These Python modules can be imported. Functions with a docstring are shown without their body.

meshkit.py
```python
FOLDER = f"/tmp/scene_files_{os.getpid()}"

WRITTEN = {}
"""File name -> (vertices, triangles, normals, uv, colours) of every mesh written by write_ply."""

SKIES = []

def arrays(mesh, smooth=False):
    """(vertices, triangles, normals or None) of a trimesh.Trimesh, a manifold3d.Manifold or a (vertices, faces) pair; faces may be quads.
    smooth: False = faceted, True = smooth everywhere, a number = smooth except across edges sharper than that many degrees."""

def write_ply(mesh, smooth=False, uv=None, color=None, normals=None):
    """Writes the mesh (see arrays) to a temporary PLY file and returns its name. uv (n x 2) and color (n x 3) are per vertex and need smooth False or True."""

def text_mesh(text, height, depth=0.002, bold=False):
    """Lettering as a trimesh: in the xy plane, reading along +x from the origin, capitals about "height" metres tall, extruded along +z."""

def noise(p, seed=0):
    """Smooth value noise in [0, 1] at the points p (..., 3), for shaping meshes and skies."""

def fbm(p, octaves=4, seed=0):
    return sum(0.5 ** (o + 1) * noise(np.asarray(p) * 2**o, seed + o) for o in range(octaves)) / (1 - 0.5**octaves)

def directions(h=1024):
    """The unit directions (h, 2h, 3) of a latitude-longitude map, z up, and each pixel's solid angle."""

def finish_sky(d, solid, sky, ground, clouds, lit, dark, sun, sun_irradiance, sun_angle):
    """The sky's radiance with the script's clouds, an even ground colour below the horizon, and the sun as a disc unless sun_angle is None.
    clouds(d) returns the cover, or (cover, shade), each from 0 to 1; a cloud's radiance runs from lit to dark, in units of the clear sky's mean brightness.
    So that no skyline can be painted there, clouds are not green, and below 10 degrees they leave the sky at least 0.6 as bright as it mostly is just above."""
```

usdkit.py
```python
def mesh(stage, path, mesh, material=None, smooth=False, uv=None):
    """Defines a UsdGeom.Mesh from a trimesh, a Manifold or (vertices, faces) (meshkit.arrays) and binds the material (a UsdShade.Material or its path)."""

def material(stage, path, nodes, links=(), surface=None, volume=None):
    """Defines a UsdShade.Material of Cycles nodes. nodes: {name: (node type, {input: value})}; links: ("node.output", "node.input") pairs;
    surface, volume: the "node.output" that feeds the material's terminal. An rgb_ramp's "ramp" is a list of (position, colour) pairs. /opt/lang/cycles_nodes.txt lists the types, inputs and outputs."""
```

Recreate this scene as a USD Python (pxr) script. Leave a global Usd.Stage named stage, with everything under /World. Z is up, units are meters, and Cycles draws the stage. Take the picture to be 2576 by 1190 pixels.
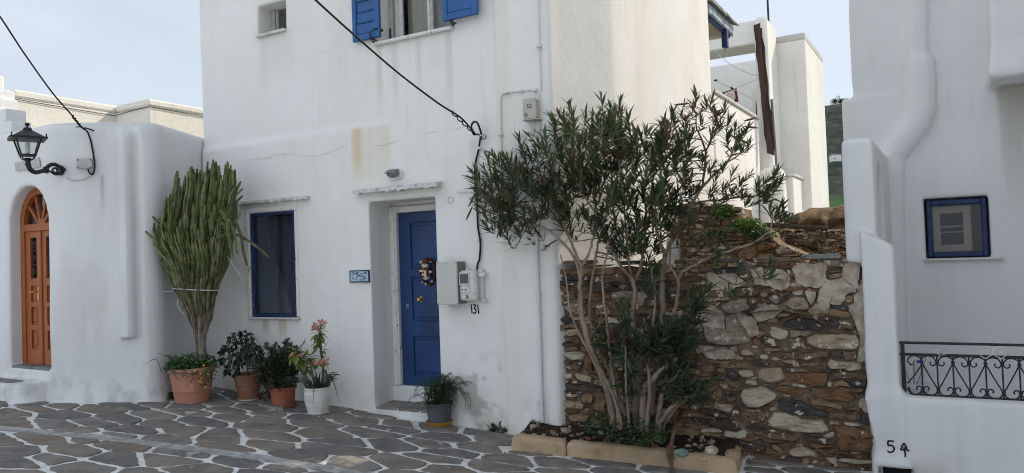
import math, random
import numpy as np, trimesh, shapely
from shapely.geometry import Polygon, LineString, Point, MultiPoint, box as sbox
from shapely.ops import voronoi_diagram
import usdkit, meshkit
from pxr import Usd, UsdGeom, UsdLux, UsdShade, Gf, Sdf, Vt

random.seed(7); RNG = np.random.default_rng(7)
stage = Usd.Stage.CreateInMemory()
UsdGeom.SetStageUpAxis(stage, 'Z'); UsdGeom.SetStageMetersPerUnit(stage, 1.0)
UsdGeom.Xform.Define(stage, '/World'); UsdGeom.Scope.Define(stage, '/World/Looks')

# ------------------------------------------------------------------ camera, sky, sun, exposure
EXPOSURE = -0.14
SUN_AZ, SUN_EL, SUN_I = math.radians(22), math.radians(38), 0.98      # azimuth from +x towards +y
SKY = 0.13
FPX, CX, CY = 1935.0, 1288.0, 595.0                                  # lens in units of a 2576 wide picture
EYE = np.array([0, 0, 1.67])
pitch, roll = math.radians(1.57), math.radians(2.0)
fw = np.array([0, math.cos(pitch), math.sin(pitch)]); r0 = np.array([1.0, 0, 0]); u0 = np.cross(r0, fw)
RI = math.cos(roll) * r0 - math.sin(roll) * u0; UP = math.cos(roll) * u0 + math.sin(roll) * r0
cam = UsdGeom.Camera.Define(stage, '/World/camera')
cam.CreateHorizontalApertureAttr(36.0); cam.CreateFocalLengthAttr(36.0 * FPX / 2576)
cam.CreateExposureAttr(EXPOSURE)
mt = np.eye(4); mt[0, :3], mt[1, :3], mt[2, :3], mt[3, :3] = RI, UP, -fw, EYE
UsdGeom.Xformable(cam).AddTransformOp().Set(Gf.Matrix4d(*mt.ravel().tolist()))
sunv = np.array([math.cos(SUN_EL) * math.cos(SUN_AZ), math.cos(SUN_EL) * math.sin(SUN_AZ), math.sin(SUN_EL)])
dome = UsdLux.DomeLight.Define(stage, '/World/sky')
dome.GetPrim().SetCustomDataByKey('kind', 'structure')
skym = usdkit.material(stage, '/World/Looks/sky_look', {
    'sky': ('sky_texture', {'sky_type': 'single_scattering', 'sun_disc': False, 'sun_elevation': SUN_EL, 'sun_rotation': math.atan2(sunv[0], sunv[1]), 'altitude': 20.0, 'air_density': 1.0, 'aerosol_density': 1.6, 'ozone_density': 1.0}),
    'tc': ('texture_coordinate', {}),
    'mp': ('mapping', {'scale': (1.2, 1.2, 4.0)}),
    'n': ('noise_texture', {'scale': 1.7, 'detail': 5.0, 'roughness': 0.55, 'distortion': 0.4}),
    'r': ('rgb_ramp', {'ramp': [(0.34, (0.72, 0.72, 0.72)), (0.72, (0.92, 0.92, 0.92))]}),
    'mx': ('mix_color', {'b': (6.9, 7.6, 8.5), 'use_clamp': False, 'use_clamp_result': False}),
    'bg': ('background_shader', {'strength': SKY})},
    [('tc.generated', 'mp.vector'), ('mp.vector', 'n.vector'), ('n.fac', 'r.fac'), ('r.color', 'mx.fac'), ('sky.color', 'mx.a'), ('mx.result', 'bg.color')], surface='bg.background')
UsdShade.MaterialBindingAPI.Apply(dome.GetPrim()).Bind(skym)
sun = UsdLux.DistantLight.Define(stage, '/World/sun')
sun.CreateIntensityAttr(SUN_I); sun.CreateAngleAttr(0.53); sun.CreateColorAttr(Gf.Vec3f(1.0, 0.90, 0.74)); sun.CreateNormalizeAttr(True)
zx = np.cross([0, 0, 1.0], sunv); zx /= np.linalg.norm(zx); zy = np.cross(sunv, zx)
ms = np.eye(4); ms[0, :3], ms[1, :3], ms[2, :3] = zx, zy, sunv
UsdGeom.Xformable(sun).AddTransformOp().Set(Gf.Matrix4d(*ms.ravel().tolist()))

# ------------------------------------------------------------------ geometry of the place: one street frame (t along the houses, n towards the street)
ANG = math.radians(30)
ET, EN = np.array([math.cos(ANG), -math.sin(ANG), 0]), np.array([-math.sin(ANG), -math.cos(ANG), 0])
EZ = np.array([0, 0, 1.0])
def ray(px, py): return fw + (px - CX) / FPX * RI - (py - CY) / FPX * UP
OR = np.zeros(3)
SLOPE = 0.062
def hit(px, py, p0, nrm):
    d = ray(px, py); s = np.dot(np.asarray(p0) - EYE, nrm) / np.dot(d, nrm); return EYE + s * d
OR = hit(1265, 1086, (0, 0, 0), EZ)
OR[2] = 0
def gz(x, y=0):
    x = np.clip(np.asarray(x, float), -7.5, 5.0); return -SLOPE * (x - OR[0])
GN = np.array([SLOPE, 0, 1.0])
def ground(px, py): return hit(px, py, OR, GN)
def W(t, n, z): return OR + np.multiply.outer(np.asarray(t, float), ET) + np.multiply.outer(np.asarray(n, float), EN) + np.multiply.outer(np.asarray(z, float), EZ)
def loc(p): q = np.asarray(p) - OR; return np.array([q @ ET, q @ EN, q[..., 2]]).T
def on_n(px, py, n=0.0): return loc(hit(px, py, OR + n * EN, EN))
def on_t(px, py, t): return loc(hit(px, py, OR + t * ET, ET))
def tn(px, py, n=0.0): return on_n(px, py, n)[0]
def zn(px, py, n=0.0): return on_n(px, py, n)[2]
def depth(px, py, Y):
    d = ray(px, py); return EYE + d * (Y / d[1])

# ------------------------------------------------------------------ prims
COUNT = {}
def numbered(parent, name):
    k = (parent, name); COUNT[k] = COUNT.get(k, -1) + 1
    return name if COUNT[k] == 0 else f'{name}_{COUNT[k]:03d}'
def setdata(prim, **kw):
    for k, v in kw.items():
        if v: prim.SetCustomDataByKey(k, v)
class Thing:
    def __init__(s, name, label=None, cat=None, base=(0, 0, 0), group=None, kind=None):
        s.path = '/World/' + numbered('/World', name); s.base = np.asarray(base, float)
        x = UsdGeom.Xform.Define(stage, s.path); x.AddTranslateOp().Set(Gf.Vec3d(*s.base.tolist()))
        setdata(x.GetPrim(), label=label, category=cat, group=group, kind=kind); s.prim = x.GetPrim()
def put(parent, name, mesh, mat, smooth=False, label=None, kind=None, tint=None):
    """One Mesh prim under a Thing or under another part (world-space vertices are moved into the thing's frame)."""
    v, f, n = meshkit.arrays(mesh, smooth)
    path = parent.path + '/' + numbered(parent.path, name)
    m = usdkit.mesh(stage, path, (v - parent.base, f), mat)
    if n is not None:
        m.CreateNormalsAttr(Vt.Vec3fArray.FromNumpy(n.astype(np.float32))); m.SetNormalsInterpolation('vertex')
    if tint is not None:
        UsdGeom.PrimvarsAPI(m).CreatePrimvar('tint', Sdf.ValueTypeNames.Color3fArray, 'vertex').Set(Vt.Vec3fArray.FromNumpy(np.asarray(tint, np.float32)))
    setdata(m.GetPrim(), label=label, kind=kind)
    p = Thing.__new__(Thing); p.path, p.base, p.prim = path, parent.base, m.GetPrim()
    return p
def single(name, mesh, mat, label=None, cat=None, group=None, kind=None, smooth=False, tint=None):
    v, f, n = meshkit.arrays(mesh, smooth)
    path = '/World/' + numbered('/World', name)
    c = np.array([v[:, 0].mean(), v[:, 1].mean(), v[:, 2].min()])
    m = usdkit.mesh(stage, path, (v - c, f), mat)
    UsdGeom.Xformable(m).AddTranslateOp().Set(Gf.Vec3d(*c.tolist()))
    if n is not None:
        m.CreateNormalsAttr(Vt.Vec3fArray.FromNumpy(n.astype(np.float32))); m.SetNormalsInterpolation('vertex')
    if tint is not None:
        UsdGeom.PrimvarsAPI(m).CreatePrimvar('tint', Sdf.ValueTypeNames.Color3fArray, 'vertex').Set(Vt.Vec3fArray.FromNumpy(np.asarray(tint, np.float32)))
    setdata(m.GetPrim(), label=label, category=cat, group=group, kind=kind)

# ------------------------------------------------------------------ materials
L = '/World/Looks/'
def look(name, color, rough=0.8, var=0.15, scale=6.0, bump=0.0, bscale=60.0, bdist=0.01, metallic=0.0, color2=None, spec=0.3, ramp=(0.35, 0.65), coord='position', stretch=(1, 1, 1), detail=4.0, coat=0.0, c3=None, at3=.76):
    color = np.asarray(color, float); c2 = np.asarray(color2, float) if color2 is not None else np.clip(color * (1 - var), 0, 1)
    c1 = color if color2 is not None else np.clip(color * (1 + var), 0, 1)
    nodes = {'g': ('geometry', {}), 'mp': ('mapping', {'scale': stretch}), 'n': ('noise_texture', {'scale': scale, 'detail': detail, 'roughness': 0.6}),
             'r': ('rgb_ramp', {'ramp': [(ramp[0], tuple(c1)), (ramp[1], tuple(c2))] + ([(at3 - .04, tuple(c2)), (at3, tuple(c3))] if c3 else [])}),
             'p': ('principled_bsdf', {'roughness': rough, 'metallic': metallic, 'specular_ior_level': spec, 'coat_weight': coat})}
    links = [('g.position', 'mp.vector'), ('mp.vector', 'n.vector'), ('n.fac', 'r.fac'), ('r.color', 'p.base_color')]
    if bump:
        nodes['bn'] = ('noise_texture', {'scale': bscale, 'detail': 5.0, 'roughness': 0.6}); nodes['b'] = ('bump', {'strength': bump, 'distance': bdist})
        links += [('mp.vector', 'bn.vector'), ('bn.fac', 'b.height'), ('b.normal', 'p.normal')]
    return usdkit.material(stage, L + name, nodes, links, surface='p.BSDF')
def plaster_look(name, color, mott=0.07, bump=0.35, streak=0.022, tint=True):
    c = np.asarray(color, float)
    nodes = {'g': ('geometry', {}),
             'n1': ('noise_texture', {'scale': 1.1, 'detail': 6.0, 'roughness': 0.65}),
             'r1': ('rgb_ramp', {'ramp': [(0.3, tuple(c * (1 - mott) * np.array([1, .985, .96]))), (0.65, tuple(c))]}),
             'mp': ('mapping', {'scale': (9.0, 9.0, 0.55)}), 'n2': ('noise_texture', {'scale': 1.0, 'detail': 4.0, 'roughness': 0.6}),
             'r2': ('rgb_ramp', {'ramp': [(0.30, (1 - 2.2 * streak,) * 3), (0.42, (1, 1, 1))]}),
             'm1': ('mix_color', {'blend_type': 'multiply', 'fac': 1.0}),
             'n3': ('noise_texture', {'scale': 14.0, 'detail': 6.0, 'roughness': 0.7}), 'n4': ('noise_texture', {'scale': 150.0, 'detail': 3.0}),
             'ma': ('math', {'math_type': 'multiply_add', 'value2': 0.25}), 'b': ('bump', {'strength': bump * 1.15, 'distance': 0.025}),
             'p': ('principled_bsdf', {'roughness': 0.9, 'specular_ior_level': 0.15})}
    links = [('g.position', 'n1.vector'), ('n1.fac', 'r1.fac'), ('g.position', 'mp.vector'), ('mp.vector', 'n2.vector'), ('n2.fac', 'r2.fac'), ('r1.color', 'm1.a'), ('r2.color', 'm1.b'),
             ('g.position', 'n3.vector'), ('g.position', 'n4.vector'), ('n4.fac', 'ma.value1'), ('n3.fac', 'ma.value3'), ('ma.value', 'b.height'), ('b.normal', 'p.normal')]
    if tint:
        nodes['at'] = ('attribute', {'attribute': 'tint'}); nodes['m2'] = ('mix_color', {'blend_type': 'multiply', 'fac': 1.0})
        links += [('m1.result', 'm2.a'), ('at.color', 'm2.b'), ('m2.result', 'p.base_color')]
    else: links += [('m1.result', 'p.base_color')]
    return usdkit.material(stage, L + name, nodes, links, surface='p.BSDF')
def stone_look(name, c1, c2, wash=0.0, rough=0.85, scale=9.0, bump=0.8):
    nodes = {'g': ('geometry', {}), 'mp': ('mapping', {'scale': (1, 1, 2.6)}), 'n': ('noise_texture', {'scale': scale, 'detail': 6.0, 'roughness': 0.65, 'distortion': 0.5}),
             'r': ('rgb_ramp', {'ramp': [(0.3, c1), (0.68, c2)]}), 'w': ('noise_texture', {'scale': 13.0, 'detail': 6.0, 'roughness': 0.6}),
             'wr': ('rgb_ramp', {'ramp': [(0.66 - wash * 0.3, (0, 0, 0)), (0.69 - wash * 0.3, (1, 1, 1))]}), 'mx': ('mix_color', {'b': (0.56, 0.51, 0.43)}),
             'bn': ('noise_texture', {'scale': 34.0, 'detail': 6.0, 'roughness': 0.65}), 'b': ('bump', {'strength': bump, 'distance': 0.02}),
             'p': ('principled_bsdf', {'roughness': rough, 'specular_ior_level': 0.25})}
    links = [('g.position', 'mp.vector'), ('mp.vector', 'n.vector'), ('n.fac', 'r.fac'), ('g.position', 'w.vector'), ('w.fac', 'wr.fac'), ('r.color', 'mx.a'), ('wr.color', 'mx.fac'), ('mx.result', 'p.base_color'),
             ('mp.vector', 'bn.vector'), ('bn.fac', 'b.height'), ('b.normal', 'p.normal')]
    if wash <= 0: links = [l for l in links if l[1] != 'p.base_color'] + [('r.color', 'p.base_color')]
    return usdkit.material(stage, L + name, nodes, links, surface='p.BSDF')
def leaf_look(name, c1, c2, trans=0.25, rough=0.45, scale=25.0):
    return usdkit.material(stage, L + name, {
        'g': ('geometry', {}), 'n': ('noise_texture', {'scale': scale, 'detail': 2.0}), 'r': ('rgb_ramp', {'ramp': [(0.35, c1), (0.65, c2)]}),
        'p': ('principled_bsdf', {'roughness': rough, 'specular_ior_level': 0.4}), 't': ('translucent_bsdf', {}), 'm': ('mix_closure', {'fac': trans})},
        [('g.position', 'n.vector'), ('n.fac', 'r.fac'), ('r.color', 'p.base_color'), ('r.color', 't.color'), ('p.BSDF', 'm.closure1'), ('t.BSDF', 'm.closure2')], surface='m.closure')
def pane_look(name, tintc=(1, 1, 1), gl=0.08):
    return usdkit.material(stage, L + name, {'f': ('layer_weight', {'blend': 0.3}), 'mm': ('math', {'math_type': 'multiply_add', 'value2': 0.30, 'value3': 0.035}), 't': ('transparent_bsdf', {'color': tintc}), 'gl': ('glossy_bsdf', {'roughness': gl}), 'm': ('mix_closure', {})},
        [('f.facing', 'mm.value1'), ('mm.value', 'm.fac'), ('t.BSDF', 'm.closure1'), ('gl.BSDF', 'm.closure2')], surface='m.closure')

WHITE = plaster_look('white_plaster', (0.755, 0.745, 0.72), bump=0.2)
WHITE2 = plaster_look('white_plaster_clean', (0.70, 0.705, 0.71), mott=0.04, streak=0.02, bump=0.3)
WHITEF = plaster_look('white_plaster_far', (0.80, 0.79, 0.76), tint=False, mott=0.1, streak=0.05)
CREAM = plaster_look('cream_plaster_far', (0.78, 0.75, 0.68), tint=False, mott=0.1, streak=0.05, bump=0.6)
SLATE = look('slab_slate', (0.225, 0.205, 0.185), 0.75, color2=(0.135, 0.122, 0.112), scale=5, bump=0.5, bscale=22, bdist=0.02, spec=0.35, c3=(.36, .345, .32), at3=0.72)
SLABS = [SLATE,
         look('slab_brown', (0.245, 0.21, 0.175), 0.75, color2=(0.15, 0.128, 0.108), scale=4, bump=0.5, bscale=22, bdist=0.02, c3=(.40, .37, .33), at3=0.72),
         look('slab_dark', (0.185, 0.172, 0.162), 0.72, color2=(0.115, 0.108, 0.104), scale=6, bump=0.5, bscale=26, bdist=0.02, c3=(.33, .32, .30), at3=0.73),
         look('slab_light', (0.27, 0.245, 0.215), 0.78, color2=(0.17, 0.155, 0.14), scale=4, bump=0.5, bscale=20, bdist=0.02, c3=(.45, .43, .40), at3=0.72)]
JOINT = look('joint_whitewash', (0.74, 0.74, 0.73), 0.9, color2=(0.50, 0.49, 0.47), scale=9, bump=0.6, bscale=40, ramp=(0.42, 0.75), spec=0.15)
STEPW = look('step_whitewash', (0.70, 0.70, 0.69), 0.9, color2=(0.5, 0.5, 0.49), scale=5, bump=0.4, bscale=30, ramp=(0.4, 0.8), spec=0.15)
BLUEW = look('blue_paint', (0.010, 0.078, 0.25), 0.38, var=0.12, scale=3, bump=0.1, bscale=80, spec=0.5, c3=(.04, .12, .32), at3=0.75)
BLUED = look('blue_door_paint', (0.007, 0.036, 0.130), 0.45, var=0.28, scale=3.5, bump=0.12, bscale=70, spec=0.5, stretch=(1, 1, .4), c3=(.035, .075, .19), at3=0.74)
BLUEF = look('blue_frame_paint', (0.010, 0.026, 0.088), 0.5, var=0.45, scale=16, bump=0.2, spec=0.4)
WHITEW = look('white_window_paint', (0.60, 0.59, 0.56), 0.55, color2=(0.42, 0.40, 0.37), scale=18, bump=0.2, ramp=(0.5, 0.8))
PEEL = look('peeling_white_paint', (0.66, 0.65, 0.61), 0.7, color2=(0.22, 0.2, 0.18), scale=26, bump=0.5, ramp=(0.6, 0.68), stretch=(1, 1, .5))
GREYFR = look('grey_window_wood', (0.40, 0.39, 0.37), 0.6, var=0.12, scale=9)
ORANGE = look('orange_varnished_wood', (0.36, 0.108, 0.030), 0.45, color2=(0.26, 0.072, 0.02), scale=6, bump=0.1, stretch=(6, 6, .6), spec=0.4, c3=(.50, .22, .10), at3=0.74)
BLACK = look('black_iron', (0.012, 0.012, 0.014), 0.5, var=0.3, scale=20, bump=0.2, spec=0.4)
CABLE = look('black_cable', (0.008, 0.008, 0.009), 0.55, spec=0.3)
WCABLE = look('white_cable', (0.55, 0.55, 0.53), 0.6)
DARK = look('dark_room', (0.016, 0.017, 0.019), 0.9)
CURT = look('tan_curtain', (0.42, 0.32, 0.2), 0.9, var=0.08, stretch=(6, 6, .3))
NETC = look('grey_curtain', (0.26, 0.26, 0.26), 0.9, var=0.1)
NAVY = look('navy_net_curtain', (0.15, 0.165, 0.225), 0.9, color2=(0.10, 0.115, 0.165), scale=3, stretch=(8, 8, .4))
METALB = look('cabinet_metal', (0.50, 0.49, 0.45), 0.5, var=0.04, spec=0.4)
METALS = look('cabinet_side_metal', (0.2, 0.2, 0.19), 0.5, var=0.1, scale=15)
METERW = look('meter_whitewashed', (0.62, 0.61, 0.58), 0.6, color2=(0.42, 0.41, 0.39), scale=40, ramp=(0.5, 0.75))
TELE = look('telephone_box_plastic', (0.42, 0.39, 0.33), 0.5, var=0.04)
GREYBOX = look('grey_plastic_box', (0.42, 0.42, 0.41), 0.6, var=0.1, scale=30)
BRASS = look('brass', (0.55, 0.36, 0.12), 0.25, metallic=1.0, var=0.1)
STEEL = look('steel', (0.5, 0.5, 0.5), 0.35, metallic=1.0, var=0.1)
TERRA1 = look('pink_terracotta', (0.42, 0.19, 0.13), 0.8, color2=(0.52, 0.31, 0.24), scale=5, bump=0.2, ramp=(0.5, 0.75), c3=(.62, .48, .41), at3=0.78)
TERRA2 = look('brown_terracotta', (0.22, 0.10, 0.055), 0.8, color2=(0.3, 0.2, 0.14), scale=7, bump=0.3, ramp=(0.45, 0.8), c3=(.46, .36, .29), at3=0.82)
TERRA3 = look('orange_terracotta', (0.34, 0.11, 0.055), 0.75, color2=(0.26, 0.09, 0.05), scale=6, bump=0.2, c3=(.48, .27, .2), at3=0.72)
CERAM = look('white_glazed_pot', (0.60, 0.60, 0.55), 0.45, color2=(0.44, 0.43, 0.37), scale=7, ramp=(0.45, 0.75), stretch=(1, 1, 3), spec=0.45)
GREYPOT = look('grey_plastic_pot', (0.075, 0.085, 0.095), 0.6, var=0.15, scale=12, c3=(.14, .15, .155), at3=0.7)
YELLOW = look('ochre_plastic_saucer', (0.45, 0.23, 0.03), 0.5, var=0.12)
WPLAST = look('white_plastic', (0.66, 0.66, 0.66), 0.5, var=0.05)
BLUEPL = look('blue_plastic', (0.02, 0.14, 0.55), 0.4)
SOIL = look('dark_soil', (0.045, 0.03, 0.02), 0.95, color2=(0.02, 0.014, 0.010), scale=18, bump=1.0, bscale=45, bdist=0.03)
KERB = look('cement_kerb', (0.42, 0.305, 0.195), 0.9, color2=(0.27, 0.185, 0.115), scale=5, bump=0.5, bscale=28, ramp=(0.45, 0.75), c3=(.50, .42, .33), at3=0.84)
BARK = look('oleander_bark', (0.29, 0.22, 0.165), 0.85, color2=(0.16, 0.12, 0.088), scale=10, bump=0.5, bscale=40, stretch=(1, 1, .5))
TWIG = look('oleander_twig', (0.12, 0.085, 0.05), 0.8, var=0.25, scale=12)
LEAVES = [leaf_look('oleander_leaf_green', (0.052, 0.084, 0.028), (0.092, 0.128, 0.050), 0.18),
          leaf_look('oleander_leaf_dark', (0.036, 0.058, 0.026), (0.060, 0.086, 0.040), 0.15),
          leaf_look('oleander_leaf_dry', (0.085, 0.052, 0.032), (0.13, 0.088, 0.056), 0.15)]
FICUS = leaf_look('ficus_leaf', (0.012, 0.028, 0.014), (0.022, 0.045, 0.020), 0.1, 0.3)
BUSHL = leaf_look('euphorbia_leaf', (0.022, 0.034, 0.018), (0.04, 0.055, 0.026), 0.12)
THORNL = leaf_look('thorn_plant_leaf', (0.21, 0.26, 0.05), (0.11, 0.17, 0.04), 0.3)
GRASSL = leaf_look('strap_leaf', (0.025, 0.06, 0.03), (0.05, 0.09, 0.045), 0.2)
COVERL = leaf_look('trailing_leaf', (0.035, 0.085, 0.022), (0.065, 0.13, 0.035), 0.2)
CLOVER = leaf_look('clover_leaf', (0.018, 0.05, 0.016), (0.035, 0.075, 0.024), 0.15)
FERNL = leaf_look('fern_leaf', (0.018, 0.042, 0.013), (0.032, 0.065, 0.02), 0.2)
WEEDL = leaf_look('bright_weed_leaf', (0.055, 0.13, 0.02), (0.1, 0.19, 0.035), 0.3)
PINK = leaf_look('salmon_petal', (0.44, 0.16, 0.11), (0.5, 0.24, 0.17), 0.25)
YFLOW = leaf_look('yellow_petal', (0.70, 0.36, 0.02), (0.75, 0.45, 0.05), 0.2)
STEMG = look('thorny_stem', (0.10, 0.09, 0.07), 0.85, var=0.2, scale=30)
WOOD = look('old_brown_wood', (0.085, 0.05, 0.036), 0.85, color2=(0.035, 0.022, 0.018), scale=5, bump=0.6, bscale=20, stretch=(4, 4, .35))
GREYW = look('grey_wood', (0.16, 0.15, 0.14), 0.85, var=0.2, stretch=(4, 4, .4))
DRYL = look('dry_brown_leaf', (0.13, 0.075, 0.045), 0.8, var=0.3, scale=30, stretch=(3, 3, .5))
SLATEC = look('grey_slate_cap', (0.22, 0.23, 0.22), 0.7, color2=(0.12, 0.125, 0.125), scale=10, bump=0.5, bscale=25)
LINTEL = look('whitewashed_slate', (0.60, 0.595, 0.57), 0.85, color2=(0.30, 0.30, 0.28), scale=9, bump=0.7, bscale=30, ramp=(0.5, 0.72))
LETTER = look('black_lettering', (0.012, 0.012, 0.014), 0.6)
CACTUS = usdkit.material(stage, L + 'cactus_green', {
    'g': ('geometry', {}), 's': ('separate_xyz', {}), 'mr': ('map_range', {'from_min': 0.95, 'from_max': 1.65, 'clamp': True}),
    'n': ('noise_texture', {'scale': 16.0, 'detail': 4.0}), 'r': ('rgb_ramp', {'ramp': [(0.32, (0.062, 0.078, 0.028)), (0.66, (0.172, 0.188, 0.074))]}),
    'rb': ('rgb_ramp', {'ramp': [(0.3, (0.10, 0.075, 0.055)), (0.7, (0.21, 0.17, 0.135))]}), 'mx': ('mix_color', {}),
    'oi': ('object_info', {}), 'mv': ('map_range', {'from_min': 0.0, 'from_max': 1.0, 'to_min': 0.5, 'to_max': 1.4}), 'hs': ('hsv', {}),
    'bn': ('noise_texture', {'scale': 70.0, 'detail': 4.0}), 'b': ('bump', {'strength': 0.5, 'distance': 0.01}),
    'p': ('principled_bsdf', {'roughness': 0.65, 'specular_ior_level': 0.3})},
    [('g.position', 's.vector'), ('s.z', 'mr.value'), ('mr.result', 'mx.fac'), ('g.position', 'n.vector'), ('n.fac', 'r.fac'), ('n.fac', 'rb.fac'), ('rb.color', 'mx.a'), ('r.color', 'mx.b'),
     ('mx.result', 'hs.color'), ('oi.random', 'mv.value'), ('mv.result', 'hs.value'), ('hs.color', 'p.base_color'), ('g.position', 'bn.vector'), ('bn.fac', 'b.height'), ('b.normal', 'p.normal')], surface='p.BSDF')
STONES = {'rust': stone_look('stone_rust', (0.25, 0.135, 0.07), (0.125, 0.07, 0.04), wash=.08),
          'brown': stone_look('stone_brown', (0.235, 0.155, 0.10), (0.11, 0.074, 0.05), wash=0.25),
          'dark': stone_look('stone_dark', (0.12, 0.09, 0.072), (0.058, 0.046, 0.04), wash=0.2),
          'slate': stone_look('stone_slate', (0.05, 0.047, 0.046), (0.095, 0.088, 0.082), wash=0.22),
          'pale': stone_look('stone_pale', (0.58, 0.51, 0.40), (0.37, 0.31, 0.225), scale=9),
          'cream': stone_look('stone_cream', (0.48, 0.39, 0.28), (0.33, 0.24, 0.16), scale=7, wash=0.25),
          'ochre': stone_look('stone_ochre', (0.34, 0.22, 0.125), (0.20, 0.125, 0.07), wash=0.15),
          'grey': stone_look('stone_grey', (0.44, 0.37, 0.285), (0.21, 0.165, 0.12), wash=0.3, scale=13, bump=1.0)}
MORTAR = look('earth_mortar', (0.24, 0.175, 0.12), 0.95, color2=(0.09, 0.062, 0.044), scale=10, bump=1.0, bscale=40, bdist=0.03)
OLDPL = look('old_lime_plaster', (0.52, 0.45, 0.36), 0.95, color2=(0.25, 0.19, 0.14), scale=11, bump=1.0, bscale=26, bdist=0.03, ramp=(0.4, 0.7))
EARTH = look('rubble_earth', (0.27, 0.185, 0.11), 0.95, color2=(0.12, 0.075, 0.042), scale=6, bump=1.0, bscale=14, bdist=0.06)
PANE = pane_look('window_glass', (0.85, 0.88, 0.88), 0.05)
LGLASS = pane_look('lantern_glass', (0.9, 0.92, 0.9), 0.15)

# ------------------------------------------------------------------ mesh helpers
def sst(a, b, x):
    t = np.clip((x - a) / (b - a), 0, 1); return t * t * (3 - 2 * t)
def smax(a, b, k):
    h = np.clip(0.5 + 0.5 * (a - b) / k, 0, 1); return b + (a - b) * h + k * h * (1 - h)
def smin(a, b, k): return -smax(-a, -b, k)
def snets(f, xs, ys, zs):
    """Surface nets over a rectilinear grid: (vertices, quads) of f = 0, outward where f > 0."""
    D = f(xs[:, None, None], ys[None, :, None], zs[None, None, :]).astype(np.float32)
    D = np.broadcast_to(D, (len(xs), len(ys), len(zs)))
    S = D < 0
    nx, ny, nz = D.shape
    corner = [(i, j, k) for i in (0, 1) for j in (0, 1) for k in (0, 1)]
    sl = lambda A, i, j, k: A[i:nx - 1 + i, j:ny - 1 + j, k:nz - 1 + k]
    cnt = sum(sl(S, *c).astype(np.int8) for c in corner)
    act = (cnt > 0) & (cnt < 8)
    idx = np.argwhere(act); vid = -np.ones(act.shape, np.int64); vid[act] = np.arange(len(idx))
    acc, num = np.zeros((len(idx), 3)), np.zeros(len(idx))
    P = [xs, ys, zs]
    for a in corner:
        for ax in range(3):
            if a[ax]: continue
            b = list(a); b[ax] = 1
            ia, ib = idx + a, idx + b
            da, db = D[ia[:, 0], ia[:, 1], ia[:, 2]], D[ib[:, 0], ib[:, 1], ib[:, 2]]
            m = (da < 0) != (db < 0)
            t = da[m] / (da[m] - db[m])
            p = np.stack([P[q][ia[m, q]] for q in range(3)], 1); p[:, ax] += t * (P[ax][ib[m, ax]] - P[ax][ia[m, ax]])
            acc[m] += p; num[m] += 1
    V = acc / num[:, None]
    Q = []
    for ax in range(3):
        o = [q for q in range(3) if q != ax]
        A, B = np.take(S, range(D.shape[ax] - 1), ax), np.take(S, range(1, D.shape[ax]), ax)
        e = np.argwhere(A != B)
        e = e[(e[:, o[0]] > 0) & (e[:, o[1]] > 0) & (e[:, o[0]] < D.shape[o[0]] - 1) & (e[:, o[1]] < D.shape[o[1]] - 1)]
        def cell(d0, d1):
            c = e.copy(); c[:, o[0]] -= d0; c[:, o[1]] -= d1; return vid[c[:, 0], c[:, 1], c[:, 2]]
        q = np.stack([cell(1, 1), cell(0, 1), cell(0, 0), cell(1, 0)], 1)
        ins = S[e[:, 0], e[:, 1], e[:, 2]]
        flip = ins if ax != 1 else ~ins
        q[~flip] = q[~flip][:, ::-1]
        Q.append(q)
    return V, np.vstack(Q)
def tri(q): return np.vstack([q[:, [0, 1, 2]], q[:, [0, 2, 3]]])
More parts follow.
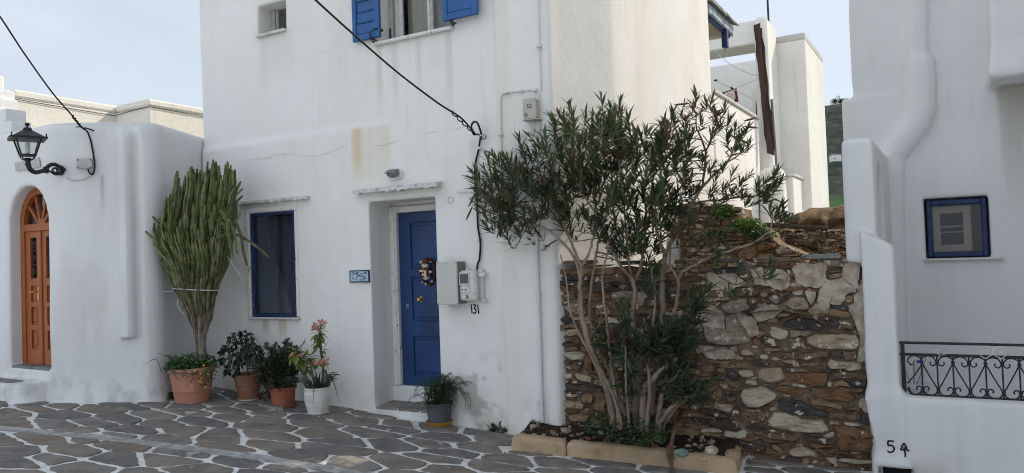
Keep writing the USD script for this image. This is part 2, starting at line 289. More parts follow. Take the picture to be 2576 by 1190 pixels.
def fr(v): return W(v[:, 0], v[:, 1], v[:, 2])
def fbm2(a, b, s=1.0, seed=0, oct=4):
    a, b = np.broadcast_arrays(a, b); return meshkit.fbm(np.stack([a * s, b * s, np.zeros_like(a)], -1), oct, seed) - 0.5
def tm(v, f): return trimesh.Trimesh(np.asarray(v, float), np.asarray(f), process=False)
def cat(ms): return trimesh.util.concatenate([m if isinstance(m, trimesh.Trimesh) else tm(*m) for m in ms])
def rbox(x0, x1, y0, y1, z0, z1, r=0.008):
    """Box with chamfered edges in whatever frame the numbers are in."""
    x0, x1 = min(x0, x1), max(x0, x1); y0, y1 = min(y0, y1), max(y0, y1); z0, z1 = min(z0, z1), max(z0, z1)
    r = min(r, (x1 - x0) * .45, (y1 - y0) * .45, (z1 - z0) * .45)
    pts = []
    for sx, X in ((1, x0), (-1, x1)):
        for sy, Y in ((1, y0), (-1, y1)):
            for sz, Z in ((1, z0), (-1, z1)):
                pts += [(X, Y + sy * r, Z + sz * r), (X + sx * r, Y, Z + sz * r), (X + sx * r, Y + sy * r, Z)]
    return trimesh.convex.convex_hull(np.array(pts))
def fbox(t0, t1, n0, n1, z0, z1, r=0.008):
    m = rbox(t0, t1, n0, n1, z0, z1, r); v = fr(m.vertices); f = m.faces
    return tm(v, f if np.linalg.det(np.array([ET, EN, EZ])) > 0 else f[:, ::-1])
FLIP = np.linalg.det(np.array([ET, EN, EZ])) < 0
def tube(pts, rad, sides=8, caps=True, prof=None):
    p = np.asarray(pts, float); n = len(p); rad = np.broadcast_to(rad, (n,))
    t = np.gradient(p, axis=0); t /= np.linalg.norm(t, axis=1, keepdims=True) + 1e-12
    a = np.cross(t[0], [0, 0, 1.0] if abs(t[0][2]) < .9 else [1.0, 0, 0]); a /= np.linalg.norm(a)
    V = []; ang = np.arange(sides) * 2 * np.pi / sides
    pr = np.ones(sides) if prof is None else np.asarray(prof)
    for i in range(n):
        a = a - t[i] * (a @ t[i]); a /= np.linalg.norm(a) + 1e-12; b = np.cross(t[i], a)
        V.append(p[i] + rad[i] * ((pr * np.cos(ang))[:, None] * a + (pr * np.sin(ang))[:, None] * b))
    V = np.vstack(V); i, j = np.meshgrid(np.arange(n - 1), np.arange(sides), indexing='ij'); j2 = (j + 1) % sides
    F = np.stack([i * sides + j, i * sides + j2, (i + 1) * sides + j2, (i + 1) * sides + j], -1).reshape(-1, 4); F = tri(F)
    if caps:
        V = np.vstack([V, p[0], p[-1]]); k = np.arange(sides); k2 = (k + 1) % sides
        F = np.vstack([F, np.stack([k2, k, np.full(sides, n * sides)], 1), np.stack([(n - 1) * sides + k, (n - 1) * sides + k2, np.full(sides, n * sides + 1)], 1)])
    return tm(V, F)
def spline(pts, m=6):
    p = np.asarray(pts, float)
    if len(p) < 3: return np.array([p[0] + (p[-1] - p[0]) * s for s in np.linspace(0, 1, m + 1)])
    q = np.vstack([2 * p[0] - p[1], p, 2 * p[-1] - p[-2]]); out = []
    for i in range(1, len(q) - 2):
        for s in np.arange(m) / m:
            a, b, c, d = q[i - 1:i + 3]
            out.append(.5 * (2 * b + (c - a) * s + (2 * a - 5 * b + 4 * c - d) * s ** 2 + (3 * b - a - 3 * c + d) * s ** 3))
    return np.array(out + [p[-1]])
def lathe(prof, base, sections=36, wob=0.0):
    m = trimesh.creation.revolve(np.asarray(prof, float), sections=sections); m.apply_translation(base); m.fix_normals(); return m
def xf(m, x, y, z, o):
    """Mesh in a local frame to the world: columns x, y, z and origin o."""
    v = np.asarray(m.vertices); v = np.outer(v[:, 0], x) + np.outer(v[:, 1], y) + np.outer(v[:, 2], z) + o
    f = np.asarray(m.faces); return tm(v, f if np.linalg.det(np.array([x, y, z])) > 0 else f[:, ::-1])
def inF(m, t, n, z):      # mesh with x along the wall, y up, z outwards
    return xf(m, ET, EZ, EN, W(t, n, z))
def extr(poly, h): return trimesh.creation.extrude_polygon(poly, h, engine='earcut')
def blade(Ln, w, fold=0.15, droop=0.15, seg=4, tip=0.5, stalk=0.0):
    """One leaf: along +x, width along y, normal z. (vertices, triangles)"""
    s = np.linspace(0, 1, seg + 1); ww = w * 0.5 * np.sin(np.pi * np.clip(s, 0.02, 1) ** tip) ** 0.8; ww[0] *= .4; ww[-1] = 0.0005
    z = -droop * Ln * s ** 2; v = []
    for k in range(seg + 1):
        v += [(Ln * s[k], ww[k], z[k] + fold * ww[k]), (Ln * s[k], 0, z[k]), (Ln * s[k], -ww[k], z[k] + fold * ww[k])]
    f = []
    for k in range(seg):
        a = 3 * k
        f += [(a, a + 1, a + 4), (a, a + 4, a + 3), (a + 1, a + 2, a + 5), (a + 1, a + 5, a + 4)]
    return np.array(v), np.array(f)
def place(proto, O, Xd, Nd, sc=None):
    """Many copies of (v, f): origins O, x axes Xd, approximate normals Nd. Returns a list of (v, f)."""
    v, f = proto; out = []
    O, Xd, Nd = np.atleast_2d(O), np.atleast_2d(Xd).astype(float), np.atleast_2d(Nd).astype(float)
    Xd = Xd / np.linalg.norm(Xd, axis=1, keepdims=True); Y = np.cross(Nd, Xd); Y /= np.linalg.norm(Y, axis=1, keepdims=True) + 1e-9; Z = np.cross(Xd, Y)
    sc = np.ones(len(O)) if sc is None else np.asarray(sc)
    VV = O[:, None] + sc[:, None, None] * (v[None, :, :1] * Xd[:, None] + v[None, :, 1:2] * Y[:, None] + v[None, :, 2:] * Z[:, None])
    return [(VV[i], f) for i in range(len(O))]
def join(lst):
    v = np.vstack([a for a, _ in lst]); off = np.cumsum([0] + [len(a) for a, _ in lst[:-1]]); return tm(v, np.vstack([b + o for (_, b), o in zip(lst, off)]))
def rdir(n, up=0.0):
    d = RNG.normal(size=(n, 3)); d[:, 2] += up; return d / np.linalg.norm(d, axis=1, keepdims=True)
def blob(poly, h, jit=0.0, dome=0.5, inset=0.35, frame=None, tilt=0.0, rings=2):
    """A stone: an irregular outline raised by h in the third axis, rounded over. poly in 2D; frame maps (x, y, h) to the world."""
    p = np.array(poly.exterior.coords)[:-1]; c = np.array(poly.representative_point().coords[0])
    if poly.exterior.is_ccw is False: p = p[::-1]
    n = len(p); z0 = -0.06
    rs = [(1.0, z0), (1.0, 0.25 * h), (0.93, 0.72 * h), (1 - inset, h)] + ([(.5, h), (.26, h)] if poly.area > .012 and inset > .1 else [])
    V = []
    tl = RNG.normal(0, tilt, 2)
    for s, z in rs:
        q = c + (p - c) * s; V.append(np.column_stack([q, z + (RNG.normal(0, jit * h, n) if z > 0 else np.zeros(n)) + (z > 0) * ((q - c) @ tl)]))
    V.append(np.array([[c[0], c[1], h * (1 + dome * .2) + RNG.normal(0, jit * h)]]))
    V = np.vstack(V); F = []
    k = np.arange(n); k2 = (k + 1) % n
    for r in range(len(rs) - 1):
        F += [np.stack([r * n + k, r * n + k2, (r + 1) * n + k2], 1), np.stack([r * n + k, (r + 1) * n + k2, (r + 1) * n + k], 1)]
    F.append(np.stack([(len(rs) - 1) * n + k, (len(rs) - 1) * n + k2, np.full(n, len(rs) * n)], 1)); F = np.vstack(F)
    return (frame(V) if frame else V), F
def rough_poly(poly, step, jit, rnd=0.0):
    """Resample an outline evenly and roughen it."""
    if rnd: poly = poly.buffer(-rnd).buffer(rnd)
    if poly.is_empty: return None
    if poly.geom_type != 'Polygon': poly = max(poly.geoms, key=lambda g: g.area)
    ring = poly.exterior; m = int(np.clip(round(ring.length / step), 7, 26))
    q = np.array([ring.interpolate(i / m, normalized=True).coords[0] for i in range(m)]) + RNG.normal(0, jit, (m, 2))
    q = Polygon(q)
    return q if q.is_valid and q.area > 0 else poly

# ================================================================== SETTING
# street bed (whitewashed joints) with the slabs as parts, wide terrain under it, far hill
gx = np.unique(np.concatenate([np.linspace(-30, -9, 12), np.linspace(-9, 6, 61), np.linspace(6, 30, 12)])); gy = np.unique(np.concatenate([np.linspace(-30, 3, 14), np.linspace(3, 12, 46)]))
GX, GY = np.meshgrid(gx, gy, indexing='ij')
def gridmesh(X, Y, Z):
    n, m = X.shape; i, j = np.meshgrid(np.arange(n - 1), np.arange(m - 1), indexing='ij')
    q = np.stack([i * m + j, (i + 1) * m + j, (i + 1) * m + j + 1, i * m + j + 1], -1).reshape(-1, 4)
    return tm(np.stack([X, Y, Z], -1).reshape(-1, 3), tri(q))
street = Thing('pavement', kind='structure')
BED = -0.008
put(street, 'joint_bed', gridmesh(GX, GY, gz(GX) + BED + 0.006 * (meshkit.fbm(np.stack([GX * 2, GY * 2, GX * 0], -1), 3) - .5)), JOINT, True)
tx = np.concatenate([-np.geomspace(3000, 40, 24), np.linspace(-32, 40, 37), np.geomspace(44, 3000, 40)]); ty = np.concatenate([-np.geomspace(3000, 40, 16), np.linspace(-30, 40, 30), np.geomspace(44, 900, 70), [1500, 3000]])
TX, TY = np.meshgrid(tx, ty, indexing='ij')
hr = np.exp(-((TX - 150) / 150) ** 2 - ((TY - 360) / 120) ** 2)
lowb = 3.0 * sst(35, 60, TY) * sst(5, 20, TX)
TZ = -2.6 + lowb + 64.5 * hr * (0.9 + 0.25 * meshkit.fbm(np.stack([TX * .02, TY * .02, TX * 0], -1), 5, 3)) + 3 * sst(60, 200, TY) * meshkit.fbm(np.stack([TX * .05, TY * .05, TX * 0], -1), 4, 5)
HILL = usdkit.material(stage, L + 'hillside', {
    'g': ('geometry', {}), 's': ('separate_xyz', {}), 'mp': ('mapping', {'scale': (.16, .16, .34)}), 'n': ('noise_texture', {'scale': 1.0, 'detail': 8.0, 'roughness': 0.7}),
    'r': ('rgb_ramp', {'ramp': [(0.40, (0.012, 0.024, 0.022)), (0.55, (0.036, 0.050, 0.040)), (0.66, (0.10, 0.10, 0.085))]}),
    'gn': ('noise_texture', {'scale': 2.0, 'detail': 4.0}), 'gr': ('rgb_ramp', {'ramp': [(0.35, (0.03, 0.075, 0.02)), (0.6, (0.05, 0.105, 0.03)), (0.72, (0.04, 0.055, 0.03))]}),
    'mr': ('map_range', {'from_min': 14.5, 'from_max': 17.0, 'clamp': True}), 'mx': ('mix_color', {}), 'p': ('principled_bsdf', {'roughness': 0.95, 'specular_ior_level': 0.1})},
    [('g.position', 's.vector'), ('s.z', 'mr.value'), ('mr.result', 'mx.fac'), ('g.position', 'mp.vector'), ('mp.vector', 'n.vector'), ('n.fac', 'r.fac'), ('mp.vector', 'gn.vector'), ('gn.fac', 'gr.fac'),
     ('gr.color', 'mx.a'), ('r.color', 'mx.b'), ('mx.result', 'p.base_color')], surface='p.BSDF')
single('hill', gridmesh(TX, TY, TZ), HILL, kind='structure', smooth=True)

# ------------------------------------------------------------------ the white house with the blue door
TL, TC = tn(508, 300), 0.633
CHA = math.radians(67)                                             # the slanting corner plane, turned this far from the street front
_q = loc(hit(1553, 200, W(TC, 0, 0), math.sin(CHA) * ET + math.cos(CHA) * EN)); TS = float(_q[0]); NCH = float(_q[1])
NB = float(on_t(1791, 160, TS)[1])                                 # far end of the side wall
ZL = float(zn(740, 342))                                           # ledge between the storeys
TPI = tn(1262, 600)
DOOR = dict(t0=tn(930, 510), t1=tn(1094, 520), z1=zn(1010, 502), d=.40)
DSTEP = float(gz(W(-1.2, 0, 0)[0])) + .085
W1 = dict(t0=tn(637, 620), t1=tn(748, 620), z0=zn(690, 796), z1=zn(690, 535))        # ground floor window
W2 = dict(t0=tn(649, 60), t1=tn(718, 40), z0=zn(684, 84), z1=4.75, d=.19)            # small upper window
W3 = dict(t0=tn(953, 95), t1=tn(1141, 60), z0=zn(1040, 90), z1=4.8, d=.20)           # upper window with shutters
def cut(d, T, N, Z, t0, t1, z0, z1, dep): return np.maximum(d, -np.maximum(np.maximum(np.maximum(t0 - T, T - t1), np.maximum(z0 - Z, Z - z1)), -dep - N))
def house_sdf(T, N, Z):
    off = .035 * sst(ZL + .05, ZL - .04, Z) * sst(tn(1010, 330), tn(860, 330), T) + .028 * sst(TPI - .012, TPI + .012, T)
    und = .022 * fbm2(T, Z, .8, 4) + .010 * fbm2(T, Z, 4.0, 9, 3)
    d = N - off - und
    ch = (T - TC) * math.sin(CHA) + (N - .028) * math.cos(CHA) - .02 * fbm2(N, Z, .9, 6)
    sd = T - TS - .03 * fbm2(N, Z, .7, 8)
    d = smax(smax(d, ch, .05), sd, .05)
    d = smax(d, TL - .02 * (Z < 9) * fbm2(N, Z, 1.2, 2) - T - .02 * sst(3.2, 5, Z), .04)
    d = np.maximum(np.maximum(d, NB - N), np.maximum(Z - 5.6, -.7 - Z))
    d = cut(d, T, N, Z, DOOR['t0'], DOOR['t1'], -.8, DOOR['z1'] - .0 * T, DOOR['d'] + .05)
    d = cut(d, T, N, Z, W1['t0'] - .012, W1['t1'] + .012, W1['z0'] - .012, W1['z1'] + .012, .30)
    d = cut(d, T, N, Z, W2['t0'], W2['t1'], W2['z0'], W2['z1'], .46)
    d = cut(d, T, N, Z, W3['t0'], W3['t1'], W3['z0'], W3['z1'], .50)
    return d
xs = np.concatenate([np.arange(TL - .1, TS + .12, .024)]); ys = np.concatenate([np.arange(NB - .15, -.6, .14), np.arange(-.6, .13, .0235)]); zs = np.concatenate([np.arange(-.75, 4.9, .0245), np.arange(4.92, 5.7, .06)])
hv, hq = snets(house_sdf, xs, ys, zs)
hf = tri(hq)
if FLIP: hf = hf[:, ::-1]
def streakmask(t, z, a, b, ztop, zbot, soft=.03, seed=1):
    """Weather streak between t = a..b running down from ztop and fading at zbot."""
    w = soft * (1 + .8 * fbm2(t * 0, z, 3.0, seed))
    return sst(a - w, a + w, t) * sst(b + w, b - w, t) * sst(ztop + .02, ztop - .02, z) * sst(zbot, zbot + .7 * (ztop - zbot), z) * (.55 + .9 * meshkit.fbm(np.stack([t * 22, z * 1.3, t * 0], -1), 3, seed))
t, n, z = hv.T
tint = np.ones((len(hv), 3)); front = n > -.1
def stain(mask, col): 
    global tint
    tint *= 1 - np.clip(mask, 0, 1)[:, None] * (1 - np.asarray(col))
P3 = lambda x, y: (tn(x, y), zn(x, y))
RUST, GREYS, YEL = (.92, .82, .64), (.80, .80, .76), (.93, .89, .79)
a = tn(893, 400); stain(front * streakmask(t, z, a, tn(914, 400), zn(905, 322), zn(905, 500), .035, 1), RUST)
stain(front * .8 * streakmask(t, z, tn(890, 400), tn(982, 400), zn(940, 318), zn(940, 520), .05, 2), YEL)
for (x0, x1, y0, y1, c, s_) in [(946, 960, 112, 330, (.86, .83, .75), .9), (985, 1000, 104, 330, GREYS, .6), (1045, 1058, 92, 300, (.84, .83, .79), .8), (1118, 1135, 76, 360, (.85, .83, .77), .8), (1180, 1200, 350, 470, GREYS, .5),
                             (666, 682, 797, 850, (.70, .66, .54), 1), (706, 726, 797, 866, (.74, .68, .54), 1), (655, 740, 92, 240, (.92, .92, .90), .8)]:
    stain(front * s_ * streakmask(t, z, tn(x0, y0), tn(x1, y0), zn(x0, y0), zn(x0, y1), .02, int(x0)), c)
stain(front * .55 * sst(tn(1266, 700) - .01, tn(1266, 700) + .02, t) * sst(tn(1300, 500) + .02, tn(1300, 500) - .02, t), (.93, .90, .82))
gm = meshkit.fbm(np.stack([t * 5, z * 5, n * 5], -1), 5, 21)
stain(front * sst(.55, .62, gm) * sst(zn(1225, 870), zn(1225, 960), z) * sst(tn(1110, 900), tn(1215, 900), t) * sst(tn(1275, 900), tn(1250, 900), t) * .8, (.55, .55, .54))
stain(sst(.42, .65, meshkit.fbm(np.stack([t * 7, z * 3, n * 7], -1), 4, 5)) * sst(.55, .05, z) * .7, (.72, .69, .62))
stain((n < -.1) * sst(.45, .7, meshkit.fbm(np.stack([t * 3, z * .8, n * 3.5], -1), 4, 12)) * .35, (.86, .83, .76))
ms_ = meshkit.fbm(np.stack([t * 3.2, z * .5, n * 2], -1), 5, 33)
stain(front * sst(.60, .74, ms_) * .25, (.86, .86, .83))
house = Thing('white_house', 'tall white plastered house with blue front door and blue shutters', 'house', W(-1.6, 0, 0))
put(house, 'wall', tm(fr(hv), hf), WHITE, True, tint=tint)
put(house, 'roof', fbox(TL - .05, TS + .02, NB, .03, 5.6, 5.68), WHITEF)

# fine cracks across the plaster, as thin grooves of dirt standing 1 mm proud
def crack(parent, pts, w=.004, n0=None):
    p = []
    for k, (x, y) in enumerate(pts):
        q = on_n(x, y, 0); off = .036 * sst(ZL + .05, ZL - .04, q[2]) * sst(tn(1010, 330), tn(860, 330), q[0]) + .028 * sst(TPI - .012, TPI + .012, q[0]) + .022 * fbm2(q[0], q[2], .8, 4) + .006 * fbm2(q[0], q[2], 5.0, 9, 3)
        p.append((q[0], off + .001, q[2]))
    p = spline(p, 5); p[:, 2] += RNG.normal(0, .006, len(p)); p[:, 0] += RNG.normal(0, .004, len(p))
    ww = w * .6 * (.2 + RNG.random(len(p)))
    return put(parent, 'crack', tube(W(p[:, 0], p[:, 1], p[:, 2]), ww * .5, 4), look_crack, False)
look_crack = look('crack_dirt', (0.46, 0.45, 0.42), 0.95)
crack(house, [(600, 408), (680, 396), (730, 388), (790, 394), (860, 372), (905, 352)], .005)
crack(house, [(905, 352), (950, 366), (1000, 355), (1060, 338), (1110, 328), (1165, 322)], .005)
crack(house, [(720, 146), (770, 140), (830, 128), (880, 122)], .003)
crack(house, [(1140, 60), (1200, 42), (1250, 36), (1290, 30)], .003)
crack(house, [(1075, 380), (1095, 440), (1112, 490), (1128, 515)], .003)
crack(house, [(1298, 180), (1297, 320), (1299, 450), (1301, 520)], .004)

# front door
D0, DD = DOOR['t0'], -DOOR['d']
dz0, dz1 = float(zn(1015, 966, DD)), float(zn(1050, 534, DD)); dt0 = float(tn(1013, 750, DD)); dt1 = dt0 + .86; ft0 = float(tn(992, 700, DD))
def panel_door(t0, t1, z0, z1, n0, panels, th=.045, rec=.014):
    """Leaf with sunk and fielded panels given as (u0, u1, v0, v1) shares of the leaf."""
    ms = []; w, h = t1 - t0, z1 - z0
    outer = sbox(t0, z0, t1, z1); holes = [sbox(t0 + a * w, z0 + c * h, t0 + b * w, z0 + d * h) for a, b, c, d in panels]
    fl = extr(outer.difference(shapely.union_all(holes)), th); fl.vertices = np.column_stack([fl.vertices[:, 0], fl.vertices[:, 2] + n0, fl.vertices[:, 1]])
    ms.append(tm(fr(fl.vertices), fl.faces))
    for hb in holes:
        a, c, b, d = hb.bounds
        ms.append(fbox(a - .004, b + .004, n0 + .002, n0 + th - rec, c - .004, d + .004, .002))
        m = .045
        ms.append(fbox(a + m, b - m, n0 + th - rec - .002, n0 + th - .002, c + m, d - m, .012))
        for (p0, p1, q0, q1) in ((a, b, c, c + .014), (a, b, d - .014, d), (a, a + .014, c, d), (b - .014, b, c, d)):
            ms.append(fbox(p0, p1, n0 + th - rec - .001, n0 + th + .008, q0, q1, .006))
    return cat(ms)
PNL = [(.20, .86, .055, .29), (.20, .86, .365, .615), (.20, .86, .655, .95)]
door = put(house, 'front_door', panel_door(dt0, dt1, dz0, dz1, DD - .01, [(.17, .83, .055, .29), (.17, .83, .37, .63), (.17, .83, .67, .945)]), BLUED)
knob = on_n(1057, 753, DD + .05)
prof = [(0, .055), (.016, .055), (.024, .048), (.026, .035), (.018, .022), (.011, .015), (.011, .006), (.03, .005), (.033, 0), (0, 0)]
put(door, 'door_knob', xf(trimesh.creation.revolve(np.array(prof), sections=20), ET, EZ, EN, W(knob[0], DD + .032, knob[2])), BRASS, 40)
lk = on_n(1025, 769, DD + .04)
put(door, 'door_lock', xf(trimesh.creation.revolve(np.array([(0, .008), (.006, .008), (.02, .008), (.023, 0), (0, 0)]), sections=18), ET, EZ, EN, W(lk[0], DD + .034, lk[2])), STEEL, 40)
put(door, 'keyhole', xf(trimesh.creation.cylinder(.007, .004, sections=10), ET, EZ, EN, W(lk[0], DD + .044, lk[2])), BLACK)
fz1 = float(zn(1040, 517, DD)); zst = dz0
put(house, 'door_frame', cat([fbox(ft0, dt0 - .004, DD - .03, DD + .085, zst - .0, fz1, .012), fbox(ft0 + .03, dt0 - .02, DD + .08, DD + .098, zst, fz1 - .03, .006),
                              fbox(ft0, dt1 + .1, DD - .03, DD + .083, dz1 + .004, fz1 - .002, .012), fbox(ft0 - .02, dt1 + .1, DD - .02, DD + .06, fz1 + .003, fz1 + .06, .01)]), PEEL)
put(house, 'threshold', fbox(D0 - .02, DOOR['t1'] + .3, DD - .06, DD + .10, -.3, zst - .003, .02), WHITE2, tint=np.ones((len(fbox(0, 1, 0, 1, 0, 1).vertices), 3)))
# tiled doorstep
st = put(house, 'doorstep', fbox(D0 + .004, DOOR['t1'] - .004, DD - .0, .075, -.3, DSTEP, .02), STEPW)
tw = (DOOR['t1'] - D0) / 3
for i in range(3):
    for j in range(2):
        a0 = D0 + .02 + i * tw + (j % 2) * .05; n0 = DD + .115 + j * .19
        put(st, 'tile', fbox(a0, min(a0 + tw - .018, DOOR['t1'] - .01), n0, n0 + .172, DSTEP - .02, DSTEP + .007 + .004 * RNG.random(), .006), SLABS[(i + j) % 2 * 3])
# slate drip course over the door and over the window
def drip(name, x0, y0, x1, y1, proud=.13, th=.035, parent=house, seed=0):
    a, b = on_n(x0, y0, proud), on_n(x1, y1, proud); m = 44
    u = np.linspace(0, 1, m); r = np.random.default_rng(seed)
    top = a[2] + (b[2] - a[2]) * u + r.normal(0, .003, m) + .012; bot = top - th + r.normal(0, .005, m); fr_ = proud + r.normal(0, .006, m); tt = a[0] + (b[0] - a[0]) * u
    V = []
    for k in range(m): V += [(tt[k], -.03, top[k] + .02), (tt[k], fr_[k], top[k]), (tt[k], fr_[k] - .004, bot[k]), (tt[k], -.03, bot[k] + .012)]
    F = []
    for k in range(m - 1):
        for e in range(4): F.append((4 * k + e, 4 * k + (e + 1) % 4, 4 * k + 4 + (e + 1) % 4, 4 * k + 4 + e))
    F = tri(np.array(F)); F = np.vstack([F, [(0, 3, 2), (0, 2, 1)], [(4 * m - 4, 4 * m - 3, 4 * m - 2), (4 * m - 4, 4 * m - 2, 4 * m - 1)]])
    return put(parent, name, tm(fr(np.array(V)), F), LINTEL)
drip('door_lintel', 886, 482, 1098, 461, .11, .04, seed=1)
drip('window_lintel', 592, 511, 770, 496, .09, .03, seed=2)

# ground floor window: whitewashed surround, blue frame, glass, grey sill
w = W1; a0, a1, c0, c1 = w['t0'], w['t1'], w['z0'], w['z1']; NP = .035
win = put(house, 'window', cat([fbox(a0, a0 + .035, -.03, NP + .004, c0, c1, .006), fbox(a1 - .035, a1, -.03, NP + .004, c0, c1, .006), fbox(a0 + .035, a1 - .035, -.03, NP + .002, c1 - .03, c1, .006), fbox(a0 + .035, a1 - .035, -.03, NP + .002, c0, c0 + .035, .006)]), BLUEF)
put(win, 'surround', cat([fbox(a0 - .06, a0 - .006, -.02, NP + .022, c0, c1 + .06, .012), fbox(a1 + .006, a1 + .05, -.02, NP + .02, c0, c1 + .06, .012), fbox(a0 - .006, a1 + .006, -.02, NP + .018, c1 + .006, c1 + .075, .012)]), PEEL)
put(win, 'sill', fbox(a0 - .03, a1 + .06, -.02, NP + .05, c0 - .028, c0 - .006, .008), LINTEL)
put(win, 'pane', fbox(a0 + .033, a1 - .033, -.012, -.006, c0 + .033, c1 - .028, .001), PANE)
put(win, 'inner_frame', cat([fbox(a0 + .30, a0 + .34, -.10, -.06, c0 + .04, c1 - .04, .006), fbox(a1 - .09, a1 - .04, -.10, -.06, c0 + .04, c1 - .04, .006)]), look('dim_inner_frame', (.20, .205, .225), .7))
put(win, 'dark_blind', fbox(a0 + .034, a0 + .35, -.055, -.045, c0 + .036, c1 - .03, .001), NAVY)
cv = np.linspace(0, 1, 34); cn = -.14 + .016 * np.sin(cv * 40)
put(win, 'curtain', gridmesh(np.array([[W(a0 + .22 + (a1 - a0 - .26) * u, q, zz)[0] for zz in (c0, c1)] for u, q in zip(cv, cn)]), np.array([[W(a0 + .22 + (a1 - a0 - .26) * u, q, zz)[1] for zz in (c0, c1)] for u, q in zip(cv, cn)]), np.array([[c0 + .02, c1 - .02]] * 34)), NAVY, True)
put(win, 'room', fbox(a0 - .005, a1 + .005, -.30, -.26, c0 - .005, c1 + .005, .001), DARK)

# upper small window
w = W2; a0, a1, c0, c1 = w['t0'], w['t1'], w['z0'], w['z1']; nd = -w['d']
win = put(house, 'window', cat([fbox(a0 + .0, a0 + .07, nd - .05, nd, c0, c1, .01), fbox(a0 + .075, a0 + .11, nd - .06, nd - .015, c0, c1, .008)]), GREYFR)
put(win, 'sill', fbox(a0 - .01, a1 + .015, -.2, .045, c0 - .02, c0 + .014, .008), LINTEL)
put(win, 'pane', fbox(a0 + .112, a1 + .0, nd - .04, nd - .034, c0, c1, .001), PANE)
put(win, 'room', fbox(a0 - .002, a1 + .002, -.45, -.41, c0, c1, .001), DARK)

# upper big window with curtain and open blue shutters
w = W3; a0, a1, c0, c1 = w['t0'], w['t1'], w['z0'], w['z1']; nd = -w['d']; ww = a1 - a0
win = put(house, 'window', cat([fbox(a0, a0 + .05, nd - .06, nd + .03, c0, c1, .01), fbox(a1 - .06, a1, nd - .06, nd + .03, c0, c1, .01), fbox(a0 + .05, a1 - .06, nd - .06, nd + .02, c0, c0 + .025, .008)]), GREYFR)
s0 = tn(1075, 40, nd)
put(win, 'casement', cat([fbox(a0 + .055, a0 + .16, nd - .05, nd + .0, c0 + .03, c1, .012), fbox(a0 + .085, a0 + .115, nd + .0, nd + .014, c0 + .03, c1, .008), fbox(s0, s0 + .07, nd - .05, nd + .012, c0 + .028, c1, .012), fbox(s0 + .03, s0 + .05, nd + .012, nd + .024, c0 + .028, c1, .006),
                          fbox(s0 + .07, a1 - .06, nd - .045, nd + .006, c0 + .028, c0 + .07, .008), fbox(s0 + .07, a1 - .06, nd - .045, nd + .006, c0 + .47, c0 + .51, .008)]), WHITEW)
put(win, 'pane', fbox(s0 + .07, a1 - .062, nd - .03, nd - .024, c0 + .07, c1, .001), PANE)
put(win, 'pane', fbox(a0 + .16, s0, nd - .03, nd - .026, c0 + .028, c1, .001), PANE)
cv = np.linspace(0, 1, 40); ca, cb = tn(1027, 40, nd - .12), s0 + .02
def sheet(ta, tb, nn, za, zb, amp, k):
    u = np.linspace(0, 1, 44); V = W(ta + (tb - ta) * u, nn + amp * np.sin(u * k) + amp * .5 * np.sin(u * k * 2.3 + 1), np.zeros(44)); A = np.stack([V, V], 1); A[:, 0, 2] = za; A[:, 1, 2] = zb
    return gridmesh(A[..., 0], A[..., 1], A[..., 2])
put(win, 'curtain', sheet(ca, cb, nd - .12, c0 + .03, c1, .012, 17), CURT, True)
put(win, 'lace_curtain', sheet(s0 + .05, a1, nd - .13, c0 + .03, c1, .008, 26), NETC, True)
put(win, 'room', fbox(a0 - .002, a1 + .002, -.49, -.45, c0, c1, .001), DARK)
put(win, 'sill', fbox(a0 - .05, a1 + .0, nd - .02, .055, c0 - .03, c0 + .006, .01), PEEL)
put(win, 'hinge', cat([fbox(a0 - .02, a0 + .05, -.02, .075, zn(965, 70, .05) - .012, zn(965, 70, .05) + .012, .004), fbox(a0 + .012, a0 + .036, nd + .03, nd + .04, zn(975, 82) - .10, zn(975, 82) + .10, .004)]), BLACK)
def shutter(t0, t1, z0, nf, left):
    z1 = z0 + 1.15
    ms = [fbox(t0, t0 + .055, nf - .04, nf, z0, z1, .006), fbox(t1 - .07, t1, nf - .04, nf, z0, z1, .006), fbox(t0 + .055, t1 - .07, nf - .038, nf - .002, z0, z0 + .07, .006)]
    s = put(house, 'shutter', cat(ms), BLUEW)
    zz = z0 + .072; k = 0
    while zz < z1 - .05:
        hh = .118 if left else 1.07
        gap = .010
        put(s, 'slat', fbox(t0 + .052, t1 - .066, nf - .035 - .004 * (k % 2), nf - .012 - .003 * (k % 3), zz, min(zz + hh - gap, z1), .007), BLUEW); zz += hh; k += 1
    return s
NS = .07
shl = shutter(tn(885, 60, NS), tn(953, 60, NS), zn(920, 99, NS), NS, True)
shr = shutter(tn(1112, 30, NS + .03), tn(1200, 30, NS + .03), zn(1156, 44, NS + .03), NS + .03, False)
hs = [(934, 96), (1134, 52)]
for x, y in hs:
    q = on_n(x, y, NS + .012)
    p = [(q[0] - .02, q[2] + .06), (q[0] - .005, q[2] + .05), (q[0] - .005, q[2] + .02), (q[0] + .01, q[2] - .02), (q[0] + .03, q[2] - .05), (q[0] + .045, q[2] - .045), (q[0] + .048, q[2] - .03)]
    p = spline(np.array([(a, NS + .02, b) for a, b in p]), 4)
    put(house, 'shutter_hook', cat([tube(fr(p), .008, 6), tube(fr(np.array([(q[0] + .005, -.02, q[2] - .01), (q[0] + .005, NS + .05, q[2] - .005)])), .007, 6)]), BLACK, 40)

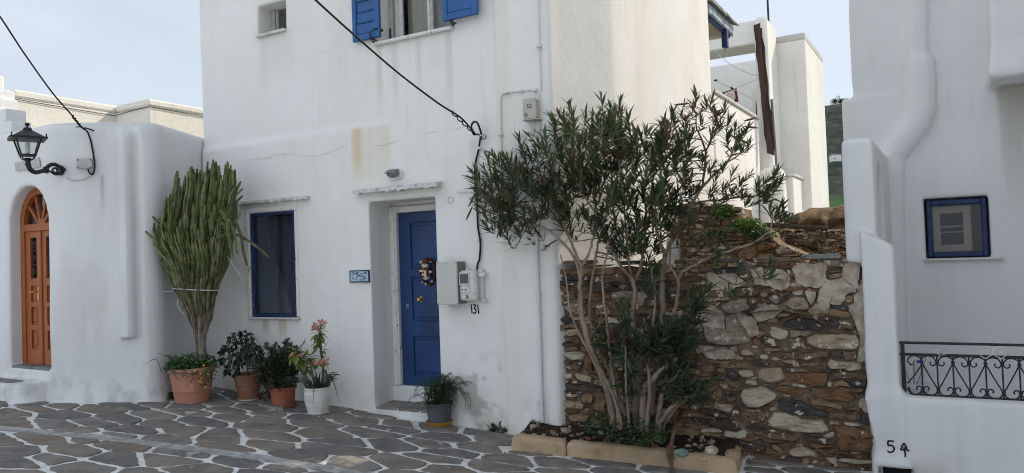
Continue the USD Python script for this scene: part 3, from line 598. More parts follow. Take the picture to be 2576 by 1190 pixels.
# painted house number
def lettering(parent, text, x, y, h, n, bold=False, name='lettering', mat=LETTER, rot=0.0, squash=.62, frame=None):
    m = meshkit.text_mesh(text, h, .0015, bold); m.vertices[:, 0] *= squash
    q = on_n(x, y, n); c, s = math.cos(rot), math.sin(rot)
    v = m.vertices.copy(); m.vertices[:, 0], m.vertices[:, 1] = v[:, 0] * c - v[:, 1] * s, v[:, 0] * s + v[:, 1] * c
    return put(parent, name, inF(m, q[0], n, q[2]), mat)
def nsurf(sdf, T, Z, n0, lift=.0015):
    T, Z = np.asarray(T, float), np.asarray(Z, float); a, b = np.full(len(T), n0 - .08), np.full(len(T), n0 + .14)
    for _ in range(20):
        m = (a + b) / 2; v = np.ravel(sdf(T, m, Z)); a = np.where(v < 0, m, a); b = np.where(v < 0, b, m)
    return b + lift
def stroke_digits(parent, strokes, x, y, h, n, name='lettering', sdf=None):
    """Hand-painted digits as brush strokes; coordinates in units of the height."""
    q = on_n(x, y, n); ms = []
    for s in strokes:
        p = spline(np.array([(a, b) for a, b in s]), 5); w = LineString(p).buffer(.075, cap_style=1)
        e = extr(w.simplify(.01), .002); e.vertices[:, :2] *= h; v = e.vertices
        v[:, 2] += nsurf(sdf, q[0] + v[:, 0], q[2] + v[:, 1], n) - n; ms.append(inF(tm(v, e.faces), q[0], n, q[2]))
    return put(parent, name, cat(ms), LETTER)
D1 = [(.06, 0), (.02, .5), (.0, 1.0)]
D3 = [(.30, .95), (.50, 1.0), (.60, .80), (.40, .55), (.62, .40), (.58, .1), (.40, .0), (.28, .08)]
stroke_digits(house, [D1, D3, [(.98, 0), (.94, .5), (.9, .95)]], 1187, 788, .085, .0, sdf=house_sdf)
# painted ring mark beside the door
rg = on_n(1134, 503, .0); put(house, 'ring_mark', inF(trimesh.creation.annulus(.029, .034, .003, sections=28), rg[0], .008, rg[2]), GREYBOX)

# ------------------------------------------------------------------ low white building on the left with the arched door
P1 = ground(150, 1011); NA = float(loc(P1)[1])
PB = np.array([P1, ground(420, 1009)]); eB = (PB[1] - PB[0])[:2]; eB /= np.linalg.norm(eB); nB = np.array([eB[1], -eB[0]])
def onB(px, py, off=0.0): return hit(px, py, P1 + off * np.array([*nB, 0]), np.array([*nB, 0]))
P2 = onB(402, 1009); P3 = W(TL, .02, 0); eC = (P3 - P2)[:2] / np.linalg.norm((P3 - P2)[:2]); nC = np.array([eC[1], -eC[0]])
ZB = float(onB(300, 303)[2])
AT0, AT1 = float(tn(23, 700, NA)), float(tn(122, 760, NA)); AZ0 = float(zn(95, 926, NA)); AZ1 = float(zn(80, 466, NA)); AR = (AT1 - AT0) / 2; AC = (AT0 + AT1) / 2
AD = NA - float(on_t(62, 700, AT0)[1])
FL = onB(318, 500); fz0, fz1 = float(onB(322, 850)[2]), float(onB(316, 330)[2])
STZ = float(zn(60, 968, NA + .15)); 
def sboxd(a, b, c, a0, a1, b0, b1, c0, c1): return np.maximum(np.maximum(np.maximum(a0 - a, a - a1), np.maximum(b0 - b, b - b1)), np.maximum(c0 - c, c - c1))
STEPS = [(tn(x, y, NA - .30 - .03 * i), zn(x - 4, y2, NA - .2 - .03 * i)) for i, (x, y, y2) in enumerate(((71, 315, 301), (58, 285, 270), (38, 255, 241), (30, 238, 219)))]
def left_sdf(X, Y, Z):
    T = (X - OR[0]) * ET[0] + (Y - OR[1]) * ET[1]; N = (X - OR[0]) * EN[0] + (Y - OR[1]) * EN[1]
    und = .03 * fbm2(X, Z, .9, 14)
    a = N - NA - und; b = (X - P1[0]) * nB[0] + (Y - P1[1]) * nB[1] - und * 1.2; c = (X - P2[0]) * nC[0] + (Y - P2[1]) * nC[1]
    d = smax(smax(a, b, .16), c, .16)
    d = smax(d, Z - ZB - .03 * fbm2(X, X * 0, 1.3, 3) - .10 * sst(.55, .0, np.abs(T - TL)) * 0, .10)
    for i, (t1, z1) in enumerate(STEPS):
        s = np.maximum(np.maximum(N - (NA - .10 - .03 * i) - und, NA - .34 - .03 * i - N), np.maximum(T - t1, Z - z1)); d = smin(d, s, .03)
    # fillet up the taller house
    fx = np.maximum(np.abs(T - TL) - .06, Z - ZB - .45 * 0); 
    # half round downpipe cover
    r = np.hypot(X - FL[0], Y - FL[1]); r2 = np.sqrt((X - FL[0]) ** 2 + (Y - FL[1]) ** 2 + np.maximum(Z - fz1 + .09, 0) ** 2)
    d = smin(d, np.maximum(r2 - .092, fz0 - Z), .035)
    # rounded step in front of the door
    sx = (T - (AC - .33)) / 1.0
    st_ = np.maximum(np.hypot(np.maximum(np.abs(T - AC + .30) - .42, 0), np.maximum(N - NA - .04, 0)) - .24, Z - STZ - .02)
    d = smin(d, st_, .07)
    # footing flare
    d = d - .035 * sst(.55, .15, Z)
    # arched doorway
    arch = np.where(Z > AZ1 - AR, np.hypot(T - AC, Z - AZ1 + AR) - AR, np.abs(T - AC) - AR)
    d = smax(d, -np.maximum(np.maximum(arch, AZ0 - Z), NA - AD - .04 - N), .03)
    d = np.maximum(d, np.minimum(T - TL - .01, -.03 - N))
    return np.maximum(np.maximum(d, Y - 10.6), np.maximum(-7.6 - X, np.maximum(-.5 - Z, Z - 4.6)))
lv, lq = snets(left_sdf, np.concatenate([np.arange(-7.7, -6.2, .1), np.arange(-6.2, -3.6, .026)]), np.concatenate([np.arange(7.6, 9.75, .027), np.arange(9.75, 10.75, .1)]), np.arange(-.5, 4.3, .027))
ly = np.ones((len(lv), 3)); t_ = (lv - OR) @ ET; z_ = lv[:, 2]
mm = meshkit.fbm(np.stack([lv[:, 0] * 3, z_ * .7, lv[:, 1] * 3], -1), 4, 41); ly *= 1 - (sst(.55, .75, mm) * .10)[:, None] * np.array([.9, 1, 1.2])
mm = meshkit.fbm(np.stack([lv[:, 0] * 8, z_ * 6, lv[:, 1] * 8], -1), 4, 42); ly *= 1 - (sst(.5, .7, mm) * sst(.75, .35, z_) * .25)[:, None]
gs = onB(258, 470); q = np.hypot(lv[:, 0] - gs[0], lv[:, 1] - gs[1]); ly *= 1 - (sst(.035, .0, q) * sst(gs[2] - .45, gs[2] + .1, z_) * sst(gs[2] + .16, gs[2] + .1, z_) * .4)[:, None]
chapel = Thing('white_outbuilding', 'low white plastered building with an orange arched door and stepped corner', 'house', (P1[0], P1[1], 0.25))
put(chapel, 'wall', tm(lv, tri(lq)), WHITE2, True, tint=ly)
# plugged niche under the lamp
_a = [on_n(x, y, NA + .012) for x, y in ((38, 412), (96, 398), (99, 418), (40, 428))]
pn = put(chapel, 'wall_niche', inF(extr(Polygon([(q[0] - _a[0][0], q[2] - _a[0][2]) for q in _a][::-1]).buffer(.01), .008), _a[0][0], NA + .004, _a[0][2]), GREYBOX)
# arched orange door
DN = NA - AD
ol, orr = AT0 + .005, AT1 - .005; oR = (orr - ol) / 2; oz = AZ1 - AR
def archpoly(inset):
    th = np.linspace(0, np.pi, 25); r = oR - inset
    return Polygon([(AC - r, AZ0 + .0), (AC + r, AZ0 + .0)] + [(AC + r * math.cos(a), oz + r * math.sin(a)) for a in th])
def plate(poly, n0, th):
    e = extr(poly, th); return tm(fr(np.column_stack([e.vertices[:, 0], e.vertices[:, 2] + n0, e.vertices[:, 1]])), e.faces)
TRZ = float(zn(90, 574, DN))
fan = archpoly(.075)
fr_poly = archpoly(-.01).difference(fan).union(sbox(AC - oR, TRZ - .035, AC + oR, TRZ + .045)).intersection(archpoly(-.01))
bars = shapely.union_all([LineString([(AC, TRZ), (AC + oR * math.cos(a), TRZ + (oR + .12) * math.sin(a))]).buffer(.016) for a in (math.radians(38), math.radians(68), math.radians(112), math.radians(142))] + [Point(AC, TRZ).buffer(.10)]).intersection(fan).intersection(sbox(-99, TRZ, 99, 99))
adoor = put(chapel, 'arched_door', cat([plate(fr_poly, DN - .03, .07), plate(bars, DN - .02, .04)]), ORANGE)
put(adoor, 'fanlight_pane', plate(fan.intersection(sbox(-99, TRZ + .04, 99, 99)), DN - .012, .005), PANE)
put(adoor, 'dark_interior', plate(archpoly(0), DN - .045, .01), DARK)
for sgn in (0, 1):
    u0, u1 = (AC - oR + .07, AC - .002) if sgn == 0 else (AC + .002, AC + oR - .07)
    z0, z1 = AZ0 + .012, TRZ - .04; h = z1 - z0; wd = u1 - u0
    zz = lambda y: float(zn(90, y, DN)); pr = [(zz(788), zz(868)), (zz(705) - .0, zz(712) + .0)]
    holes = [(zz(888), zz(795)), (zz(780), zz(714)), (zz(706), zz(650))]
    holes = [(z0 + .10, z0 + .36 * h * .62), (z0 + .27 * h, z0 + .40 * h), (z0 + .44 * h, z0 + .56 * h)]
    holes = [(z0 + .115 * h, z0 + .255 * h), (z0 + .295 * h, z0 + .43 * h), (z0 + .465 * h, z0 + .59 * h)]
    gl = (z0 + .645 * h, z0 + .955 * h)
    outer = sbox(u0, z0, u1, z1); op = [sbox(u0 + .10, a, u1 - .085, b) for a, b in holes] + [sbox(u0 + .10, gl[0], u1 - .085, gl[1])]
    leaf = put(chapel, 'door_leaf', cat([plate(outer.difference(shapely.union_all(op)), DN - .02, .045)] + [fbox(u0 + .095, u1 - .08, DN - .018, DN + .005, a - .004, b + .004, .003) for a, b in holes] + [fbox(u0 + .135, u1 - .12, DN + .0, DN + .018, a + .035, b - .035, .01) for a, b in holes] + ([fbox(u1 - .03, u1 + .03, DN + .02, DN + .045, z0, z1, .01)] if sgn == 0 else [])), ORANGE)
    put(leaf, 'pane', fbox(u0 + .095, u1 - .08, DN - .012, DN - .006, gl[0], gl[1], .001), PANE)
    cx, gm_ = (u0 + u1) / 2, []
    for k in range(3):
        cz = gl[0] + (k + .5) * (gl[1] - gl[0]) / 3; rr = .075
        th = np.linspace(0, 2 * np.pi, 17); gm_.append(tube(fr(np.column_stack([cx + rr * np.cos(th), 0 * th + DN + .004, cz + rr * np.sin(th)])), .007, 5, False))
        for a in np.linspace(0, np.pi, 4)[:-1]:
            gm_.append(tube(fr(np.array([(cx - rr * math.cos(a), DN + .004, cz - rr * math.sin(a)), (cx + rr * math.cos(a), DN + .004, cz + rr * math.sin(a))])), .006, 5))
    put(leaf, 'iron_grille', cat(gm_), BLACK)
    if sgn == 0:
        hz = zz(733); put(leaf, 'door_handle', cat([fbox(u1 - .045, u1 - .012, DN + .044, DN + .052, hz - .10, hz + .05, .004), tube(fr(np.array([(u1 - .03, DN + .05, hz), (u1 - .03, DN + .09, hz), (u1 - .12, DN + .095, hz - .004)])), .008, 8)]), BRASS)
put(chapel, 'threshold', fbox(AC - oR + .01, AC + oR - .01, DN - .02, NA - .0, AZ0 - .03, AZ0 + .010, .01), SLATEC)
# slate tread on the step
tp = Polygon([(-.62, .02), (-.3, .03), (.05, .03), (.33, .05), (.36, .14), (.30, .20), (.05, .215), (-.3, .22), (-.6, .2)]).buffer(-.02).buffer(.02)
tv, tf_ = blob(rough_poly(tp, .09, .004), .014, .1, 0, .08, lambda V: W(AC - .28 + V[:, 0], NA + .02 + V[:, 1], STZ + .016 + V[:, 2]))
put(chapel, 'step_tread', tm(tv, tf_ if FLIP else tf_[:, ::-1]), SLATEC, 50)
# tower behind, sunlit flank
single('bell_tower', fbox(tn(9, 100, -3.6) - 1.2, tn(9, 100, -3.6), -3.6, -2.3, 2.0, 6.5, .03), WHITEF, 'sunlit white tower edge rising behind the stepped corner of the low building', 'tower')

# ------------------------------------------------------------------ white building on the right: terrace wall, fin, main wall, flue, hood
NR, NF, NM = -.5, -.6, -2.3
RT0 = float(tn(2181, 1000, NR)); RT0b = float(tn(2212, 1140, NR)); RT1 = float(tn(2257, 800, NR)); RZT = float(zn(2225, 600, NR)); RZL = float(zn(2400, 1004, NR))
FT0, FT1 = float(tn(2119, 480, NF)), float(tn(2200, 480, NF)); FZ = float(zn(2160, 346, NF)); FZ0 = float(zn(2150, 662, NF))
MT0 = float(tn(2139, 120, NM)); MT0b = float(tn(2119, 300, NM)); MZb = float(zn(2125, 249, NM)); FLOOR = RZL - .16
RW = dict(t0=float(tn(2332, 570, NM)), t1=float(tn(2484, 570, NM)), z0=float(zn(2410, 646, NM)), z1=float(zn(2407, 501, NM)))
flue = [(float(tn(a, b, NM)), float(zn(a, b, NM)), r) for a, b, r in ((2300, -150, .125), (2302, 140, .125), (2311, 165, .155), (2314, 275, .155), (2300, 315, .145), (2240, 395, .135), (2238, 520, .14), (2244, 760, .14), (2250, 1000, .14))]
HT = float(tn(2492, 120, NM + .3)); HZ = float(zn(2500, 196, NM + .62))
nch = [on_t(x, y, FT1) for x, y in ((2207, 500), (2221, 500), (2214, 411), (2214, 598))]; nc = (nch[0][1] + nch[1][1]) / 2; nw = abs(nch[0][1] - nch[1][1]) / 2; nz1, nz0 = nch[2][2], nch[3][2]
BX0, BX1 = float(tn(2196, 1165, NR + .06)), float(tn(2300, 1160, NR + .06)); BZ = float(zn(2235, 1150, NR + .06))
ZRT = float(zn(2150, -25, NM))
def right_sdf(T, N, Z):
    und = .022 * fbm2(T, Z, 1.0, 51); und2 = .02 * fbm2(N, Z, 1.0, 52)
    d = np.maximum(np.maximum(N - NM - und, MT0 - T - und2 + .0 * Z), Z - ZRT)
    d = smin(d, np.maximum(np.maximum(N - NM - und - .01, MT0b - T), Z - MZb), .03)
    # flue
    f = None
    for (a, za, ra), (b, zb, rb) in zip(flue[:-1], flue[1:]):
        L2 = (b - a) ** 2 + (zb - za) ** 2; h = np.clip(((T - a) * (b - a) + (Z - za) * (zb - za)) / L2, 0, 1)
        s = np.sqrt((T - a - h * (b - a)) ** 2 + (Z - za - h * (zb - za)) ** 2 + (np.maximum(N - NM, 0) * 1.1) ** 2) - (ra + (rb - ra) * h)
        f = s if f is None else np.minimum(f, s)
    d = smin(d, f, .025)
    # hood
    lip = HZ + .05 * np.clip((NM + .62 - N) / .5, 0, 1) - .14 * sst(.25, 0, np.abs(T - HT - .0) * 0 + np.abs(N - NM - .5))
    hood = smax(smax(np.maximum(N - NM - .55 - .07 * sst(HZ + .35, HZ, Z), NM - .1 - N), HT - .04 * sst(HZ + .4, HZ, Z) - T, .05), lip * 0 + HZ - Z, .07)
    d = smin(d, hood, .05)
    # fin
    fin = smax(smax(np.abs(T - (FT0 + FT1) / 2 - und2) - (FT1 - FT0) / 2, N - NF - und, .04), np.maximum(Z - FZ - und * .5, NM - .5 - N), .05)
    nich = np.where(Z > nz1 - nw, np.hypot(N - nc, Z - nz1 + nw) - nw, np.maximum(np.abs(N - nc) - nw, nz0 - Z))
    fin = smax(fin, -np.maximum(nich, FT1 - .10 - T), .02)
    fin = np.where(T < RT0 + .01, np.maximum(fin, FZ0 - Z), fin)
    d = smin(d, fin, .05)
    # corner pillar and the terrace wall with its sunk opening
    edge = RT0 + (RT0b - RT0) * sst(.50, .0, Z) * .9 + .02 * fbm2(Z, Z * 0, 6.0, 7, 3)
    pil = smax(smax(np.maximum(edge - T, T - RT1 - und), np.maximum(N - NR - und, NF - .12 - N), .035), Z - RZT + .55 * (T - (RT0 + RT1) / 2 - .02), .04)
    low = smax(np.maximum(np.maximum(edge - T, T - 6.5), np.maximum(N - NR - und, NR - .24 - N)), Z - RZL, .05)
    d = smin(d, smin(pil, low, .10), .03)
    d = smin(d, np.maximum(np.maximum(FT1 - T, T - 6.5), np.maximum(np.maximum(N - NR + .1, NM - .2 - N), Z - FLOOR)), .04)
    # surround of the little opening at the foot
    box_ = smax(smax(np.abs(T - (BX0 + BX1) / 2) - (BX1 - BX0) / 2, N - NR - .085, .05), np.maximum(Z - BZ, NR - .2 - N), .08)
    d = smin(d, box_, .06)
    oc = (BX0 + BX1) / 2 + .01
    d = smax(d, -np.maximum(np.maximum(np.abs(T - oc) - .12, Z - (BZ - .085)), NR - .06 - N), .03)
    # window recess
    d = np.maximum(d, -np.maximum(np.maximum(np.maximum(RW['t0'] - .02 - T, T - RW['t1'] - .02), np.maximum(RW['z0'] - .012 - Z, Z - RW['z1'] - .02)), NM - .3 - N))
    return np.maximum(np.maximum(d, NM - .5 - N), np.maximum(T - 5.2, -.75 - Z))
rv, rq = snets(right_sdf, np.concatenate([np.arange(2.75, 4.65, .024), np.arange(4.65, 5.3, .06)]), np.concatenate([np.arange(NM - 1.1, NM - .34, .12), np.arange(NM - .34, -.36, .026)]), np.arange(-.8, 5.0, .0255))
rf = tri(rq); rf = rf[:, ::-1] if FLIP else rf
t, n, z = rv.T; ry = np.ones((len(rv), 3))
mm = meshkit.fbm(np.stack([t * 6, z * .6, n * 6], -1), 4, 61); ry *= 1 - (sst(.56, .76, mm) * .05)[:, None]
mm = meshkit.fbm(np.stack([t * 3, z * 3, n * 3], -1), 4, 62); ry *= 1 - (sst(.55, .72, mm) * (n > NR - .1) * (z < RZL) * .16)[:, None] * np.array([.8, .9, 1.25])
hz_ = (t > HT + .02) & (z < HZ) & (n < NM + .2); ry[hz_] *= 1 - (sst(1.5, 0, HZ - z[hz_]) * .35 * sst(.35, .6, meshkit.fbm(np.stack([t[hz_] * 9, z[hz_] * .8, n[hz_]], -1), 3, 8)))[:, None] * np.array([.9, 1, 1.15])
rhouse = Thing('white_building', 'white rounded building with a small blue window and a railed terrace', 'house', W(3.6, -1.2, -.2))
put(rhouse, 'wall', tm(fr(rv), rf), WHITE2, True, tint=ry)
put(rhouse, 'side_wing', fbox(5.1, 8.6, -2.7, 2.2, -.8, 9.0, .05), WHITEF)
w = RW; a0, a1, c0, c1 = w['t0'], w['t1'], w['z0'], w['z1']
rwin = put(rhouse, 'window', cat([fbox(a0, a0 + .045, NM - .08, NM - .015, c0, c1, .008), fbox(a1 - .045, a1, NM - .08, NM - .015, c0, c1, .008), fbox(a0 + .045, a1 - .045, NM - .08, NM - .017, c1 - .05, c1, .008), fbox(a0 + .045, a1 - .045, NM - .08, NM - .017, c0, c0 + .05, .008)]), BLUEF)
put(rwin, 'fly_screen', fbox(a0 + .04, a1 - .04, NM - .05, NM - .047, c0 + .04, c1 - .04, .0008), pane_look('fly_screen', (.72, .72, .72), .4))
WF2 = look('pale_inner_frame', (0.72, 0.62, 0.55), 0.7, var=.06)
b0, b1 = a0 + .045, a1 - .13
put(rwin, 'casement', cat([fbox(b0, b0 + .07, NM - .13, NM - .08, c0 + .05, c1 - .06, .008), fbox(b1 - .07, b1, NM - .13, NM - .08, c0 + .05, c1 - .06, .008), fbox(b0 + .07, b1 - .07, NM - .13, NM - .082, c0 + .05, c0 + .12, .008), fbox(b0 + .07, b1 - .07, NM - .13, NM - .082, c1 - .13, c1 - .06, .008)]), WF2)
put(rwin, 'shelf', cat([fbox(b0 + .07, b1 - .07, NM - .2, NM - .14, c1 - .27, c1 - .255, .002), fbox(b0 + .07, b1 - .07, NM - .2, NM - .14, c0 + .24, c0 + .25, .002)]), WF2)
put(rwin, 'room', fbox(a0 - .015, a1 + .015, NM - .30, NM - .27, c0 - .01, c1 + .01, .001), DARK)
put(rwin, 'sill', fbox(a0 - .045, a1 + .12, NM - .06, NM + .055, c0 - .034, c0 - .010, .006), LINTEL)
# 54 painted at the corner
D5 = [(.52, 1.0), (.12, .98), (.10, .60), (.38, .62), (.56, .40), (.48, .10), (.20, -.02), (.04, .06)]
D4 = [(1.10, .30), (1.22, .62), (1.38, .88), (1.52, .62), (1.56, .38), (1.20, .30)]
D4b = [(1.38, .5), (1.42, .2), (1.46, -.06), (1.44, -.22)]
D4c = [(1.5, .36), (1.64, .28), (1.74, .25)]
stroke_digits(rhouse, [D5, D4, D4b, D4c], 2233, 1135, .088, NR, sdf=right_sdf)
put(rhouse, 'dark_opening', fbox((BX0 + BX1) / 2 - .10, (BX0 + BX1) / 2 + .12, NR - .07, NR - .055, -.7, BZ - .09, .002), DARK)

# ------------------------------------------------------------------ iron railing with hearts
rail = Thing('iron_railing', 'black wrought iron railing of hearts and scrolls on the white terrace wall', 'railing', W(3.8, NR - .1, RZL))
NG = NR - .09
R0, R1 = float(tn(2262, 858, NG)), 5.15
zt, zm, zb_ = float(zn(2420, 865, NG)), float(zn(2420, 895, NG)), float(zn(2420, 1000, NG))
put(rail, 'top_rail', fbox(R0, R1, NG - .012, NG + .012, zt - .010, zt + .010, .003), BLACK)
put(rail, 'middle_rail', fbox(R0, R1, NG - .012, NG + .012, zm - .012, zm + .010, .003), BLACK)
put(rail, 'bottom_rail', fbox(R0 + .05, R1, NG - .014, NG + .014, zb_ - .012, zb_ + .012, .003), BLACK)
tp_ = float(tn(2273, 930, NG)); put(rail, 'post', fbox(tp_ - .015, tp_ + .015, NG - .013, NG + .013, zb_ - .03, zt + .004, .003), BLACK)
SP = float(tn(2398, 940, NG) - tn(2319, 940, NG)) / 2; tb = float(tn(2319.5, 940, NG)); H = zm - zb_
up_ = [(.05, .82), (.5, .53), (.90, .25), (1.0, .16), (.93, .085), (.72, .04), (.5, .03), (.25, .06), (.07, .15), (.06, .19), (.16, .245), (.28, .26), (.42, .235), (.45, .19), (.40, .165)]
dn_ = [(.96, .82), (.88, .92), (.68, .975), (.42, .985), (.18, .945), (.05, .87), (.08, .81), (.2, .775), (.33, .785), (.40, .83), (.34, .86)]
bars_ = []
k = 0; tt = tb
while tt < R1 - .05: bars_.append(tt); tt += SP
for k, tb_ in enumerate(bars_):
    put(rail, 'baluster', fbox(tb_ - .006, tb_ + .006, NG - .006, NG + .006, zb_ + .01, zm - .01, .002), BLACK)
    hearts = up_ if k % 2 == 1 else dn_
    for sg in (-1, 1):
        if k == 0 and sg == -1: pass
        p = spline(np.array([(tb_ + sg * a * SP, NG, zm - b * H) for a, b in hearts]), 4)
        p[:, 1] += .006 * sg * 0
        put(rail, 'scroll', tube(fr(p), .0058, 6), BLACK, 50)
    for a in ((.17, .82) if True else ()):
        zz_ = zm - (a if (k % 2 == 1 or a > .5) else .17) * H
        put(rail, 'collar', xf(trimesh.creation.icosphere(1, .015), ET, EN, EZ, W(tb_, NG, zz_)), BLACK, 60)
for sg, hearts in ((1, [(.08, .17), (.3, .26), (.42, .23)]), (1, [(.04, .72), (.25, .62), (.5, .52), (.9, .3), (1.0, .18), (.9, .08), (.6, .03), (.3, .05), (.06, .16)]), (1, [(.1, .8), (.15, .9), (.35, .97), (.65, .98), (.9, .9), (.97, .84)])):
    t0 = bars_[0] - SP; p = spline(np.array([(t0 + a * SP, NG, zm - b * H) for a, b in hearts]), 5); put(rail, 'scroll', tube(fr(p), .0058, 6), BLACK, 50)
# white wire hooks tied on the rail
lw = Thing('wire_ornament', 'thin white wire scrolls and string hooked over the middle rail', 'wire hooks', W(bars_[1], NG, zm))
for xh, sgn in ((2468.5, -1), (2654, -1), (2710, 1)):
    pass
def rq_(x, y): return on_n(2188.6 + .1797 * x, 817.6 + .1797 * y, NG + .016)
for pts in ([(972, 440), (965, 412), (930, 392), (922, 365), (945, 342), (975, 350)], [(1632, 475), (1560, 440), (1545, 390), (1580, 350), (1630, 355), (1645, 390)], [(1828, 480), (1900, 430), (1905, 395), (1870, 372), (1830, 380), (1825, 410)], [(1632, 460), (1700, 420), (1725, 370), (1690, 320), (1630, 290)], [(1828, 465), (1760, 430), (1730, 370), (1760, 320), (1830, 295)]):
    put(lw, 'hook', tube(fr(spline(np.array([rq_(*p) for p in pts]), 5)), .0032, 5), WCABLE)
put(lw, 'string', tube(fr(np.array([rq_(990, 425), rq_(1260, 345), rq_(1540, 290)])), .002, 4), WCABLE)
put(lw, 'string', tube(fr(np.array([rq_(1870, 296), rq_(2000, 330), rq_(2156, 372)])), .002, 4), WCABLE)
# pot and bottle on the terrace behind the railing
pb = on_n(2299, 985, NG - .22); pbase = W(pb[0], NG - .24, FLOOR + .0)
wp = Thing('white_plastic_pot', 'white ribbed plastic pot behind the terrace railing', 'pot', pbase)
zr = float(on_n(2299, 962, NG - .24)[2] - FLOOR)
put(wp, 'bowl', lathe([(0, .0), (.085, .0), (.095, .01), (.115, zr - .035), (.13, zr - .03), (.132, zr), (.122, zr), (.115, zr - .025), (0, zr - .03)], pbase, 40), WPLAST, 40)
put(wp, 'rib', cat([tube([pbase + [.092 * math.cos(a), .092 * math.sin(a), .015], pbase + [.117 * math.cos(a), .117 * math.sin(a), zr - .04]], .004, 4) for a in np.linspace(0, 2 * np.pi, 41)[:-1]]), WPLAST)
put(wp, 'dry_stem', cat([tube(spline([pbase + [x * .3, y * .3, zr - .03], pbase + [x, y, zr + .09], pbase + [x * 1.6, y * 1.6, zr + h]], 4), .0028, 4) for x, y, h in ((-.06, .0, .16), (-.1, .03, .13), (.06, -.02, .2), (.03, .04, .17), (-.02, -.05, .19))]), TWIG)
qb = on_n(2311, 912, NG - .34); bb = W(qb[0], NG - .34, FLOOR); hb = float(qb[2] - FLOOR)
bt = Thing('water_bottle', 'clear plastic water bottle with a blue cap behind the white pot', 'bottle', bb)
put(bt, 'bottle_body', lathe([(0, 0), (.040, 0), (.043, .01), (.043, hb - .11), (.035, hb - .06), (.014, hb - .018), (.014, hb - .0), (0, hb)], bb, 24), pane_look('bottle_plastic', (.93, .95, .97), .1), 40)
put(bt, 'cap', lathe([(0, hb - .005), (.0165, hb - .005), (.0165, hb + .02), (0, hb + .02)], bb, 20), BLUEPL, 40)

# ------------------------------------------------------------------ houses behind
bc = loc(depth(374, 248, 13.0)); b2 = float(tn(290, 266, bc[1])); b1n = float(on_t(35, 239, b2)[1])
bh = Thing('rear_house', 'cream house with a flat parapet and angled corner behind the low white building', 'house', W(b2, bc[1], 0))
put(bh, 'wall', cat([fbox(b2 - 4, b2, bc[1] - 5, b1n, 0, bc[2] - .13, .02), fbox(b2 - .01, bc[0], bc[1] - 5, bc[1], 0, bc[2] - .131, .02)]), CREAM)
put(bh, 'parapet', cat([fbox(b2 - 4, b2 + .02, bc[1] - 5, b1n + .02, bc[2] - .128, bc[2], .03), fbox(b2 + .03, bc[0] + .02, bc[1] - 5, bc[1] + .02, bc[2] - .127, bc[2] - .002, .03)]), CREAM)
zc_ = bc[2] - .155
put(bh, 'wall_cable', tube(fr(np.array([(b2 + .02, b1n + .02, zc_), (b2 + .02, (b1n + bc[1]) / 2, zc_ - .02), (b2 + .02, bc[1] + .025, zc_ - .03), ((b2 + bc[0]) / 2, bc[1] + .02, zc_ + .0), (bc[0] + .02, bc[1] + .02, zc_ + .01), (bc[0] + .02, bc[1] - 2.4, zc_ - .02)])), .0065, 6), CABLE)

PN0 = float(on_t(1797, 232, TS)[1]); PZ0 = float(on_t(1800, 231, TS)[2]); PN1 = float(on_t(1907, 292, TS)[1])
yard = Thing('yard_wall', 'sunlit white yard wall with a thin cap running back from the blue door house', 'wall', W(TS - .1, (NB + PN1) / 2, 0))
put(yard, 'wall', fbox(TS - .25, TS + .0, PN1, NB + .0, -.5, PZ0 - .03, .02), WHITEF)
put(yard, 'cap', fbox(TS - .28, TS + .035, PN1, NB - .02, PZ0 - .03, PZ0 + .02, .012), LINTEL)
NPO = PN1 - .15
pt0, pt1 = float(tn(1901, 200, NPO)), float(tn(1934, 200, NPO)); pnb = float(on_t(1958, 200, pt1)[1]); pz = float(zn(1918, 40, NPO))
porch = Thing('porch_house', 'white house with a deep porch beam and square corner post behind the yard wall', 'house', W(pt0 - 1.5, NPO - 2, 0))
put(porch, 'corner_post', fbox(pt0, pt1, pnb, NPO, -1, pz, .05), WHITEF)
bz1, bz0 = float(zn(1870, 55, NPO - .08)), float(zn(1850, 118, NPO - .08))
put(porch, 'beam', fbox(pt0 - 5, pt0 + .01, NPO - .75, NPO - .08, bz0, bz1, .02), WHITEF)
RN = NPO - 2.6
put(porch, 'rear_wall', fbox(pt0 - 6, pt1 - .3, RN - .3, RN, -1, bz1 - .1, .02), WHITEF)
dz_ = float(zn(1898, 222, RN)); put(porch, 'doorway', fbox(float(tn(1893, 250, RN)), float(tn(1906, 250, RN)), RN - .02, RN + .02, -1, dz_, .01), CREAM)
put(porch, 'doorway_shade', fbox(float(tn(1901, 250, RN)), float(tn(1903, 250, RN)), RN + .0, RN + .03, -1, dz_ - .3, .005), DARK)
put(porch, 'aerial', tube([W(pt1 - .05, pnb + .4, pz - .1), W(pt1 - .05, pnb + .4, pz + .42)], .018, 6), BLACK)
# canopy roof on the flank of the house
TE = TS - .01; ea, ebk = on_t(1791, 46, TE), on_t(1845, 84, TE); ZE = float(on_t(1838, 80, TE)[2]); NE = float(ebk[1]); NBs = NB - .02
can = Thing('porch_canopy', 'small slate canopy with faded blue fascia and hanging blue post behind the sunlit house', 'canopy', W(TE, NE, ZE))
put(can, 'fascia', fbox(TE - .05, TE, NE, NBs, ZE, ZE + .13, .008), look('faded_blue_paint', (.40, .44, .47), .6, color2=(.14, .20, .30), scale=9))
put(can, 'rafter', fbox(TE - .10, TE - .052, NE - .0, NBs, ZE - .05, ZE + .02, .008), BLUEF)
put(can, 'soffit', fbox(TE - 1.6, TE - .105, NE, NBs, ZE + .03, ZE + .05, .004), look('soffit_boards', (.40, .34, .27), .8, stretch=(5, 5, 5)))
put(can, 'fascia_end', fbox(TE - .5, TE - .0, NE - .05, NE - .002, ZE - .02, ZE + .12, .008), WHITEW)
nsl = 9; dn_s = (NBs - NE + .1) / nsl
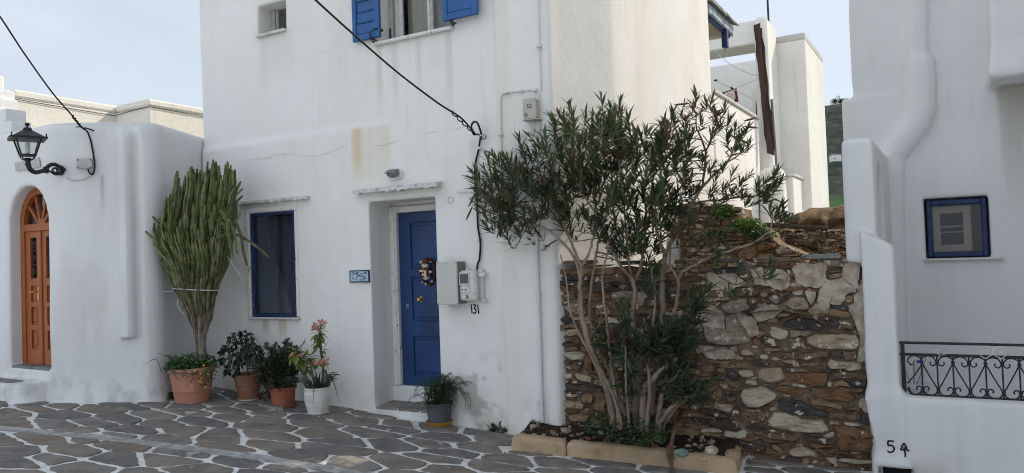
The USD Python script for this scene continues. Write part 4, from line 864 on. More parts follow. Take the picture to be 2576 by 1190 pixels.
for k in range(nsl):
    n0_ = NE - .08 + k * dn_s; hgt = .02 * RNG.random()
    P_ = [(TE + .05 + .03 * RNG.random(), ZE + .135), (TE - .55, ZE + .36), (TE - .55, ZE + .40), (TE + .05, ZE + .175 + hgt)]
    e = extr(Polygon(P_[::-1]) if not Polygon(P_).exterior.is_ccw else Polygon(P_), dn_s * .97); put(can, 'slate', tm(fr(np.column_stack([e.vertices[:, 0], e.vertices[:, 2] + n0_, e.vertices[:, 1]])), e.faces), SLATEC)
pp = on_t(1826, 100, TE - .03); pza, pzb = float(on_t(1825, 74, TE - .03)[2]), float(on_t(1827, 120, TE - .03)[2])
put(can, 'hanging_post', fbox(TE - .085, TE - .0, pp[1] - .05, pp[1] + .05, pzb, pza, .008), BLUEF)
put(can, 'hook', tube([W(TE - .04, pp[1], pzb), W(TE - .04, pp[1], pzb - .06)], .008, 5), BRASS)

# plank and pole leaning on the post
def board(a, b, w, th, name, mat, label, cat_, seed):
    """A split board from a (top) to b: rough edges."""
    r = np.random.default_rng(seed); m = 14; V = []
    for i in range(m):
        u = i / (m - 1); c = a + (b - a) * u; o = r.normal(0, .008, 2); ww = w * (1 - .12 * (u > .9)) 
        for st_, sn in ((-1, 1), (1, 1), (1, -1), (-1, -1)):
            V.append(W(c[0] + st_ * ww / 2 + o[0] * (st_ > 0) + r.normal(0, .004), c[1] + sn * th / 2 + r.normal(0, .004), c[2] + (r.normal(0, .05) if i in (0, m - 1) else 0)))
    F = []
    for i in range(m - 1):
        for e in range(4): F.append((4 * i + e, 4 * i + (e + 1) % 4, 4 * i + 4 + (e + 1) % 4, 4 * i + 4 + e))
    F = tri(np.array(F)); F = np.vstack([F, [(0, 1, 2), (0, 2, 3)], [(4 * m - 4, 4 * m - 2, 4 * m - 3), (4 * m - 4, 4 * m - 1, 4 * m - 2)]])
    return tm(np.array(V), F)
QN = NPO + .16
pl = Thing('old_plank', 'tall weathered dark brown plank leaning on the white porch post', 'plank', W(*on_n(1939, 391, QN)))
put(pl, 'board', board(on_n(1903, 60, QN), on_n(1937, 388, QN), .10, .05, '', WOOD, '', '', 3), WOOD)
put(pl, 'split_board', board(on_n(1911, 72, QN - .02), on_n(1942, 380, QN - .02), .09, .04, '', WOOD, '', '', 4), WOOD)
single('grey_pole', tube([W(*on_n(1941, 250, QN - .04)), W(*on_n(1953.5, 419, QN - .04))], .022, 8), GREYW, 'thin grey pole leaning below the dark plank', 'pole', smooth=50)
def rounded_post(x0, x1, y0, nn, dp, name, lab, back=None):
    t0, t1 = float(tn(x0, y0 + 60, nn)), float(tn(x1, y0 + 60, nn)); z1 = float(zn((x0 + x1) / 2, y0, nn))
    v, q = snets(lambda T, N, Z: smax(smax(np.abs(T - (t0 + t1) / 2) - (t1 - t0) / 2 + .0 * (1 + .02 * Z) - .03 * sst(z1, z1 - 1.2, Z), np.abs(N - nn + dp / 2) - dp / 2, .10), np.maximum(Z - z1, -1 - Z), .14) + .015 * fbm2(T, Z, 3, 5), np.arange(t0 - .15, t1 + .16, .03), np.arange(nn - dp - .1, nn + .1, .04), np.arange(-1.1, z1 + .1, .04))
    f = tri(q); single(name, tm(fr(v), f[:, ::-1] if FLIP else f), WHITEF, lab, 'post', smooth=True)
rounded_post(1909, 1969, 420, NPO + .45, .4, 'gate_post', 'stubby rounded white post at the foot of the leaning plank')
GN_ = NPO + .05; g0, g1 = float(tn(1972, 480, GN_)), float(tn(1996, 480, GN_)); gzz = float(zn(1985, 441, GN_)); gnb = float(on_t(2025, 480, g1)[1])
pw = Thing('low_parapet', 'low white parapet block with a thin slate cap beside the rounded post', 'wall', W((g0 + g1) / 2, GN_ - .3, 0))
put(pw, 'wall', fbox(g0 - .02, g1, gnb, GN_, -1, gzz - .02, .015), WHITEF); put(pw, 'cap', fbox(g0 - .02, g1 + .03, gnb - .02, GN_ + .03, gzz - .02, gzz + .03, .01), LINTEL)
ap = on_n(1998, 434, GN_ - .3); put(pw, 'pipe_stub', cat([tube([W(ap[0], GN_ - .3, gzz), W(ap[0], GN_ - .3, gzz + .10), W(ap[0] - .05, GN_ - .3, gzz + .11)], .012, 6)]), STEEL)
BN2 = NPO - .9; q0, q1 = float(tn(1955, 200, BN2)), float(tn(2029, 200, BN2)); qz = float(zn(1995, 86, BN2)); qb_ = float(on_t(2074, 250, q1)[1])
tb_h = Thing('tall_block', 'tall plain white block with a sunlit flank and a stained rim', 'house', W(q1 - .5, BN2 - 1, 0))
RIM = plaster_look('stained_plaster', (.62, .62, .60), mott=.35, streak=.1, tint=False)
put(tb_h, 'wall', fbox(q0 - .3, q1, qb_, BN2, -1, qz - .12, .012), WHITEF); put(tb_h, 'rim', fbox(q0 - .3, q1 + .0, qb_, BN2 + .0, qz - .119, qz, .012), RIM)
# clothes lines and cloth
CN = NPO - .5
def rg8(x, y, n): return W(*on_n(1735.8 + .2537 * x, .2537 * y, n))
ln = Thing('clothes_line', 'thin pale washing lines strung between the house flank and the leaning plank', 'line', rg8(500, 800, CN))
for a, b, c in (((232, 500), (420, 650), (600, 735)), ((600, 735), (690, 752), (760, 755)), ((245, 795), (480, 910), (720, 1036)), ((470, 866), (580, 822), (695, 775))):
    put(ln, 'string', tube(spline([rg8(*a, QN - .1), rg8(*b, QN - .1), rg8(*c, QN - .1)], 5), .006, 4), WCABLE)
put(ln, 'peg', cat([tube([rg8(240, 800, QN - .1), rg8(270, 793, QN - .1)], .016, 5), tube([rg8(405, 868, QN - .1), rg8(428, 886, QN - .1)], .02, 5)]), BLACK)
RED = look('dark_red_cloth', (0.16, 0.012, 0.02), 0.9, var=.1); CLW = look('white_cloth_print', (.62, .56, .54), .9, var=.1)
cc = [rg8(x, y, QN - .3) for x, y in ((320, 918), (462, 875), (482, 1010), (440, 1015), (330, 1000))]
c3 = np.array(cc); c0_ = c3.mean(0)
def flat(pts, off, th=.012):
    P = np.array([loc(p) for p in pts]); pg = Polygon([(a[0], a[2]) for a in P]); pg = pg if pg.exterior.is_ccw else Polygon(list(pg.exterior.coords)[::-1]); e = extr(pg, th)
    return tm(fr(np.column_stack([e.vertices[:, 0], e.vertices[:, 2] + P[0][1] + off, e.vertices[:, 1]])), e.faces)
clo = Thing('hung_cloth', 'dark red cloth with a white printed centre hanging behind the yard wall', 'cloth', c0_)
put(clo, 'border', flat(cc, 0), RED)
put(clo, 'print', flat([rg8(x, y, QN - .3) for x, y in ((345, 925), (440, 893), (455, 970), (440, 1000), (350, 990))], .013), CLW)
put(clo, 'print_lines', cat([tube(spline([rg8(x, y, QN - .285) for x, y in s], 4), .012, 4) for s in (((350, 960), (400, 935), (450, 965)), ((360, 990), (400, 955), (440, 985)), ((400, 930), (402, 990)))]), RED)
# far hill top: chapel with trees, hillside house
def far(px, py, Y): return depth(px, py, Y)
HY = 330.0
def hz_at(x, y):
    h = math.exp(-((x - 150) / 150) ** 2 - ((y - 360) / 120) ** 2); return h
c = far(2112, 254, HY); m_ = HY / 1935
hc = Thing('hilltop_chapel', 'tiny white chapel with a bell arch on the hilltop skyline', 'chapel', c)
xb = lambda x0, x1, y0, y1, z0, z1: rbox(c[0] + x0 * m_, c[0] + x1 * m_, c[1] + y0 * m_, c[1] + y1 * m_, c[2] + z0 * m_, c[2] + z1 * m_, .05)
put(hc, 'wall', cat([xb(-20, 25, 0, 10, -10, 5)]), WHITEF); put(hc, 'bell_arch', cat([xb(-5, -3, 2, 4, 5, 12), xb(1, 3, 2, 4, 5, 12), xb(-5, 3, 2, 4, 12, 14), xb(-1.6, -.4, 2, 4, 5, 12)]), WHITEF)
for k, (dx, w_, h_) in enumerate(((-12, 7, 7), (2, 6, 5), (13, 8, 7))):
    O = np.column_stack([RNG.normal(c[0] + dx * m_, w_ * m_ * .3, 70), RNG.normal(c[1] - 3 * m_, w_ * m_ * .3, 70), c[2] - 2 * m_ + np.abs(RNG.normal(0, h_ * m_ * .5, 70))])
    tr_ = Thing('hilltop_tree', ['dark tree clump left of the hilltop chapel bell arch', 'low dark tree in front of the hilltop chapel', 'dark tree clump right of the hilltop chapel bell arch'][k], 'tree', (c[0] + dx * m_, c[1] - 3 * m_, c[2] - 5 * m_), 'trees on the hilltop')
    put(tr_, 'crown', join(place((np.array([(0, 0, 0), (.5, .3, 0), (1, 0, 0), (.5, -.3, .1)]), np.array([(0, 1, 3), (1, 2, 3)])), O, rdir(70), rdir(70), np.full(70, 2.2 * m_ / .5))), CLOVER)
    put(tr_, 'trunk', tube([(c[0] + dx * m_, c[1] - 3 * m_, c[2] - 8 * m_), (c[0] + dx * m_, c[1] - 3 * m_, c[2] + 1 * m_)], [.5 * m_ * 2, .3 * m_], 6), BARK)
c = far(2103, 398, 240.0); m_ = 240 / 1935
fh = Thing('hillside_house', 'small grey white house on the dark hillside', 'house', c)
put(fh, 'wall', cat([xb(-9, 14, 0, 20, -8, 8), xb(-9, -2, -2, 0, -8, 3)]), WHITEF); put(fh, 'window', cat([xb(-5, -3, -2.4, -1.7, -3, 1)]), DARK); put(fh, 'roof', xb(-10, 15, -.5, 21, 8, 9), WHITEF)

# ------------------------------------------------------------------ masonry
S0 = W(TC + .004, -.05, 0); S1 = W(RT0 + .02, NR - .16, 0); eS = (S1 - S0) / np.linalg.norm(S1 - S0); nS = np.cross(eS, EZ)
SL = float(np.linalg.norm(S1 - S0))
def onS(px, py, off=0.0):
    p = hit(px, py, S0 + off * nS, nS); return np.array([(p - S0) @ eS, p[2]])
def WS(s, z, h): return S0 + np.multiply.outer(np.asarray(s, float), eS) + np.multiply.outer(np.asarray(z, float), EZ) + np.multiply.outer(np.asarray(h, float), nS)
WSV = lambda V: WS(V[:, 0], V[:, 1], V[:, 2])
def masonry(parent, region, manual, frame, rows, limit, proud=(.02, .06), keys=(), seed=1, step=.05, mats=STONES, gap=.006, start=0):
    r = np.random.default_rng(seed); used = []; allst = []
    for pts, key in manual:
        p = Polygon(pts).buffer(0)
        if p.is_empty: continue
        if p.geom_type != 'Polygon': p = max(p.geoms, key=lambda g: g.area)
        p = p.intersection(region)
        if p.is_empty or p.geom_type != 'Polygon': continue
        used.append(p); allst.append((p, key))
    un = shapely.union_all(used).buffer(gap) if used else Polygon()
    x0, z0, x1, z1 = region.bounds; z = z0
    while z < z1:
        h = rows(z, r); x = x0 - r.random() * .2
        while x < x1:
            Lr = h * r.uniform(1.4, 6.5); Lr = min(max(Lr, .06), .46); hh = h
            nsub = 1 if r.random() < .7 or h < .05 else 2
            for k in range(nsub):
                za, zb2 = z + k * h / nsub, z + (k + 1) * h / nsub
                j = lambda a: r.normal(0, a)
                pts = [(x + j(.008), za + j(.005)), (x + Lr * .33, za + j(.008)), (x + Lr * .66, za + j(.008)), (x + Lr + j(.008), za + j(.005)), (x + Lr + j(.01), zb2 + j(.006)), (x + Lr * .6, zb2 + j(.008)), (x + Lr * .3, zb2 + j(.008)), (x + j(.01), zb2 + j(.006))]
                p = Polygon(pts).buffer(-gap * .5)
                if p.is_empty: continue
                p = p.intersection(region).difference(un)
                for g in getattr(p, 'geoms', [p]):
                    if g.geom_type == 'Polygon' and g.area > .0009 and g.buffer(-.009).area > .00015: allst.append((g, keys[r.choice(len(keys))]))
            x += Lr
        z += h
    allst.sort(key=lambda a: -a[0].area); rest = {}
    for i, (p, key) in enumerate(allst):
        q = rough_poly(p, step, .0035, .006)
        if q is None or q.area < .0004: continue
        a = math.sqrt(q.area); v, f = blob(q, min(r.uniform(*proud), .45 * a), .22, .4, r.uniform(.16, .34), frame, .10)
        if i < limit: put(parent, 'stone', tm(v, f), mats[key], 38)
        else: rest.setdefault(key, []).append((v, f))
    for key, l in rest.items(): put(parent, 'small_stones', join(l), mats[key], 38, kind='stuff')
    return len(allst)
q3 = lambda *a: [tuple(onS(1760.9 + .2431 * x, 628.9 + .2431 * y)) for x, y in a]
q4 = lambda *a: [tuple(onS(1760.9 + .26 * x, 880.5 + .26 * y)) for x, y in a]
q2 = lambda *a: [tuple(onS(1383.6 + .26 * x, 880.5 + .26 * y)) for x, y in a]
q1_ = lambda *a: [tuple(onS(1383.6 + .2326 * x, 603.7 + .2326 * y)) for x, y in a]
MAN = [(q4((360, 430), (420, 370), (600, 350), (760, 420), (700, 500), (560, 555), (420, 530)), 'pale'), (q4((640, 700), (720, 600), (860, 610), (1000, 670), (1200, 680), (1250, 790), (1000, 805), (900, 790), (680, 750)), 'pale'),
       (q4((1215, 150), (1260, 90), (1400, 110), (1540, 115), (1585, 170), (1520, 205), (1400, 185), (1290, 190)), 'pale'), (q4((540, 240), (600, 175), (790, 165), (820, 290), (700, 320), (590, 300)), 'cream'),
       (q4((575, 40), (665, 40), (662, 95), (578, 95)), 'pale'), (q4((670, 75), (740, 65), (805, 90), (740, 108)), 'pale'), (q4((440, 290), (550, 290), (565, 340), (435, 340)), 'pale'), (q4((128, 505), (325, 530), (300, 610), (125, 560)), 'cream'),
       (q4((825, 210), (1235, 215), (1220, 360), (1060, 345), (830, 290)), 'rust'), (q4((725, 340), (1055, 370), (1035, 440), (860, 420), (720, 380)), 'rust'), (q4((1070, 360), (1340, 370), (1490, 430), (1500, 490), (1400, 500), (1040, 460)), 'rust'),
       (q4((1060, 468), (1390, 525), (1390, 570), (1060, 512)), 'ochre'), (q4((740, 500), (790, 460), (1000, 495), (1100, 560), (1250, 600), (1240, 650), (980, 635), (770, 590)), 'slate'), (q4((1280, 720), (1540, 745), (1720, 790), (1745, 960), (1640, 990), (1340, 960), (1320, 820)), 'rust'),
       (q4((1545, 620), (1600, 590), (1700, 640), (1715, 730), (1640, 740), (1545, 700)), 'slate'), (q4((1250, 605), (1535, 585), (1535, 680), (1260, 660)), 'brown'), (q4((1240, 220), (1550, 210), (1560, 270), (1300, 268)), 'brown'), (q4((1420, 290), (1610, 290), (1610, 362), (1480, 350)), 'slate'),
       (q4((1320, 345), (1610, 372), (1600, 412), (1330, 390)), 'brown'), (q4((1175, 818), (1300, 788), (1305, 830), (1230, 855)), 'pale'), (q4((640, 795), (900, 812), (960, 850), (940, 882), (650, 850)), 'brown'), (q4((970, 822), (1310, 862), (1320, 912), (1150, 905), (1000, 870)), 'dark'),
       (q4((840, 980), (930, 925), (1160, 980), (1130, 1035), (900, 1035)), 'cream'), (q4((660, 905), (740, 915), (820, 990), (780, 1005)), 'ochre'), (q4((360, 960), (700, 1020), (720, 1110), (600, 1135), (420, 1090)), 'brown'), (q4((745, 1022), (1000, 1045), (960, 1090), (770, 1070)), 'dark'),
       (q4((710, 1092), (1010, 1110), (1000, 1160), (730, 1140)), 'brown'), (q4((1060, 1050), (1400, 1075), (1520, 1160), (1400, 1190), (1080, 1170)), 'brown'), (q4((1430, 962), (1590, 992), (1600, 1008), (1430, 992)), 'cream'), (q4((340, 862), (640, 922), (650, 970), (520, 960), (350, 900)), 'dark'),
       (q4((0, 552), (120, 572), (290, 615), (285, 660), (0, 610)), 'dark'), (q4((60, 664), (330, 664), (390, 740), (370, 790), (100, 730)), 'dark'), (q4((400, 562), (600, 572), (640, 660), (560, 720), (380, 690)), 'brown'), (q4((410, 722), (630, 745), (630, 768), (430, 752)), 'dark'),
       (q4((0, 430), (140, 330), (215, 380), (235, 470), (130, 498), (0, 460)), 'ochre'), (q4((150, 310), (285, 340), (250, 390)), 'cream'), (q4((255, 295), (380, 305), (440, 345), (300, 370)), 'brown'), (q4((360, 185), (520, 200), (525, 250), (430, 265), (370, 240)), 'pale'), (q4((150, 175), (255, 170), (240, 230), (160, 215)), 'ochre'),
       (q4((255, 190), (340, 200), (420, 272), (260, 280)), 'dark'), (q4((320, 112), (470, 112), (460, 150), (330, 145)), 'ochre'), (q4((510, 105), (710, 132), (700, 157), (520, 150)), 'dark'), (q4((720, 118), (900, 142), (880, 160), (730, 146)), 'rust'), (q4((960, 122), (1180, 112), (1180, 155), (970, 150)), 'brown'),
       (q4((800, 168), (1060, 178), (1060, 212), (820, 200)), 'brown'), (q4((0, 84), (300, 104), (295, 135), (10, 130)), 'ochre'), (q4((0, 142), (148, 152), (146, 210), (10, 220)), 'ochre'), (q4((590, 312), (720, 332), (710, 348), (600, 338)), 'ochre'), (q4((240, 392), (400, 382), (440, 402), (330, 435), (250, 430)), 'dark'),
       (q4((250, 452), (350, 442), (350, 490), (260, 505)), 'brown'), (q4((900, 445), (1030, 465), (1000, 488), (900, 480)), 'brown'), (q4((805, 422), (880, 432), (875, 458), (805, 447)), 'pale'), (q4((500, 782), (630, 782), (620, 830), (510, 810)), 'brown'),
       (q3((850, 540), (950, 490), (1070, 475), (1120, 530), (1145, 630), (960, 615), (870, 590)), 'grey'), (q3((700, 480), (790, 440), (840, 510), (760, 575)), 'grey'), (q3((600, 470), (640, 420), (710, 440), (680, 500)), 'grey'), (q3((940, 430), (990, 395), (1085, 405), (1060, 466), (960, 465)), 'pale'),
       (q3((740, 700), (860, 640), (970, 660), (900, 690)), 'cream'), (q3((825, 780), (930, 720), (1050, 690), (1180, 720), (1330, 790), (1220, 850), (1060, 822), (900, 800)), 'slate'), (q3((640, 800), (720, 775), (830, 805), (900, 820), (920, 845), (900, 920), (850, 930), (720, 890)), 'pale'),
       (q3((1090, 920), (1160, 870), (1620, 865), (1665, 950), (1640, 1020), (1400, 1030), (1200, 1010), (1110, 980)), 'cream'), (q3((1430, 722), (1580, 718), (1605, 830), (1480, 820)), 'brown'), (q3((1180, 620), (1350, 600), (1560, 640), (1590, 700), (1380, 690), (1210, 660)), 'ochre'), (q3((1470, 480), (1590, 452), (1590, 540), (1470, 540)), 'ochre'),
       (q3((630, 885), (720, 905), (860, 960), (840, 1010), (650, 970)), 'brown'), (q3((905, 935), (1060, 872), (1080, 900), (1020, 940), (1060, 1020), (940, 1030)), 'brown'), (q3((1024, 950), (1060, 960), (1105, 1030), (1080, 1030)), 'pale'), (q3((130, 705), (400, 655), (560, 800), (530, 960), (330, 990), (60, 950), (20, 800)), 'grey'),
       (q3((200, 590), (260, 540), (480, 480), (520, 600), (420, 650), (280, 660)), 'grey'), (q3((580, 560), (690, 545), (720, 600), (660, 640), (590, 610)), 'grey'), (q3((510, 620), (630, 645), (640, 700), (560, 700)), 'grey'), (q3((100, 180), (480, 180), (480, 240), (200, 260)), 'slate'), (q3((0, 82), (350, 100), (350, 150), (20, 150)), 'slate'),
       (q3((450, 132), (930, 122), (930, 155), (450, 165)), 'brown'), (q3((750, 1052), (1330, 1034), (1330, 1110), (1100, 1138), (780, 1120)), 'brown'), (q3((525, 985), (600, 990), (610, 1015), (530, 1015)), 'pale'), (q3((840, 1022), (920, 1012), (900, 1040)), 'pale'), (q3((400, 1050), (480, 1018), (560, 1050), (560, 1090), (420, 1095)), 'cream'),
       (q3((310, 1000), (380, 992), (395, 1050), (320, 1055)), 'grey'), (q3((1340, 1040), (1450, 1040), (1490, 1130), (1350, 1110)), 'dark'), (q3((1462, 1050), (1630, 1040), (1630, 1120), (1505, 1150)), 'brown'), (q3((20, 960), (150, 1010), (180, 1090), (0, 1080)), 'ochre'), (q3((190, 1090), (290, 1080), (310, 1140), (180, 1150)), 'rust'),
       (q2((110, 30), (240, 5), (350, 30), (330, 90), (200, 95)), 'pale'), (q2((230, 215), (410, 255), (400, 315), (260, 290)), 'cream'), (q2((130, 480), (300, 500), (350, 560), (200, 580), (130, 540)), 'cream'), (q2((160, 610), (385, 630), (375, 700), (180, 680)), 'ochre'), (q2((390, 550), (540, 440), (550, 590), (500, 610)), 'ochre'),
       (q2((120, 322), (520, 352), (510, 412), (150, 380)), 'dark'), (q2((300, 420), (430, 425), (420, 520), (310, 490)), 'ochre'), (q2((130, 130), (310, 150), (310, 195), (140, 180)), 'brown'), (q2((345, 30), (430, 60), (410, 210), (330, 200)), 'rust'), (q2((115, 215), (220, 225), (210, 285), (120, 280)), 'cream'),
       (q2((1120, 842), (1670, 875), (1680, 1000), (1120, 930)), 'cream'), (q1_((130, 720), (250, 670), (390, 700), (400, 800), (220, 800)), 'grey'), (q1_((150, 960), (325, 965), (325, 1035), (155, 1030)), 'cream'), (q1_((120, 590), (290, 580), (300, 650), (140, 655)), 'brown'), (q1_((1580, 360), (1730, 362), (1735, 400), (1590, 395)), 'cream')]
ztop = lambda s: float(-.012 + .05 * float(fbm2(np.array([s * 3.3]), np.array([.3]), 1.0, 4)[0]) + np.interp(s, [0, onS(1760, 652)[0], onS(1990, 650)[0], SL], [onS(1415, 662)[1], onS(1760, 660)[1], onS(1990, 650)[1], onS(2110, 645)[1]]))
sg_ = np.linspace(.0, SL + .05, 24); sgf = np.linspace(.0, SL + .05, 90)
zg = lambda s: float(gz(WS(s, 0, 0)[0])) - .05
strip_r = [onS(x, y)[0] for x, y in ((2172, 700), (2180, 780), (2178, 900), (2186, 1030), (2208, 1070), (2212, 1120), (2180, 1150), (2165, 1190))]
region = Polygon([(s, ztop(s)) for s in sgf] + [(s, zg(s)) for s in sg_[::-1]])
swall = Thing('stone_wall', 'rough dry stone wall of rusty and pale stones between the two white houses', 'wall', WS(SL / 2, -.1, 0))
put(swall, 'core', tm(np.vstack([WS(sg_, np.array([ztop(s) - .045 for s in sg_]), 0), WS(sg_, np.array([zg(s) - .3 for s in sg_]), 0), WS(sg_, np.array([ztop(s) - .05 for s in sg_]), -.42), WS(sg_, np.array([zg(s) - .3 for s in sg_]), -.42)]),
    tri(np.array([(24 * a + i, 24 * b + i, 24 * b + i + 1, 24 * a + i + 1) for i in range(23) for a, b in ((0, 1), (2, 0), (3, 2))]))), MORTAR)
plast = [q3((1290, 330), (1480, 290), (1620, 405), (1490, 460), (1440, 560), (1270, 545), (1320, 600), (1300, 650), (1245, 650), (1210, 520)), q3((1480, 138), (1650, 150), (1640, 395), (1560, 370), (1480, 285)), q3((1600, 470), (1650, 400), (1720, 330), (1760, 420), (1740, 640), (1740, 1000), (1770, 1180), (1650, 1165), (1670, 900), (1590, 720), (1545, 590), (1590, 560)),
         q3((960, 165), (1290, 140), (1310, 320), (1230, 395), (1110, 380), (1000, 320)), q3((510, 205), (880, 200), (920, 300), (930, 380), (840, 405), (560, 350)), q4((1530, 470), (1640, 460), (1680, 570), (1600, 595), (1540, 540)), q3((1100, 430), (1190, 440), (1150, 560), (1110, 500)), q4((1225, 1040), (1300, 1035), (1330, 1110), (1260, 1090))]
plast += [q3((60, 250), (330, 240), (470, 330), (300, 420), (90, 400)), q3((560, 640), (740, 560), (850, 620), (760, 700), (600, 740)), q3((380, 650), (560, 700), (600, 860), (540, 900), (470, 800)), q4((0, 0), (280, 0), (350, 60), (270, 90), (60, 80)), q1_((1590, 760), (1760, 700), (1890, 820), (1890, 1000), (1700, 980)), q3((1130, 640), (1200, 560), (1240, 640), (1190, 720))]
PLP = [Polygon(p).buffer(0) for p in plast]
for p in PLP:
    ring = p.buffer(.012).exterior; m_ = int(ring.length / .022); q = np.array([ring.interpolate(i / m_, normalized=True).coords[0] for i in range(m_)]); q = q + .028 * np.column_stack([fbm2(q[:, 0], q[:, 1], 14, 3), fbm2(q[:, 0], q[:, 1], 14, 8)]) * 2
    q = Polygon(q).buffer(0); q = q if q.geom_type == 'Polygon' else max(q.geoms, key=lambda g: g.area)
    v, f = blob(q, .03, .0, .0, .07, WSV, .0); put(swall, 'plaster_patch', tm(v, f), OLDPL, 60)
PU = shapely.union_all(PLP).buffer(.004)
def rows(z, r): return r.uniform(.035, .085)
keys = ['brown'] * 7 + ['rust'] * 5 + ['dark'] * 3 + ['slate'] * 1 + ['ochre'] * 4 + ['cream'] * 3 + ['grey'] * 2 + ['pale'] * 1
ns_ = masonry(swall, region.difference(PU), MAN, WSV, rows, 282, (.016, .048), keys, 5)
# flat coping slates
for k, (x0, x1, y, mat) in enumerate(((1418, 1490, 659, STONES['brown']), (1560, 1610, 660, STONES['slate']), (1700, 1770, 657, STONES['brown']), (1800, 1868, 655, STONES['dark']), (1900, 1990, 652, STONES['brown']), (2022, 2112, 644, SLATEC))):
    a, b = onS(x0, y), onS(x1, y - 3 if k > 3 else y); L_ = b[0] - a[0]
    pg = Polygon([(0, -.05), (L_ * .3, -.075), (L_ * .7, -.06), (L_, -.045), (L_ + .01, .3), (L_ * .5, .36), (0, .33)]); v, f = blob(rough_poly(pg, .06, .012), .022, .2, .1, .06, lambda V: S0 + np.outer(a[0] + V[:, 0], eS) - np.outer(V[:, 1], nS) + np.outer(a[1] - .0 + .02 * RNG.normal() * 0 + .42 * V[:, 2], EZ))
    put(swall, 'coping_stone', tm(v, f), mat, 40)

# second wall, further back on the plot
N2 = float(on_t(1712, 600, TS)[1])
def on2(px, py, o=0.0): q = on_n(px, py, N2 + o); return (q[0], q[2])
q5 = lambda *a: [on2(1672.9 + .18555 * x, 490.5 + .18555 * y) for x, y in a]
prof2 = q5((175, 1000), (185, 230), (220, 110), (560, 95), (850, 120), (1060, 165), (1070, 260), (1130, 345), (1320, 425), (1440, 490), (1480, 600), (1560, 650), (1700, 700), (1900, 800), (1950, 1000))
zlow = min(p[1] for p in prof2) - 1.2
reg2 = Polygon(prof2 + [(prof2[-1][0], zlow), (prof2[0][0], zlow)]).buffer(0)
F2 = lambda V: W(V[:, 0], N2 + V[:, 2], V[:, 1])
ruin = Thing('ruined_wall', 'tumbledown stone wall with bright weeds on top behind the street wall', 'wall', W(reg2.centroid.x, N2, zlow))
e = extr(reg2.buffer(-.02), .5); put(ruin, 'core', tm(fr(np.column_stack([e.vertices[:, 0], e.vertices[:, 2] + N2 - .5, e.vertices[:, 1]])), e.faces), EARTH)
MAN2 = [(q5((310, 480), (400, 450), (530, 500), (580, 600), (460, 630), (340, 580)), 'ochre'), (q5((410, 380), (500, 390), (550, 460), (420, 455)), 'cream'), (q5((685, 680), (760, 640), (850, 730), (800, 770), (710, 760)), 'pale'), (q5((990, 760), (1100, 680), (1240, 650), (1240, 880), (1000, 890)), 'ochre'), (q5((1255, 670), (1340, 630), (1540, 660), (1480, 730), (1330, 780), (1260, 740)), 'ochre'),
        (q5((1260, 790), (1480, 790), (1480, 880), (1260, 880)), 'ochre'), (q5((440, 730), (560, 690), (690, 740), (600, 780), (460, 775)), 'grey'), (q5((860, 740), (980, 680), (960, 720), (890, 745)), 'cream'), (q5((270, 340), (400, 380), (410, 450), (280, 440)), 'ochre'), (q5((1060, 440), (1110, 430), (1160, 560), (1110, 560)), 'pale'), (q5((860, 150), (1050, 165), (1010, 240), (880, 210)), 'brown')]
masonry(ruin, reg2, MAN2, F2, lambda z, r: r.uniform(.05, .11), 150, (.03, .08), ['ochre'] * 6 + ['cream'] * 4 + ['brown'] * 3 + ['grey'] * 3 + ['pale'], 9, .07)
# earth bank with lumps and a roof beam in it
N3 = N2 - 1.6
def bank_z(t): return np.interp(t, [float(tn(1960, 560, N3)), float(tn(2000, 541, N3)), float(tn(2030, 527, N3)), float(tn(2060, 523, N3)), float(tn(2118, 520, N3)), 8], [float(zn(1960, 565, N3)), float(zn(2000, 541, N3)), float(zn(2030, 527, N3)), float(zn(2060, 523, N3)), float(zn(2118, 519, N3)), float(zn(2118, 519, N3)) + .1])
bt_ = np.linspace(float(tn(1700, 560, N3)), float(tn(2200, 540, N3)) + .6, 130); bu = np.linspace(0, 1, 40)
BT, BU = np.meshgrid(bt_, bu, indexing='ij'); zb_top = bank_z(BT); zb0 = zlow - .2
BZ_ = zb0 + (zb_top - zb0) * np.minimum(BU * 1.25, 1); BNn = N3 + .7 * (1 - np.minimum(BU * 1.25, 1)) ** .8 - np.maximum(BU - .8, 0) * 6
nz_ = meshkit.fbm(np.stack([BT * 4, BZ_ * 6, BNn * 3], -1), 5, 77) - .5
BNn = BNn + .42 * nz_ + .10 * np.sign(np.sin(BZ_ * 19 + 5 * nz_)) * (BU < .75); BZ_ = BZ_ + .12 * (meshkit.fbm(np.stack([BT * 7, BNn * 7, BT * 0], -1), 3, 78) - .5)
PW = W(BT, BNn, BZ_); single('earth_bank', gridmesh(PW[..., 0], PW[..., 1], PW[..., 2]), EARTH, kind='structure', smooth=True)
rr = np.random.default_rng(3); bs = Thing('bank_stones', 'loose stones half buried in the earth bank beside the right white wall', 'stones', W(float(tn(2060, 610, N3 + .6)), N3 + .7, zlow), kind='stuff')
bl = {}
for i in range(150):
    px, py = rr.uniform(1960, 2122), rr.uniform(585, 655); q = on_n(px, py, N3 + .62); a = rr.uniform(.03, .11); th = np.linspace(0, 2 * np.pi, 10)[:-1]
    pg = Polygon([(q[0] + a * 1.5 * math.cos(b) * rr.uniform(.8, 1.1), q[2] + a * .6 * math.sin(b) * rr.uniform(.8, 1.1)) for b in th]); off = N3 + .62
    key = ['ochre', 'brown', 'cream', 'rust', 'grey'][rr.integers(5)]; bl.setdefault(key, []).append(blob(pg, .09, .3, .3, .3, lambda V, o=off: W(V[:, 0], o + V[:, 2], V[:, 1]), .2))
for key, l in bl.items(): put(bs, 'small_stones', join(l), STONES[key], 40, kind='stuff')
